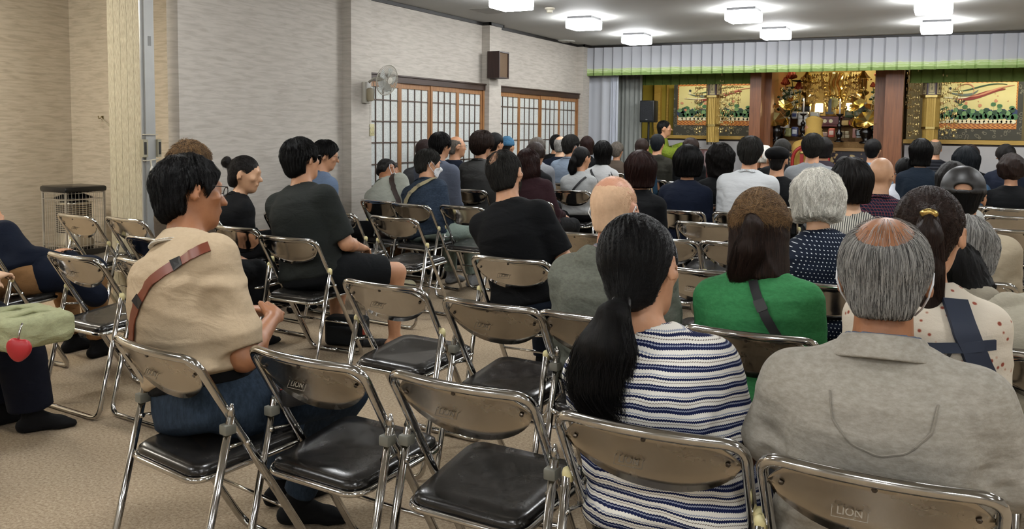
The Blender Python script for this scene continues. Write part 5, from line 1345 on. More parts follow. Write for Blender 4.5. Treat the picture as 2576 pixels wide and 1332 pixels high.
# lying cream tote and grey quilted bag
t = thing('tote_bag', 'pale cream cloth tote lying under the denim jacket person\'s chair', 'bag', (-4.02, 5.72, 0), .2)
fobj('tote_body', bagf(.34, .16, .15, .05), (-.25, -.16, -.01), (.25, .16, .22), .011, ck('cream_canvas', 'b3ac90', wrinkle=.8), t)
tub('handle', [(-.1, -.06, .14), (-.12, -.1, .10), (-.02, -.12, .05), (.08, -.09, .1), (.08, -.05, .14)], .006, ck('cream_canvas', 'b3ac90'), t)
q = at(180, 850, Z=0); t = thing('quilted_bag', 'grey quilted bag lying on the carpet at the left behind the dark trousers', 'bag', (q[0]-.05, q[1]-.02, 0), .4)
def quilt(P):
    d = ell(P, (0, 0, .075), (.17, .14, .085)); return smax(d-.006*np.abs(np.sin(P[:, 0]*52+P[:, 1]*40))-.006*np.abs(np.sin(P[:, 0]*52-P[:, 1]*40)), -P[:, 2]+.001, .006)
fobj('quilted_body', quilt, (-.24, -.22, -.01), (.24, .22, .2), .009, ck('quilt_grey', '7b7c80', wrinkle=.5), t); tub('bag_loop', [(.06, .02, .15), (.09, .0, .19), (.12, -.02, .12)], .006, ck('quilt_grey', '7b7c80'), t)
# woman at the left edge with a canvas bag on her lap
rt = (-3.84, 1.94)
p, b, tf = person(-290, 470, 'person in dark wide trousers and black socks at the left edge, canvas bag on lap', root=rt, rz=0, sex='f', grp=GRP, chairlabel='folding chair at the left edge under the canvas bag person',
    top=('sweater', BLKC, dict(sleeve=1.2, hem=.5, off=.014, fold=.006)), pants=('long', cloth('navy_wide', '11141f', wrinkle=.5), dict(off=.026, flare=.035)), hair=('bob', 'black', {}), skin='fair', HS=.95,
    knee=[(-.10, .40, .50), (.14, .40, .50)], ankle=[(-.06, .40, .085), (.15, .44, .085)], footdir=[(.2, 1), (.55, .8)], elbow=[(-.22, .05, .74), (.22, .10, .74)], wrist=[(.02, .24, .73), (.14, .27, .74)], curl=.5)
t = thing('canvas_bag', 'light green canvas bag on a lap at the left edge, red pouch hanging from it', 'bag', tuple(at(52, 818, Y=rt[1]+.20)-[0, 0, .05]), -.1)
CANV = cloth('green_canvas', 'a3a580', wrinkle=.9, mottle=.15)
def cb_(P):
    q = np.abs(P-v3(0, 0, .045))-v3(.13, .11, .025); o = np.sqrt((np.maximum(q, 0)**2).sum(1))+np.minimum(q.max(1), 0)-.04; return o-.012*(wave(P, 8, (20, 20, 20), 2)-.3)
fobj('bag_body', cb_, (-.24, -.22, -.05), (.24, .22, .16), .008, CANV, t)
for dx in (-.05, .07): tub('handle', [(dx, -.13, .06), (dx+.02, -.10, .105), (dx+.02, .0, .12), (dx+.01, .08, .10)], .008, CANV, t)
t2 = thing('red_pouch', 'small heart-shaped red leather pouch hanging from the canvas bag', 'pouch', tuple(at(47, 882, Y=rt[1]+.02)), 0)
REDL = plain('red_leather', 'a8262b', .35, var=.1)
def heart(P):
    d = smin(ell(P, (-.018, 0, .012), (.030, .014, .034)), ell(P, (.018, 0, .012), (.030, .014, .034)), .012); return smin(d, ell(P, (0, 0, -.012), (.030, .013, .034)), .02)
fobj('pouch_body', heart, (-.07, -.04, -.07), (.07, .04, .07), .004, REDL, t2).rotation_euler = (0, .15, .5)
tub('clasp', [(0, 0, .04), (.004, 0, .06), (.0, .01, .085), (-.004, .02, .1)], .004, CHROME, t2)
# ---- wall things
FANW = plain('fan_plastic', 'b5b1a5', .4); FANG = plain('fan_grey', '8f8d85', .45)
fc = at(964, 197, X=-4.82)
t = thing('wall_fan', 'white wall-mounted fan with a round wire cage on the first pillar', 'fan', (-5.14, 6.79, 1.80)); FS = .78
smooth_by_angle(MB().box((.018, 0, -.06), (.035, .10, .21), bev=.01).build('wall_bracket', FANW, t))
smooth_by_angle(MB().box((.06, .01, -.08), (.06, .07, .13), bev=.02).build('control_box', plain('fan_beige', '9a9077', .5), t))
hv = np.array([.19, .06, .07]); ax_ = np.array([.95, -.10, -.2]); ax_ /= np.linalg.norm(ax_)
tub('arm', [(.05, 0, .04), (.10, .02, .08), tuple(hv-ax_*.02)], .012, FANW, t)
tub('cord', [(.07, .0, .05), (.12, -.03, .06), (.13, -.02, -.05), (.11, .0, -.12)], .003, FANG, t)
Q = Vector(ax_).to_track_quat('Z', 'Y').to_matrix().to_4x4(); Q.translation = Vector(hv)
def tq(mb): mb.v = [tuple(Q @ (Vector(q)*.8)) for q in mb.v]; return mb
tq(MB().lathe([(.0, -.09), (.045, -.085), (.055, -.05), (.05, .0), (.02, .01), (0, .01)], n=20)).build('motor_housing', FANW, t, True)
m = MB()
for k in range(48):
    a = 2*math.pi*k/48; u = (math.cos(a), math.sin(a)); m.tube([(u[0]*.04, u[1]*.04, .095), (u[0]*.11, u[1]*.11, .095), (u[0]*.165, u[1]*.165, .075), (u[0]*.185, u[1]*.185, .045), (u[0]*.165, u[1]*.165, .015), (u[0]*.06, u[1]*.06, .0)], .0019, 3, cap=False)
for r1, z1 in ((.185, .045), (.187, .05), (.11, .095), (.15, .083)): m.tube([(r1*math.cos(a), r1*math.sin(a), z1) for a in np.linspace(0, 2*math.pi, 40, endpoint=False)], .006 if r1 > .18 else .002, 4, closed=True)
tq(m).build('cage', FANW, t); tq(MB().lathe([(.0, .094), (.042, .094), (.042, .1), (0, .103)], n=20)).build('badge', FANW, t)
bl = MB()
for k in range(5):
    a0 = 2*math.pi*k/5; vs = []; 
    for i in range(5):
        for j, (rr, aw) in enumerate(((.03, .35), (.09, .5), (.15, .45))):
            a = a0+aw*(i/4-.5)*2*.9; vs.append((rr*math.cos(a), rr*math.sin(a), .045+.014*(i/4-.5)*2))
    n0 = len(vs); vs2 = [(x, y, z+.002) for x, y, z in vs]
    fs = [(i*3+j, i*3+j+1, (i+1)*3+j+1, (i+1)*3+j) for i in range(4) for j in range(2)]; fs += [tuple(n0+q for q in f[::-1]) for f in fs[:8]]
    bl.add(vs+vs2, fs)
tq(bl).build('blades', plain('fan_blade', 'a9aca8', .3), t)
m = MB(); m.tube([(.05, .02, -.18), (.05, .03, -.28)], .001, 4); m.tube([(.06, .0, -.18), (.06, .0, -.40)], .001, 4); m.lathe([(.003, 0), (.006, -.01), (.004, -.02)], (.06, 0, -.40), 8); m.build('pull_string', FANG, t)
p_ = at(935, 327, X=-5.139); t = thing('switch_plate', 'cream switch plate with four buttons below the wall fan', 'switch', tuple(p_))
smooth_by_angle(MB().box((.004, 0, 0), (.008, .075, .12), bev=.003).build('plate', plain('switch_cream', 'b5ad83', .4), t))
for a in (-.017, .017):
    for e in (-.022, .022): MB().box((.010, a, e), (.006, .014, .02)).build('button', plain('button_cream', 'd3cda8', .4), t)
t = thing('wall_speaker', 'dark brown wooden wall speaker on the second pillar', 'speaker', (-5.14, 9.40, 2.185))
SPB = wood('speaker_brown', '20120e', '38211a', 1, 'z'); 
m = MB(); m.box2((0, -.13, -.165), (.17, -.115, .165)); m.box2((0, .115, -.165), (.17, .13, .165)); m.box2((0, -.115, .15), (.17, .115, .165)); m.box2((0, -.115, -.165), (.17, .115, -.15)); m.box2((0, -.115, -.15), (.02, .115, .15)); m.build('cabinet', SPB, t)
MB().box2((.02, -.115, -.15), (.155, .115, .15)).build('grille_cloth', plain('grille_brown', '5d4a36', .9, bmp=.6), t)
MB().box2((.155, -.09, -.165), (.165, .09, -.163)).build('grille_edge', SPB, t)
# ================================================================ the stage and altar at the front
def A(x, y, Y): return at(x, y, Y=Y)
def area(name, loc, rot, size, power, col=(1, 1, 1), sy=None):
    l = bpy.data.lights.new(name, 'AREA'); l.shape = 'RECTANGLE'; l.size = size; l.size_y = sy or size; l.energy = power; l.color = col
    o = bpy.data.objects.new(name, l); C.objects.link(o); o.location = loc; o.rotation_euler = rot; return o
GOLD = plain('polished_gold', 'd6c382', .24, 1.0, var=.2, vscale=30); GOLDD = plain('aged_gold', 'a3905a', .35, .85, var=.25, vscale=40)
GWALL = plain('gold_leaf_wall', 'a08c50', .5, .2, var=.15, vscale=12, bmp=.1); OLIVE = plain('olive_gold_cloth', '8f7f2c', .8, var=.1)
OAK = wood('altar_wood', '6b4026', '8a5836', 1, 'z', .35); OAKL = wood('pale_frame_wood', '9b7c36', 'b6974a', 1, 'x', .45)
LACQ = plain('black_lacquer', '0b0b0b', .22); REDLQ = plain('red_lacquer', '5b1512', .28)
# valance with pleats
VAL, nt, bs = _mat('valance_cloth'); tc = nt.nodes.new('ShaderNodeTexCoord'); x, y, z = sepxyz(nt, tc.outputs['Object'])
wv = noise(nt, mapped(nt, (9, 1, 26)), 1.0, 2, .5, .6)
zz = math_n(nt, 'ADD', z, math_n(nt, 'MULTIPLY', wv, .05))
cc = ramp(nt, math_n(nt, 'MULTIPLY_ADD', zz, 1/.475, -2.26/.475), [(0, srgb('748c4e')), (.085, srgb('7f9658')), (.095, srgb('b0c28c')), (.15, srgb('9db574')), (.16, srgb('bccaa0')), (.205, srgb('a8bb80')), (.215, srgb('bcc6ac')), (.25, srgb('a9abb0'))])
nt.links.new(cc, bs.inputs['Base Color']); bs.inputs['Roughness'].default_value = .85
def pleated(name, x0, x1, y_, z0, z1, pitch, depth, m, parent=None, slant=.25, th=.004):
    n = int((x1-x0)/pitch); vs = []; P = []
    for k in range(n):
        a = x0+(x1-x0)*k/n; e = x0+(x1-x0)*(k+1)/n
        P += [(a, y_), (a+(e-a)*.12, y_-depth), (a+(e-a)*.9, y_-depth*slant)]
    P.append((x1, y_)); N = len(P)
    vs = [(px, py, z_) for z_ in (z0, z1) for px, py in P]+[(px, py+th, z_) for z_ in (z0, z1) for px, py in P]
    fs = [(i, i+1, N+i+1, N+i) for i in range(N-1)]+[(2*N+i+1, 2*N+i, 3*N+i, 3*N+i+1) for i in range(N-1)]+[(i+1, i, 2*N+i, 2*N+i+1) for i in range(N-1)]
    return obj(name, vs, fs, m, parent)
tag(pleated('stage_valance', XL+.06, XR-.05, 12.56, 2.235, HC-.04, .155, .05, VAL), 'long pleated white valance with a green wave border across the stage', 'curtain')
GRN = plain('green_valance', '5f7434', .8, var=.25, vscale=20)
tag(pleated('inner_valance', -4.6, -2.75, 13.35, 2.12, 2.45, .14, .02, GRN), 'darker green inner valance over the left painting', 'curtain')
tag(pleated('inner_valance', -.55, 4.5, 13.35, 2.10, 2.45, .14, .02, GRN), 'darker green inner valance over the right painting', 'curtain')
def wavy(name, x0, x1, y_, z0, z1, n, amp, m, seed=0, per=.09):
    P = [(x0+(x1-x0)*i/n, y_+amp*math.sin((x1-x0)*i/n*2*math.pi/per+math.sin(i*.7+seed))) for i in range(n+1)]; N = n+1; th = .006
    vs = [(a, b, z_) for z_ in (z0, z1) for a, b in P]+[(a, b+th, z_) for z_ in (z0, z1) for a, b in P]
    fs = [(i, i+1, N+i+1, N+i) for i in range(n)]+[(2*N+i+1, 2*N+i, 3*N+i, 3*N+i+1) for i in range(n)]
    return obj(name, vs, fs, m, None, True)
WHC = plain('white_curtain_cloth', 'b3b6bc', .8, var=.04); LACE = plain('lace_curtain_cloth', '8e918c', .85, var=.12, vscale=14)
tag(wavy('white_curtain', -5.22, -4.83, 12.80, .02, 2.4, 14, .02, WHC, per=.33), 'plain white curtain hanging at the left end of the stage', 'curtain')
tag(wavy('white_curtain', -4.84, -4.70, 12.78, .02, 2.4, 24, .028, plain('white_curtain_cloth2', 'bfc3cc', .8, var=.03), per=.07), 'gathered edge of the white curtain beside the lace', 'curtain')
tag(wavy('lace_curtain', -5.15, A(1613, 300, 13.2)[0], 13.2, .02, 2.45, 60, .02, LACE, 2, .075), 'grey lace curtain behind the white one', 'curtain')
# structure of the stage
struct(MB().box2((-8.3, 17.0, 0), (XR+.1, 17.1, HC)).build('wall_front', OLIVE))
struct(MB().box2((-5.4, 12.72, 0), (-5.26, 17, HC)).build('wall_stage_left', OLIVE))
struct(MB().box2((-4.9, 14.55, 0), (-2.7, 14.65, HC)).build('wall_panel_left', OLIVE)); struct(MB().box2((-.62, 14.55, 0), (5.8, 14.65, HC)).build('wall_panel_right', plain('greige_panel', '857b5c', .7)))
def post(x0, x1, Y, d, label, nm):
    a, b = A(x0, 250, Y)[0], A(x1, 250, Y)[0]; return struct(MB().box2((a, Y, 0), (b, Y+d, HC)).build(nm, OAK), label)
post(1886, 1914, 13.15, .3, 'left wooden altar post', 'trim_5'); post(1914, 1940, 13.5, .25, 'inner left altar post', 'trim_6'); post(2226, 2272, 13.15, .3, 'right wooden altar post', 'trim_7'); post(2200, 2226, 13.6, .2, 'inner right altar post', 'trim_8')
p0 = A(1655, 240, 14.5)[0]; struct(MB().box2((p0-.05, 14.45, 0), (p0+.06, 14.55, HC)).build('trim_9', OAKL)); struct(MB().box2((p0+.16, 14.5, 0), (p0+.19, 14.55, HC)).build('trim_10', OAKL))
struct(MB().box2((-2.7, 15.8, 0), (-.6, 15.9, HC)).build('wall_altar', GWALL), 'gold wall behind the altar')
struct(MB().box2((-2.70, 13.7, 0), (-2.64, 15.8, HC)).build('wall_altar_left', OAK)); struct(MB().box2((-.82, 13.7, 0), (-.76, 15.8, HC)).build('wall_altar_right', OAK))
# painted scrolls
BROC, nt, bs = _mat('grey_brocade'); tc = nt.nodes.new('ShaderNodeTexCoord'); vo = nt.nodes.new('ShaderNodeTexVoronoi'); vo.inputs['Scale'].default_value = 16; nt.links.new(tc.outputs['Object'], vo.inputs['Vector'])
nt.links.new(ramp(nt, vo.outputs['Distance'], [(.2, srgb('2b2c27')), (.34, srgb('6d6c5e')), (.42, srgb('33342e'))]), bs.inputs['Base Color']); bs.inputs['Roughness'].default_value = .6
HERR, nt, bs = _mat('orange_braid'); tc = nt.nodes.new('ShaderNodeTexCoord'); x, y, z = sepxyz(nt, tc.outputs['Object'])
f = math_n(nt, 'FRACT', math_n(nt, 'ADD', math_n(nt, 'MULTIPLY', x, 16.0), math_n(nt, 'MULTIPLY', math_n(nt, 'PINGPONG', z, .02), 40.0)))
nt.links.new(ramp(nt, f, [(.3, srgb('7a3a20')), (.6, srgb('c4863c'))]), bs.inputs['Base Color'])
SILK = plain('painted_silk', 'c9c08a', .7, var=.06, vscale=4)
PC = {k: plain('paint_'+k, c, .7, var=.12, vscale=20) for k, c in dict(green='3f6a48', dgreen='2c4a38', blue='2c3a62', pink='bd8468', red='7c2f2a', white='cfcab0', grey='5d6a66', black='2a2c2e', lgreen='6b8f63').items()}
def blob(m, cx, cz, rx, rz_, y_, n=12, seed=0, amp=.15, th=.003):
    r = random.Random(seed); o = [(cx+rx*math.cos(2*math.pi*i/n)*(1+amp*r.uniform(-1, 1)), cz+rz_*math.sin(2*math.pi*i/n)*(1+amp*r.uniform(-1, 1))) for i in range(n)]
    m.prism(o, y_, y_+th)
def band(m, pts, w_, y_, th=.003):
    P = np.array(pts, float); n = len(P); L_, R_ = [], []
    for i in range(n):
        t = P[min(i+1, n-1)]-P[max(i-1, 0)]; t /= np.linalg.norm(t); nn = np.array([-t[1], t[0]]); ww = w_*math.sin(math.pi*(.08+.84*i/(n-1))); L_.append(P[i]+nn*ww); R_.append(P[i]-nn*ww)
    for i in range(n-1): m.prism([tuple(L_[i]), tuple(L_[i+1]), tuple(R_[i+1]), tuple(R_[i])], y_, y_+th)
def bez(*P, n=14):
    P = [np.array(p, float) for p in P]; out = []
    for t in np.linspace(0, 1, n):
        Q = P[:]
        while len(Q) > 1: Q = [Q[i]*(1-t)+Q[i+1]*t for i in range(len(Q)-1)]
        out.append(tuple(Q[0]))
    return out
def scroll(x0, x1, zt, zb, zpic, Y, label, flip=1):
    W_ = x1-x0; t = thing('mounted_painting', label, 'painting', ((x0+x1)/2, Y, zb)); H_ = zt-zb; pb = zpic-zb
    MB().box2((-W_/2, 0, 0), (W_/2, .02, H_)).build('brocade_mount', BROC, t)
    a = -W_/2+.09; e = W_/2-.09; z0 = pb; z1 = H_-.09
    m = MB(); m.box2((a, -.006, z0-.085), (e, 0, z0)); m.box2((a, -.006, z1), (e, 0, z1+.07)); m.box2((a-.02, -.006, z0-.085), (a, 0, z1+.07)); m.box2((e, -.006, z0-.085), (e+.02, 0, z1+.07)); m.build('braid_border', HERR, t)
    MB().box2((a, -.008, z0), (e, -.001, z1)).build('silk', SILK, t)
    w2 = e-a; h2 = z1-z0; rnd = random.Random(int(W_*1000))
    X_ = lambda u: a+w2*u if flip > 0 else e-w2*u
    Z_ = lambda v: z0+h2*v
    g = MB(); dg = MB(); bl = MB(); pk = MB(); wt = MB(); rd = MB(); gy = MB(); lg = MB()
    for i in range(18):
        u = (i+.5)/18; s = .5+.5*math.sin(i*1.9)
        blob(bl, X_(u), Z_(.20+.06*s), w2*.05, h2*.12, -.010, 12, i, .2)
        blob(g if i % 3 else dg, X_(u+.02), Z_(.14+.05*(i % 4)/3), w2*.045, h2*.075, -.0125, 12, i+40)
        blob(dg if i % 2 else lg, X_(u-.01), Z_(.24+.08*s), w2*.032, h2*.06, -.0135, 12, i+90)
        blob(wt, X_(u), Z_(.04), w2*.04, h2*.05, -.0145, 10, i+7)
    for u, v in ((.12, .40), (.30, .52), (.36, .44), (.72, .50), (.80, .46), (.95, .42)): blob(g, X_(u), Z_(v-.04), w2*.035, h2*.05, -.0135, 12, int(u*100)); band(lg, [(X_(u), Z_(.2)), (X_(u+.01), Z_(v-.05))], .004, -.012)
    for u, v in ((.10, .30), (.37, .49), (.75, .55), (.05, .5), (.55, .44)): blob(pk, X_(u), Z_(v), w2*.022, h2*.04, -.0150, 8, int(u*99), .3)
    for i in range(9): blob(pk, X_(rnd.uniform(.1, .95)), Z_(rnd.uniform(.5, .75)), w2*.008, h2*.014, -.0150, 6, i)
    # the flying figure: flowing robe, scarves, head and arms, in plain generic strokes
    band(rd, bez((X_(.22), Z_(.62)), (X_(.45), Z_(.52)), (X_(.6), Z_(.80)), (X_(.86), Z_(.84))), h2*.055, -.0165)
    band(pk, bez((X_(.40), Z_(.66)), (X_(.6), Z_(.66)), (X_(.7), Z_(.88)), (X_(.97), Z_(.93))), h2*.022, -.0175)
    band(gy, bez((X_(.16), Z_(.76)), (X_(.30), Z_(.68)), (X_(.45), Z_(.66)), (X_(.52), Z_(.82))), h2*.03, -.0180)
    band(dg, bez((X_(.20), Z_(.80)), (X_(.40), Z_(.74)), (X_(.62), Z_(1.05)), (X_(.88), Z_(.95))), h2*.016, -.0185)
    band(pk, bez((X_(.22), Z_(.80)), (X_(.34), Z_(1.12)), (X_(.52), Z_(.95)), (X_(.45), Z_(.72))), h2*.012, -.0190)
    band(wt, bez((X_(.08), Z_(.64)), (X_(.2), Z_(.64)), (X_(.3), Z_(.60)), (X_(.42), Z_(.66))), h2*.02, -.0192)
    blob(wt, X_(.155), Z_(.80), w2*.018, h2*.045, -.0195, 10, 3, .05); bk = MB(); blob(bk, X_(.16), Z_(.865), w2*.018, h2*.035, -.0198, 10, 4, .1); band(bk, bez((X_(.22), Z_(.56)), (X_(.3), Z_(.50)), (X_(.36), Z_(.56))), h2*.04, -.016)
    for mb, k, nm in ((bl, 'blue', 'lotus_water'), (g, 'green', 'lotus_leaves'), (dg, 'dgreen', 'dark_leaves'), (lg, 'lgreen', 'pale_leaves'), (pk, 'pink', 'blossoms'), (wt, 'white', 'clouds'), (rd, 'red', 'red_robe'), (gy, 'grey', 'grey_scarf'), (bk, 'black', 'black_strokes')):
        o = mb.build(nm, PC[k], t); o['kind'] = 'stuff'
    return t
sx0, sx1 = A(1694, 300, 14.3)[0], A(1905, 300, 14.3)[0]
scroll(sx0, sx1, A(1790, 203, 14.3)[2], A(1790, 345, 14.3)[2], A(1790, 303, 14.3)[2], 14.3, 'mounted painting of a flying robed figure above lotus leaves, left of the altar', 1)
sx2, sx3 = A(2340, 300, 14.3)[0], A(2572, 300, 14.3)[0]
scroll(sx2, sx3, A(2450, 193, 14.3)[2], A(2450, 352, 14.3)[2], A(2450, 310, 14.3)[2], 14.3, 'mounted painting of a red-robed flying figure above lotus leaves, right of the altar', 1)
# ledges with white cloth fronts
for (xa, xb, nm, lb) in ((1690, 1886, 'left', 'gold-trimmed display ledge draped with white cloth, left of the altar'), (2272, 2700, 'right', 'gold-trimmed display ledge draped with white cloth, right of the altar')):
    xm = (xa+min(xb, 2560))/2; zt = A(xm, 342 if nm == 'left' else 353, 13.95)[2]; zb = A(xm, 350 if nm == 'left' else 363, 13.95)[2]; X0, X1 = A(xa if nm == 'right' else 1600, 350, 13.9)[0], A(xb, 350, 13.9)[0]
    t = thing('display_ledge', lb, 'ledge', ((X0+X1)/2, 13.95, 0)); h = (X1-X0)/2
    MB().box2((-h+(.25 if nm == 'left' else 0), 0, zb), (h, .5, zt)).build('ledge_board', OAKL, t); MB().box2((-h, .03, 0), (h, .5, zb-.01)).build('cabinet', plain('dark_recess', '2a1c14', .6), t)
    o = wavy('white_cloth', -h+.02, h, .0, .05, zb-.03, 90, .004, plain('ledge_cloth', 'a9a9ad', .8, var=.04), 1, .25); o.parent = t
# altar steps and table
t = thing('altar_table', 'tiered wooden altar table with a flowered brocade front cloth', 'altar', (-1.63, 14.0, 0)); zt = A(2080, 372, 13.8)[2]
MB().box2((-.86, -.25, zt-.045), (.78, .5, zt)).build('table_top', wood('table_wood', '7a5a2e', '9c7a44', 1, 'x', .4), t)
BRC, nt, bs = _mat('altar_brocade'); tc = nt.nodes.new('ShaderNodeTexCoord'); vo = nt.nodes.new('ShaderNodeTexVoronoi'); vo.inputs['Scale'].default_value = 7
v_ = nt.nodes.new('ShaderNodeVectorMath'); v_.operation = 'ADD'; nn = nt.nodes.new('ShaderNodeTexNoise'); nn.inputs['Scale'].default_value = 5; nt.links.new(tc.outputs['Object'], nn.inputs['Vector']); nt.links.new(tc.outputs['Object'], v_.inputs[0]); nt.links.new(nn.outputs['Color'], v_.inputs[1]); nt.links.new(v_.outputs[0], vo.inputs['Vector'])
nt.links.new(ramp(nt, vo.outputs['Distance'], [(.25, srgb('b3a070')), (.38, srgb('8a6a3c')), (.46, srgb('1a1428')), (.6, srgb('120e1c'))]), bs.inputs['Base Color']); bs.inputs['Roughness'].default_value = .5
MB().box2((-.84, -.22, .1), (.78, -.2, zt-.045)).build('front_cloth', BRC, t)
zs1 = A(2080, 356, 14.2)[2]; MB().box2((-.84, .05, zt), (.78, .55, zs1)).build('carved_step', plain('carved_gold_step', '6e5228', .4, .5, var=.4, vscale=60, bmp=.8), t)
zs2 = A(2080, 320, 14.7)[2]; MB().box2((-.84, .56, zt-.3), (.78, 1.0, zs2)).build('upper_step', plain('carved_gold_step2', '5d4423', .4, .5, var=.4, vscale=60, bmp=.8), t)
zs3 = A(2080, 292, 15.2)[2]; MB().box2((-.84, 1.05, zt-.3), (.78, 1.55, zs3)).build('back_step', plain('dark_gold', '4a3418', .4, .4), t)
# candlesticks
def candlestick(px, yb, yc, yt, Y, label):
    b0, c0, t0 = A(px, yb, Y), A(px, yc, Y), A(px, yt, Y); t = thing('candlestick', label, 'candlestick', (b0[0], Y, b0[2]), 0, 'tall black candlesticks'); h = c0[2]-b0[2]
    MB().lathe([(.07, 0), (.075, .01), (.05, .03), (.025, .07*h/.5), (.045, .22*h), (.05, .32*h), (.02, .42*h), (.03, .52*h), (.04, .6*h), (.014, .68*h), (.012, .9*h), (.055, .97*h), (.055, h), (0, h)], n=20).build('stand', LACQ, t, True)
    MB().lathe([(.013, h), (.013, t0[2]-b0[2]), (0, t0[2]-b0[2]+.004)], n=12).build('candle', plain('candle_wax', 'd6cec6', .4), t, True)
    z_ = t0[2]-b0[2]; MB().lathe([(.001, z_), (.008, z_+.012), (.006, z_+.025), (0, z_+.04)], n=10).build('flame', emis('flame', 'ffd08a', 40.0), t, True)
candlestick(2019, 345, 286, 254, 13.95, 'tall black candlestick with a lit white candle, left of the two'); candlestick(2110, 358, 287, 255, 13.85, 'tall black candlestick with a lit white candle, right of the two')
LANT = emis('lantern_glow', 'ffd592', 12.0)
for px in (2060, 2138):
    q = A(px, 283, 15.0); t = thing('table_lantern', 'glowing square paper lantern on the altar, %s one' % ('left' if px < 2100 else 'right'), 'lantern', tuple(q), 0, 'altar lanterns')
    smooth_by_angle(MB().box((0, 0, .075), (.115, .115, .15), bev=.01).build('paper_shade', LANT, t)); MB().box((0, 0, -.01), (.13, .13, .02)).build('base', LACQ, t)
    l = bpy.data.lights.new('lantern_light', 'POINT'); l.energy = 5; l.color = (1, .84, .56); l.shadow_soft_size = .08; lo = bpy.data.objects.new('lantern_light', l); C.objects.link(lo); lo.location = (q[0], q[1]+.16, q[2]+.1)
# central statue: lower robe under the valance, with mandorla edges
q = A(2100, 275, 15.4); t = thing('gilded_statue', 'gilded standing statue, only its draped robe visible under the valance', 'statue', tuple(q))
def robe(P):
    r = .10+.03*np.clip(P[:, 2]/.6, 0, 1); d = np.sqrt(P[:, 0]**2+(P[:, 1]*1.4)**2)-r
    d = d-.014*np.sin(P[:, 0]*60+np.sin(P[:, 2]*18)*1.4)*np.clip(P[:, 2]*4, 0, 1); d = smax(d, P[:, 2]-.62, .01); return smax(d, .14-P[:, 2]+P[:, 0]*0, .02)
fobj('robe', robe, (-.2, -.16, .1), (.2, .16, .7), .011, GOLD, t)
for s in (-1, 1):
    m = MB(); m.tube([(s*.05, 0, .02), (s*.13, 0, .16), (s*.20, 0, .40), (s*.22, 0, .64)], [.02, .025, .03, .03], 8)
    for k in range(9): m.sph((s*(.13+.01*k), -.03, .14+.06*k), (.03, .02, .028), 6)
    m.build('sash', GOLDD, t, True)
MB().lathe([(.14, -.14), (.16, 0), (.17, .02), (.12, .05), (.10, .10), (.15, .13), (.10, .16), (0, .16)], n=24).build('lotus_base', GOLDD, t, True)
q = A(2096, 258, 15.0); t = thing('round_mirror', 'round gold mirror in a scalloped frame on the altar', 'mirror', tuple(q)); MB().lathe([(.0, -.01), (.085, -.01), (.085, .01), (0, .01)], n=28, axis='y').build('disc', plain('mirror_gold', '8f8552', .3, .7, bmp=.5), t)
m = MB(); [m.sph((.11*math.cos(a), 0, .11*math.sin(a)), (.026, .014, .026), 6) for a in np.linspace(0, 6.28, 15)[:-1]]; m.build('scalloped_frame', GOLDD, t, True); MB().box((0, 0, -.16), (.10, .06, .08)).build('mirror_foot', GOLDD, t)
q = A(2087, 288, 14.8); t = thing('memorial_tablet', 'black lacquer memorial tablet on a red stand', 'tablet', tuple(q)); MB().box((0, 0, .14), (.05, .02, .20)).build('tablet', LACQ, t); MB().box((0, 0, .02), (.12, .06, .04)).build('foot', LACQ, t); MB().box((0, 0, .24), (.055, .03, .02)).build('tablet_cap', LACQ, t)
q = A(2085, 305, 14.4); t = thing('red_altar_desk', 'red lacquered altar desk with two white roundels', 'desk', tuple(q)); MB().box((0, 0, 0), (.38, .25, .10)).build('body', REDLQ, t); MB().box((0, 0, .06), (.44, .3, .02)).build('desk_top', REDLQ, t); MB().box((0, 0, -.07), (.42, .28, .03)).build('plinth', REDLQ, t)
for s in (-1, 1): MB().lathe([(0, -.004), (.03, -.004), (.03, .004), (0, .004)], (s*.045, -.13, 0), 14, axis='y').build('roundel', plain('roundel_cream', 'd4cca4', .4), t)
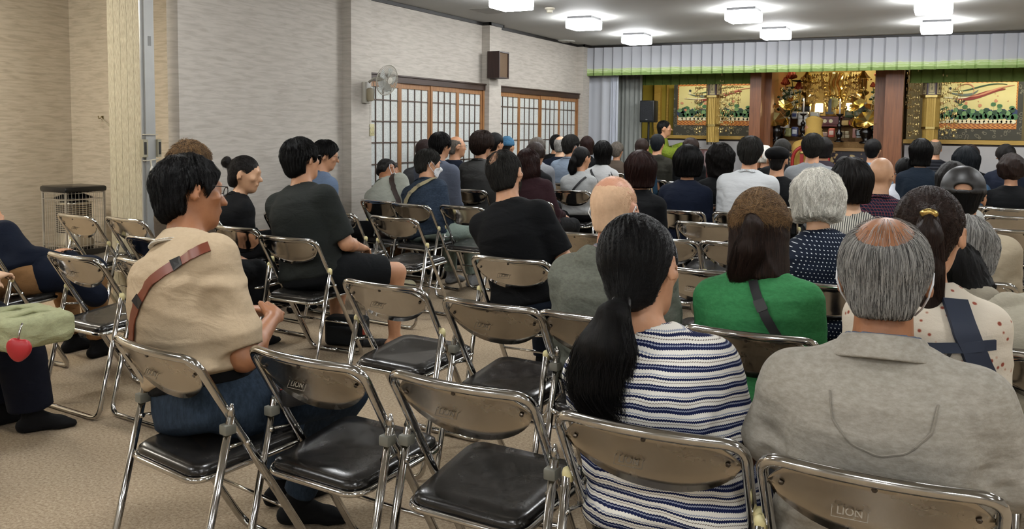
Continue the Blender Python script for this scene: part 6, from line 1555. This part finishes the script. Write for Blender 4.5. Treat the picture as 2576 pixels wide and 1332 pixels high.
# gilded lotus arrangements in black vases
def lotus_vase(px, pyb, Y, s, label, flip=1):
    q = A(px, pyb, Y); t = thing('gilded_lotus_vase', label, 'lotus arrangement', tuple(q), 0, 'gilded lotus arrangements')
    MB().lathe([(.08*s, 0), (.085*s, .02), (.04*s, .05), (.07*s, .12), (.09*s, .18), (.05*s, .24), (.10*s, .28), (0, .28)], n=18).build('vase', LACQ, t, True)
    for hx_ in (-1, 1): MB().tube([(hx_*.07*s, 0, .22), (hx_*.13*s, 0, .20), (hx_*.12*s, 0, .12), (hx_*.07*s, 0, .12)], .009, 6).build('handle', LACQ, t, True)
    def leaf(c, r, tilt, nm='gilded_leaf'):
        m = MB(); vs = [(0, 0, 0)]; n = 22
        for i in range(n): a = 2*math.pi*i/n; rr = r*(1+.08*math.sin(a*7)); vs.append((rr*math.cos(a), rr*math.sin(a)*.9, r*.28+.12*r*math.sin(a*11)))
        for i in range(n): a = 2*math.pi*i/n; rr = r*(1.0+.08*math.sin(a*7)); vs.append((rr*math.cos(a), rr*math.sin(a)*.9, r*.28+.12*r*math.sin(a*11)+.006))
        vs.append((0, 0, .008)); last = len(vs)-1
        fs = [(0, 1+(i+1) % n, 1+i) for i in range(n)]+[(last, 1+n+i, 1+n+(i+1) % n) for i in range(n)]+[(1+i, 1+(i+1) % n, 1+n+(i+1) % n, 1+n+i) for i in range(n)]
        Mx = Matrix.Rotation(tilt[0], 4, 'X') @ Matrix.Rotation(tilt[1]*flip, 4, 'Y'); vs = [tuple(Mx @ Vector(v)+Vector((c[0]*flip, c[1], c[2]))) for v in vs]
        m.add(vs, fs).build(nm, GOLD, t)
    leaf((-.02, -.10, .33), .15*s, (.9, .2)); leaf((.12, -.05, .55), .12*s, (.7, .5)); leaf((.20, .02, .62), .11*s, (.5, -.5)); leaf((.14, -.08, .30), .09*s, (1.1, -.4)); leaf((-.05, .06, .52), .10*s, (.4, -.3))
    for i, (x1, z1, k) in enumerate(((-.16, .88, 0), (-.13, .70, 1), (-.20, .50, 0), (-.30, .36, 1), (.26, .66, 1), (.05, .80, 0), (.30, .52, 0))):
        m = MB().tube([tuple(p) for p in [(0, 0, .27)]+[(x1*flip*f_+.03*math.sin(f_*5+i), 0, .27+(z1-.27)*f_) for f_ in (.35, .7, 1)]], .005, 5); m.build('stem', GOLDD, t)
        m = MB()
        if k: [m.sph((x1*flip+.022*math.cos(a), -.022*math.sin(a), z1+.02), (.014, .012, .034), 6) for a in np.linspace(0, 6.28, 7)[:-1]]
        else: m.sph((x1*flip, 0, z1+.02), (.022, .022, .034), 8)
        m.build('lotus_bud', GOLD, t, True)
lotus_vase(1953, 357, 13.82, 1.0, 'gilded lotus flowers and leaves in a black vase, left side of the altar', 1); lotus_vase(2178, 362, 13.82, 1.15, 'gilded lotus flowers and leaves in a black vase, right side of the altar', -1)
# fresh white flowers, pink lotus blossoms, tall gilded towers
def bouquet(px, py, Y, w_, h, label, seed):
    q = A(px, py, Y); t = thing('flower_bouquet', label, 'flowers', tuple(q), 0, 'altar bouquets'); r = random.Random(seed); g = MB(); f_ = MB()
    for k in range(46):
        x_, z_, y_ = r.gauss(0, w_/3.2), r.uniform(0, h), r.uniform(-.08, .08); a = r.uniform(0, 6)
        g.tube([(x_*.3, y_*.3, -.12), (x_, y_, z_)], .003, 4)
        g.sph((x_+.02*math.cos(a), y_+.02*math.sin(a), z_-.03), (.028, .012, .02), 5)
        if k % 3: [f_.sph((x_+.016*math.cos(b_), y_-.02, z_+.016*math.sin(b_)), (.012, .006, .012), 5) for b_ in (a, a+1.57, a+3.14, a+4.71)]
    o = g.build('foliage', plain('leaf_green', '2e4429', .6), t); o['kind'] = 'stuff'; o = f_.build('blossoms', plain('petal_white', 'b9bdb0', .6), t, True); o['kind'] = 'stuff'
bouquet(1985, 275, 14.5, .32, .34, 'tall bouquet of small white flowers at the left of the altar', 3); bouquet(2207, 280, 14.5, .28, .34, 'tall bouquet of pale flowers at the right of the altar', 9)
def pink_lotus(px, py, Y, s, label):
    q = A(px, py, Y); t = thing('pink_lotus', label, 'lotus', tuple(q), 0, 'painted pink lotus flowers'); m = MB()
    for ring, n, tl in ((.055, 9, .5), (.035, 7, 1.0), (.018, 5, 1.4)):
        for k in range(n):
            a = 2*math.pi*k/n+ring*30; m.sph((s*ring*math.cos(a), s*ring*math.sin(a), s*.035*tl), (s*.026, s*.026, s*.05*tl), 6)
    m.build('petals', plain('lotus_pink', 'd86a52', .5, var=.2), t, True); MB().tube([(0, 0, 0), (.02, .03, -.14), (.0, .05, -.30)], .006, 5).build('stem', PC['dgreen'], t)
    m = MB(); m.lathe([(.0, .0), (.08*s, .02), (.11*s, .035), (.08*s, .028), (0, .008)], (.10*s, .03, -.08), 18); m.build('lotus_leaf', plain('lotus_leaf_green', '24382a', .45), t, True)
for i, (px, py) in enumerate(((1991, 196), (1976, 212), (2010, 223), (2214, 191), (2196, 218))): pink_lotus(px, py, 14.9, (1.2, 1.0, 1.0, 1.1, .6)[i], 'painted pink lotus flower with dark leaf, %s' % ('topmost at the left of the altar', 'leftmost of the left cluster', 'lowest of the left cluster', 'largest at the right post', 'small one beside the right bouquet')[i])
def tower(px, pyb, Y, label):
    q = A(px, pyb, Y); t = thing('gilded_tower_lantern', label, 'ornament', tuple(q), 0, 'gilded tower ornaments')
    MB().box((0, 0, .05), (.13, .13, .10)).build('black_base', LACQ, t); MB().lathe([(.06, .10), (.10, .14), (.04, .17), (.035, .26), (.09, .30), (.10, .33), (.05, .36)], n=8).build('stem', GOLDD, t)
    m = MB()
    for k in range(6): a = k*math.pi/3; m.box((.06*math.cos(a), .06*math.sin(a), .46), (.05, .008, .17), a+math.pi/2)
    m.build('openwork_body', GOLDD, t); m = MB().lathe([(.12, .55), (.07, .60), (.03, .66), (.015, .70), (.02, .72), (0, .75)], n=6)
    for k in range(6): a = k*math.pi/3; m.sph((.12*math.cos(a), .12*math.sin(a), .53), .015, 6)
    m.build('roof', GOLD, t)
tower(2028, 283, 14.9, 'gilded openwork tower ornament, left of the statue'); tower(2168, 283, 14.9, 'gilded openwork tower ornament, right of the statue')
# offerings
def parcel(px0, py0, px1, py1, Y, col, name, label, cat, d=.12, rough=.5, bagged=False, group='altar offerings', mk=None):
    a, b = A(px0, py0, Y), A(px1, py1, Y); w_, h = b[0]-a[0], a[2]-b[2]; t = thing(name, label, cat, ((a[0]+b[0])/2, Y+d/2, b[2]), 0, group)
    m = plain('offer_'+col, col, rough, var=.15)
    if bagged:
        def f(P): 
            q = np.abs(P-v3(0, 0, h/2))-v3(max(.01, w_/2-.03), max(.01, d/2-.03), max(.01, h/2-.03)); return np.sqrt((np.maximum(q, 0)**2).sum(1))+np.minimum(q.max(1), 0)-.028-.012*(wave(P, int(px0), (40, 40, 40), 2)-.4)
        fobj('pack', f, (-w_/2-.03, -d/2-.03, -.03), (w_/2+.03, d/2+.03, h+.03), .012, m, t)
    else: smooth_by_angle(MB().box((0, 0, h/2), (w_, d, h), bev=.006).build('carton', m, t))
    if mk: smooth_by_angle(MB().box((0, -d/2-.001, h*.5), (w_*.6, .004, h*.4), bev=.001).build('printed_label', plain('lab_'+mk, mk, .5, var=.3, vscale=60), t))
    return t
for a in (
 (1990, 279, 2006, 300, 14.4, 'b9bcbc', 'plastic_bag', 'clear bag of wrapped goods above the left lotus vase', 'bag', .15, .2, True, 'altar offerings', '2d3d72'),
 (2006, 281, 2032, 318, 14.35, 'b5b8b6', 'plastic_bag', 'clear plastic bag behind the left candlestick', 'bag', .15, .15, True),
 (2036, 281, 2061, 316, 14.35, 'a8aba8', 'plastic_bag', 'large clear bag left of the red altar desk', 'bag', .15, .15, True, 'altar offerings', '6b8a7a'),
 (1960, 294, 1984, 312, 14.3, 'a9b4b8', 'offering_box', 'pale blue box stack beside the left lotus stems', 'box', .15, .5, False, 'altar offerings', '7c2f55'),
 (1962, 312, 1982, 322, 14.3, 'c3c4bf', 'offering_box', 'white box below the pale blue box', 'box', .15), (1990, 318, 2008, 345, 14.05, '3c456d', 'snack_bag', 'blue shiny snack bag beside the left vase', 'bag', .08, .2, True, 'altar offerings', 'c3c8d0'),
 (1972, 322, 1990, 345, 14.05, '8c8f5c', 'snack_bag', 'green and white snack bag on the carved step', 'bag', .08, .3, True), (2062, 331, 2082, 347, 14.02, '8c7468', 'snack_bag', 'crumpled brown wrapped sweets on the lower step', 'bag', .1, .3, True),
 (2082, 322, 2100, 347, 14.02, 'b05c50', 'snack_bag', 'red and white wrapped sweets on the lower step', 'bag', .1, .25, True, 'altar offerings', 'd0b9a8'),
 (2126, 277, 2146, 296, 14.6, '3a5238', 'offering_box', 'green box with a dark emblem, left of the pair', 'box', .1, .4, False, 'altar offerings', '848a7a'), (2149, 277, 2168, 296, 14.6, '3a5238', 'offering_box', 'green box with a dark emblem, right of the pair', 'box', .1, .4, False, 'altar offerings', '848a7a'),
 (2117, 303, 2134, 316, 14.3, 'b59a5c', 'offering_box', 'flat tan box below the green pair', 'box', .1), (2134, 301, 2150, 317, 14.3, '9c4a44', 'snack_bag', 'red wrapped pack below the green pair', 'bag', .1, .3, True),
 (2116, 330, 2124, 338, 14.0, '8c8267', 'small_box', 'small tan box, upper left of the stacked four', 'box', .06), (2126, 330, 2135, 338, 14.0, 'a0967a', 'small_box', 'small tan box, upper right of the stacked four', 'box', .06), (2116, 339, 2124, 348, 14.0, '8c8267', 'small_box', 'small tan box, lower left of the stacked four', 'box', .06), (2126, 339, 2136, 348, 14.0, 'a0967a', 'small_box', 'small tan box, lower right of the stacked four', 'box', .06),
 (2145, 323, 2154, 347, 14.0, '9a6f66', 'offering_box', 'narrow pink printed box beside the small tan boxes', 'box', .08), (2154, 325, 2170, 347, 14.02, 'aab8bd', 'offering_box', 'white and blue box behind the right vase', 'box', .08),
 (2194, 311, 2216, 349, 14.0, '4b8cab', 'detergent_pack', 'sky blue pack with a red and white print at the right post', 'pack', .12, .3, False, 'altar offerings', 'b04a5c')): parcel(*a)
# hanging gold banners with a lettered box
def youraku(name, n, L, parent_label, loc, seed, step=.105, sc=1.0, par=None, m1=None):
    m1 = plain('pale_gold', 'd8c58c', .3, .85, var=.2, vscale=40)
    r = random.Random(seed); m = MB(); m.tube([(0, 0, HC-loc[2]-.002), (0, 0, -L)], .0018, 4)
    k = 0; step *= r.uniform(.85, 1.2); z_ = -.03-r.uniform(0, step)
    while z_ > -L:
        m.lathe([(.002*sc, z_+.012), (.008*sc, z_+.006), (.011*sc, z_-.006), (.019*sc, z_-.022), (0, z_-.022)], n=7)
        for j in range(4): a = 2*math.pi*j/4+k*.8; m.sph((.024*sc*math.cos(a), .024*sc*math.sin(a), z_-.004-.008*(j % 2)), (.006*sc, .006*sc, .015*sc), 5)
        m.tube([(.022*sc, 0, z_-.012), (.024*sc, 0, z_-.04)], .0015, 3); m.tube([(-.022*sc, 0, z_-.012), (-.024*sc, 0, z_-.04)], .0015, 3); m.sph((.024*sc, 0, z_-.042), .005*sc, 5); m.sph((-.024*sc, 0, z_-.042), .005*sc, 5)
        z_ -= step; k += 1
    m.lathe([(.006*sc, -L+.02), (.012*sc, -L), (.014*sc, -L-.02), (0, -L-.022)], n=8)
    return m.build(name, m1, par, True, loc=loc)
def banner(px, Y, label, seed):
    top = 2.36; yb = {1: 358, 2: 370}[seed]; zb = A(px, yb, Y)[2]; zb2 = A(px, 316 if seed == 1 else 323, Y)[2]; zs = A(px, 246, Y)[2]; x0 = A(px, 300, Y)[0]
    t = thing('gold_hanging_banner', label, 'banner', (x0, Y, 0), 0, 'gold hanging banners'); BG = plain('banner_gold_cloth', 'b89a50', .45, .35, var=.12, vscale=50, bmp=.4)
    m = MB()
    def hexp(r, z0, z1, ph=math.pi/6): 
        o = [(r*math.cos(math.pi/3*k+ph), r*math.sin(math.pi/3*k+ph)) for k in range(6)]; return o, z0, z1
    def hexcol(nm, r, z0, z1, mm, flut=0):
        m = MB(); n = 48; P = []
        for k in range(n):
            a = 2*math.pi*k/n; seg = (a % (math.pi/3))-math.pi/6; rr = r*math.cos(math.pi/6)/math.cos(seg)+(flut*math.cos(a*24) if flut else 0); P.append((rr*math.cos(a+math.pi/6*0), rr*math.sin(a)))
        m.prism(P, z0, z1, plane='xy'); o = m.build(nm, mm, t); smooth_by_angle(o, 40); return o
    hexcol('upper_cloth', .11, zb2+.02, zs, BG, .003); hexcol('lower_cloth', .098, zb, zb2-.01, BG, .003); hexcol('ring', .118, zb2-.012, zb2+.02, GOLDD); hexcol('cornice', .15, zs, zs+.035, GOLDD); hexcol('canopy', .155, top-.04, top, GOLDD); MB().tube([(0, 0, top), (0, 0, HC-.001)], .012, 8).build('hanging_rod', GOLDD, t)
    hexcol('lantern_box', .118, zs+.035, top-.04, plain('dark_purple_lacquer', '3a2438', .4))
    r_in = .118*math.cos(math.pi/6)+.004
    for k in range(-2, 4):
        a = -math.pi/2+math.pi/3*k; c_ = (r_in*math.cos(a), r_in*math.sin(a)); zc = (zs+top)/2; hh = (top-.05-zs-.045)
        Mx = Matrix.Translation((c_[0], c_[1], zc)) @ Matrix.Rotation(a+math.pi/2, 4, 'Z')
        m = MB().box((0, 0, 0), (.082, .006, hh), M=Mx); v = m.v; m.v = v; o = m.build('sign_panel', plain('sign_ivory', 'd2c391', .5, var=.05), t)
        m = MB()
        for dx, dz, sx, sz_ in ((0, hh/2-.022, .062, .005), (0, -hh/2+.022, .062, .005), (-.031, 0, .005, hh-.04), (.031, 0, .005, hh-.04)): m.box((0, 0, 0), (sx, .004, sz_), M=Mx @ Matrix.Translation((dx, -.004, dz)))
        m.v = [(a_+0, b_+0, c__) for a_, b_, c__ in m.v]; m.build('sign_border', plain('sign_purple', '2a1830', .5), o)
        if k in (-1, 0, 1):
            tx = text_mesh('sign_text', '\n'.join('南無阿彌陀佛'), .036, plain('sign_ink', '141018', .5), o, (0, 0, 0), (0, 0, 0), .0006, .92)
            bb = [v_.co.copy() for v_ in tx.data.vertices]; cy = (max(b_.y for b_ in bb)+min(b_.y for b_ in bb))/2; sy = (hh-.085)/(max(b_.y for b_ in bb)-min(b_.y for b_ in bb))
            cx_ = (max(b_.x for b_ in bb)+min(b_.x for b_ in bb))/2
            for v_ in tx.data.vertices: v_.co = Vector(((v_.co.x-cx_), (v_.co.y-cy)*sy+.012, v_.co.z))
            tx.matrix_local = Mx @ Matrix.Translation((0, -.0045, 0)) @ Matrix.Rotation(math.pi/2, 4, 'X')
    m = MB()
    for k in range(22): a = 2*math.pi*k/22; m.tube([(.09*math.cos(a), .09*math.sin(a), zb), (.09*math.cos(a), .09*math.sin(a), zb-.04)], .004, 4)
    m.build('fringe', plain('banner_fringe', '4a4438', .6, .3), t)
    for i, (dx, dy, Ln) in enumerate(((-.26, 0, 1.02), (-.18, -.12, 1.0), (.16, -.14, 1.0), (.21, .0, .98), (.30, -.04, 1.02), (-.30, .12, .62), (.36, .1, .55), (.12, .18, .8))):
        tag(youraku('hanging_ornament', 0, Ln, '', (x0+dx, Y+dy, top+.02), seed*10+i, sc=1.35), 'gold blossom string by the %s gold banner, %s' % ('left' if seed == 1 else 'right', ('outermost on its left', 'just left of it', 'just right of it', 'second on its right', 'outermost long one on its right', 'short one far back on its left', 'short one far back on its right', 'long one behind its right side')[i]), 'ornament', 'gold strings round the %s banner' % ('left' if seed == 1 else 'right'))
banner(1794, 13.5, 'hexagonal gold hanging banner with lettered panels in front of the left painting', 1); banner(2341, 13.5, 'hexagonal gold hanging banner with lettered panels in front of the right painting', 2)
for i, (px, dz) in enumerate(((2037, .22), (2046, .40), (2054, .30), (2066, .14), (2078, .35), (2126, .18), (2136, .12), (2146, .44), (2152, .26), (2160, .16), (2022, .18))):
    tag(youraku('hanging_ornament', 0, dz+.12, '', (A(px, 200, 14.6)[0], 14.6+.05*(i % 3), 2.36), 50+i, sc=1.7), 'gold blossom string of the altar canopy, number %s from the left' % ('two', 'three', 'four', 'five', 'six', 'seven', 'eight', 'nine', 'ten', 'eleven', 'one')[i], 'ornament', 'gold strings of the altar canopy')
t = thing('altar_canopy', 'gilded altar canopy above the statue, almost hidden by the valance', 'canopy', (A(2095, 200, 14.6)[0], 14.65, 2.38)); MB().lathe([(.55, 0), (.58, .03), (.3, .12), (0, .14)], n=8).build('canopy_body', GOLDD, t); MB().tube([(0, 0, .1), (0, 0, HC-2.382)], .02, 8).build('hanging_rod', GOLDD, t)
# loudspeaker on its stand
a, b = A(1611, 253, 12.95), A(1646, 308, 12.95); t = thing('loudspeaker', 'black loudspeaker on a pole stand in front of the lace curtain', 'speaker', ((a[0]+b[0])/2, 12.95, b[2]))
SPK = plain('speaker_black', '101216', .5); w_, h = b[0]-a[0], a[2]-b[2]
smooth_by_angle(MB().box((0, .08, h/2), (w_, .22, h), bev=.015).build('cabinet', SPK, t)); MB().box((0, -.032, h*.52), (w_*.86, .006, h*.86)).build('grille', plain('grille_black', '1a1d22', .7, bmp=.5, vscale=80), t); MB().box((0, -.036, h*.12), (.03, .004, .012)).build('badge', plain('badge_silver', 'a0a4a8', .3, .8), t)
MB().tube([(.05, .1, 0), (.09, .12, -.2), (.13, .14, -.42)], .004, 5).build('cable', SPK, t)
t = thing('speaker_stand', 'black tripod stand carrying the loudspeaker', 'stand', ((a[0]+b[0])/2, 13.03, 0)); MB().lathe([(.018, .25), (.018, b[2]), (0, b[2])], n=10).build('pole', SPK, t)
for k in range(3): an = k*2.094+.5; MB().tube([(0, 0, .5), (.32*math.cos(an), .32*math.sin(an), .012)], .011, 6).build('leg', SPK, t)
# the monk, standing by the stage
def robe_top(b):
    def f(P):
        q = b.Ti(P); d = smin(b.trunk(P, .03, .0, .03), b.shoulders(P, .03), .05)
        z_ = P[:, 2]; r = np.interp(z_, [0, .3, .9, 1.2], [.30, .27, .20, .17]).astype(F32); d = smin(d, smax(np.sqrt((P[:, 0]/1.1)**2+P[:, 1]**2)-r, np.maximum(z_-1.1, .05-z_), .03), .08)
        for i in (0, 1):
            el, wr = b.el[i], b.wr[i]; d = smin(d, b.arm(P, i, .03, 1, False), .03); a = cone(P, el, el+(wr-el)*.8, .075, .085); hang = ell(P, (el+wr)/2-np.array([0, 0, .14]), (.05, .14, .20)); d = smin(d, smin(a, hang, .04), .04)
        nn = b.neckf(P, .006); d = smax(d, -smax(nn, (b.zn-.05)-q[:, 2]-(q[:, 1])*.8, .004), .008)
        return d-.010*(wave(P, 5, (20, 20, 7), 1.5)-.35)
    return f
def standing(px, py, Y, label, rz, skin, hair, rob, mm, name, **k):
    hp = A(px, py, Y); h = float(hp[2]); off = h-1.29
    # a standing body: the seated trunk raised, legs straight
    kw = dict(top=1.29, knee=[(-.10, .02, .46), (.10, .02, .46)], ankle=[(-.10, .0, .085), (.10, .0, .085)]); kw.update(k); b = Body(**kw)
    dz = np.array([0, 0, off]); b.R0 = b.R
    b.pv = b.pv+dz
    for nm in ('neck', 'nt', 'hc'): setattr(b, nm, getattr(b, nm)+dz)
    b.sh = [q+dz for q in b.sh]; b.el = [q+dz for q in b.el]; b.wr = [q+dz for q in b.wr]; b.hip = [q+dz*.9 for q in b.hip]
    b.kn = [np.array([q[0], q[1], .46]) for q in b.kn]; Ti0 = b.Ti
    b.Ti = lambda P: (P-b.pv.astype(F32)) @ b.R.astype(F32)+v3(0, 0, .50); b.zn = b.zn
    tr0 = b.trunk
    def trunk(P, o=0., zlo=.44, loose=0.): return tr0(P, o, .44, loose)
    b.trunk = trunk
    p = fobj('person', b.skin, (-.5, -.4, -.01), (.5, .6, h+.06), .012, skin_m(skin)); c, s = math.cos(rz), math.sin(rz); p.location = (hp[0]-(c*b.hc[0]-s*b.hc[1]), Y-(s*b.hc[0]+c*b.hc[1]), 0); p.rotation_euler = (0, 0, rz); tag(p, label, 'person', 'clergy')
    fobj(name, rob(b), (-.5, -.5, 0), (.5, .6, h-.12), .012, mm, p)
    if hair: fobj('hair', hair_fn(b, 'crop', vol=-.002), b.hc-.17, b.hc+.17, .008, hair_m('black'), p)
    for i in (0, 1): fobj('sock', sock_fn(b, i), b.an[i]-[.14, .14, .12], b.an[i]+[.14, .24, .22], .012, SOCK, p)
    return p, b
GROBE = ck('moss_robe', '76862a', col2='5b6a22', mottle=.3, wrinkle=.8)
p, b = standing(1672, 303, 12.35, 'monk in a yellow-green robe standing in profile with raised hands beside the stage', -1.25, 'mid', True, robe_top, GROBE, 'robe', elbow=[(-.22, .08, .80), (.22, .08, .80)], wrist=[(-.07, .34, .90), (.09, .32, .82)], hand_dir=[(.1, .5, .85), (-.1, .9, .3)], curl=.2)
ribbon([tuple(b.sh[1]+np.array([-.06, .17, .0])), tuple(b.sh[1]+np.array([-.04, .20, -.2])), tuple(b.sh[1]+np.array([-.04, .22, -.45]))], [(0, 1, 0)]*3, .05, .006, 'stole', ck('stole_grey', '8d8c7c'), p)
# the priest in gold, seated before the altar on a red chair
t = thing('red_ceremonial_chair', 'red lacquered chair with a rounded back and gold ornaments before the altar', 'chair', (A(2040, 390, 13.0)[0], 12.95, 0)); zc = A(2040, 364, 12.95)[2]
m = MB().tube(fillet([(-.25, 0, .5), (-.25, 0, zc-.02), (.25, 0, zc-.02), (.25, 0, .5)], [0, .24, .24, 0], 10), .025, 8); m.build('round_back', plain('chair_red', '8a1f1c', .35), t, True)
for s in (-.12, .0, .12): MB().box((s, .0, (.5+zc)/2), (.05, .02, zc-.55)).build('back_slat', plain('chair_red', '8a1f1c', .35), t)
m = MB(); [m.sph((x_, -.02, z_), (.03, .008, .02), 6) for x_, z_ in ((-.12, zc-.12), (.0, zc-.18), (.12, zc-.12), (-.14, zc-.3), (.14, zc-.3))]; m.build('gold_roundels', GOLDD, t, True)
MB().box2((-.27, -.0, .46), (.27, .48, .52)).build('seat', plain('chair_red', '8a1f1c', .35), t)
for sx in (-.24, .24):
    for sy in (.02, .44): MB().box2((sx-.02, sy-.02, 0), (sx+.02, sy+.02, .46)).build('leg', plain('chair_red', '8a1f1c', .35), t)
GR = ck('gold_robe', 'b3934e', wrinkle=.5)
p, b, tf = person(2040, 306, 'priest in a stiff gold robe and collar seated before the altar, seen from behind', root=(A(2040, 390, 13.0)[0]+.0, 13.22), seat=False, grp='clergy', skin='mid', hair=(None, None, {}), W=1.2,
    top=('robe', GR, dict(name='gold_robe', sleeve=1.2, hem=.46, off=.035, loose=.05, fold=.006)), pants=('skirt', 'black', {}))
h0, h1 = A(2040, 325, 13.2)[2], A(2040, 297, 13.2)[2]
m = MB(); n = 24; vs = []; L0 = p.location
for j, (z_, r1, r2) in enumerate(((h0-.30, .19, .15), (h0-.02, .115, .11), (h0, .12, .115), (h0+.02, .105, .10), (h1-.02, .125, .115), (h1, .128, .118))):
    for k in range(n):
        a = 2*math.pi*k/n; dz = -.03*math.cos(a*2) if j > 3 else 0; vs.append((r1*math.cos(a), r2*math.sin(a), z_+dz*(1 if j > 4 else .5)))
m.add(vs, [(j*n+k, j*n+(k+1) % n, (j+1)*n+(k+1) % n, (j+1)*n+k) for j in range(5) for k in range(n)]+[tuple(5*n+k for k in range(n))]); m.build('stiff_collar_hood', GR, p, True)
q = A(1990, 330, 13.15)
# big wooden bell bowl near the monk
q = A(1772, 378, 12.4); t = thing('wooden_drum', 'dark red wooden drum tub behind the front row', 'drum', (q[0]-.02, 12.4, 0)); MB().lathe([(.14, .55), (.17, .60), (.17, q[2]), (.15, q[2]+.01), (0, q[2]-.02)], n=24).build('tub', plain('drum_wood', '3a1614', .35), t, True)
for k in range(3): an = k*2.094; MB().tube([(.1*math.cos(an), .1*math.sin(an), .56), (.2*math.cos(an), .2*math.sin(an), .01)], .014, 6).build('leg', LACQ, t)
# painting lights the stage has behind its valance; altar fills added for gold glow
area('painting_tube_left', (-3.5, 13.5, 2.62), (math.radians(35), 0, 0), 1.4, 16, (1, .93, .72), .08); area('painting_tube_right', (.9, 13.5, 2.62), (math.radians(35), 0, 0), 2.4, 24, (1, .93, .74), .08)
area('altar_glow_fill', (-1.63, 14.1, 2.62), (math.radians(20), 0, 0), .8, 14, (1, .88, .58), .15)
area('statue_glow_fill', (-1.60, 14.9, 2.66), (math.radians(35), 0, 0), .25, 10, (1, .88, .6), .15)
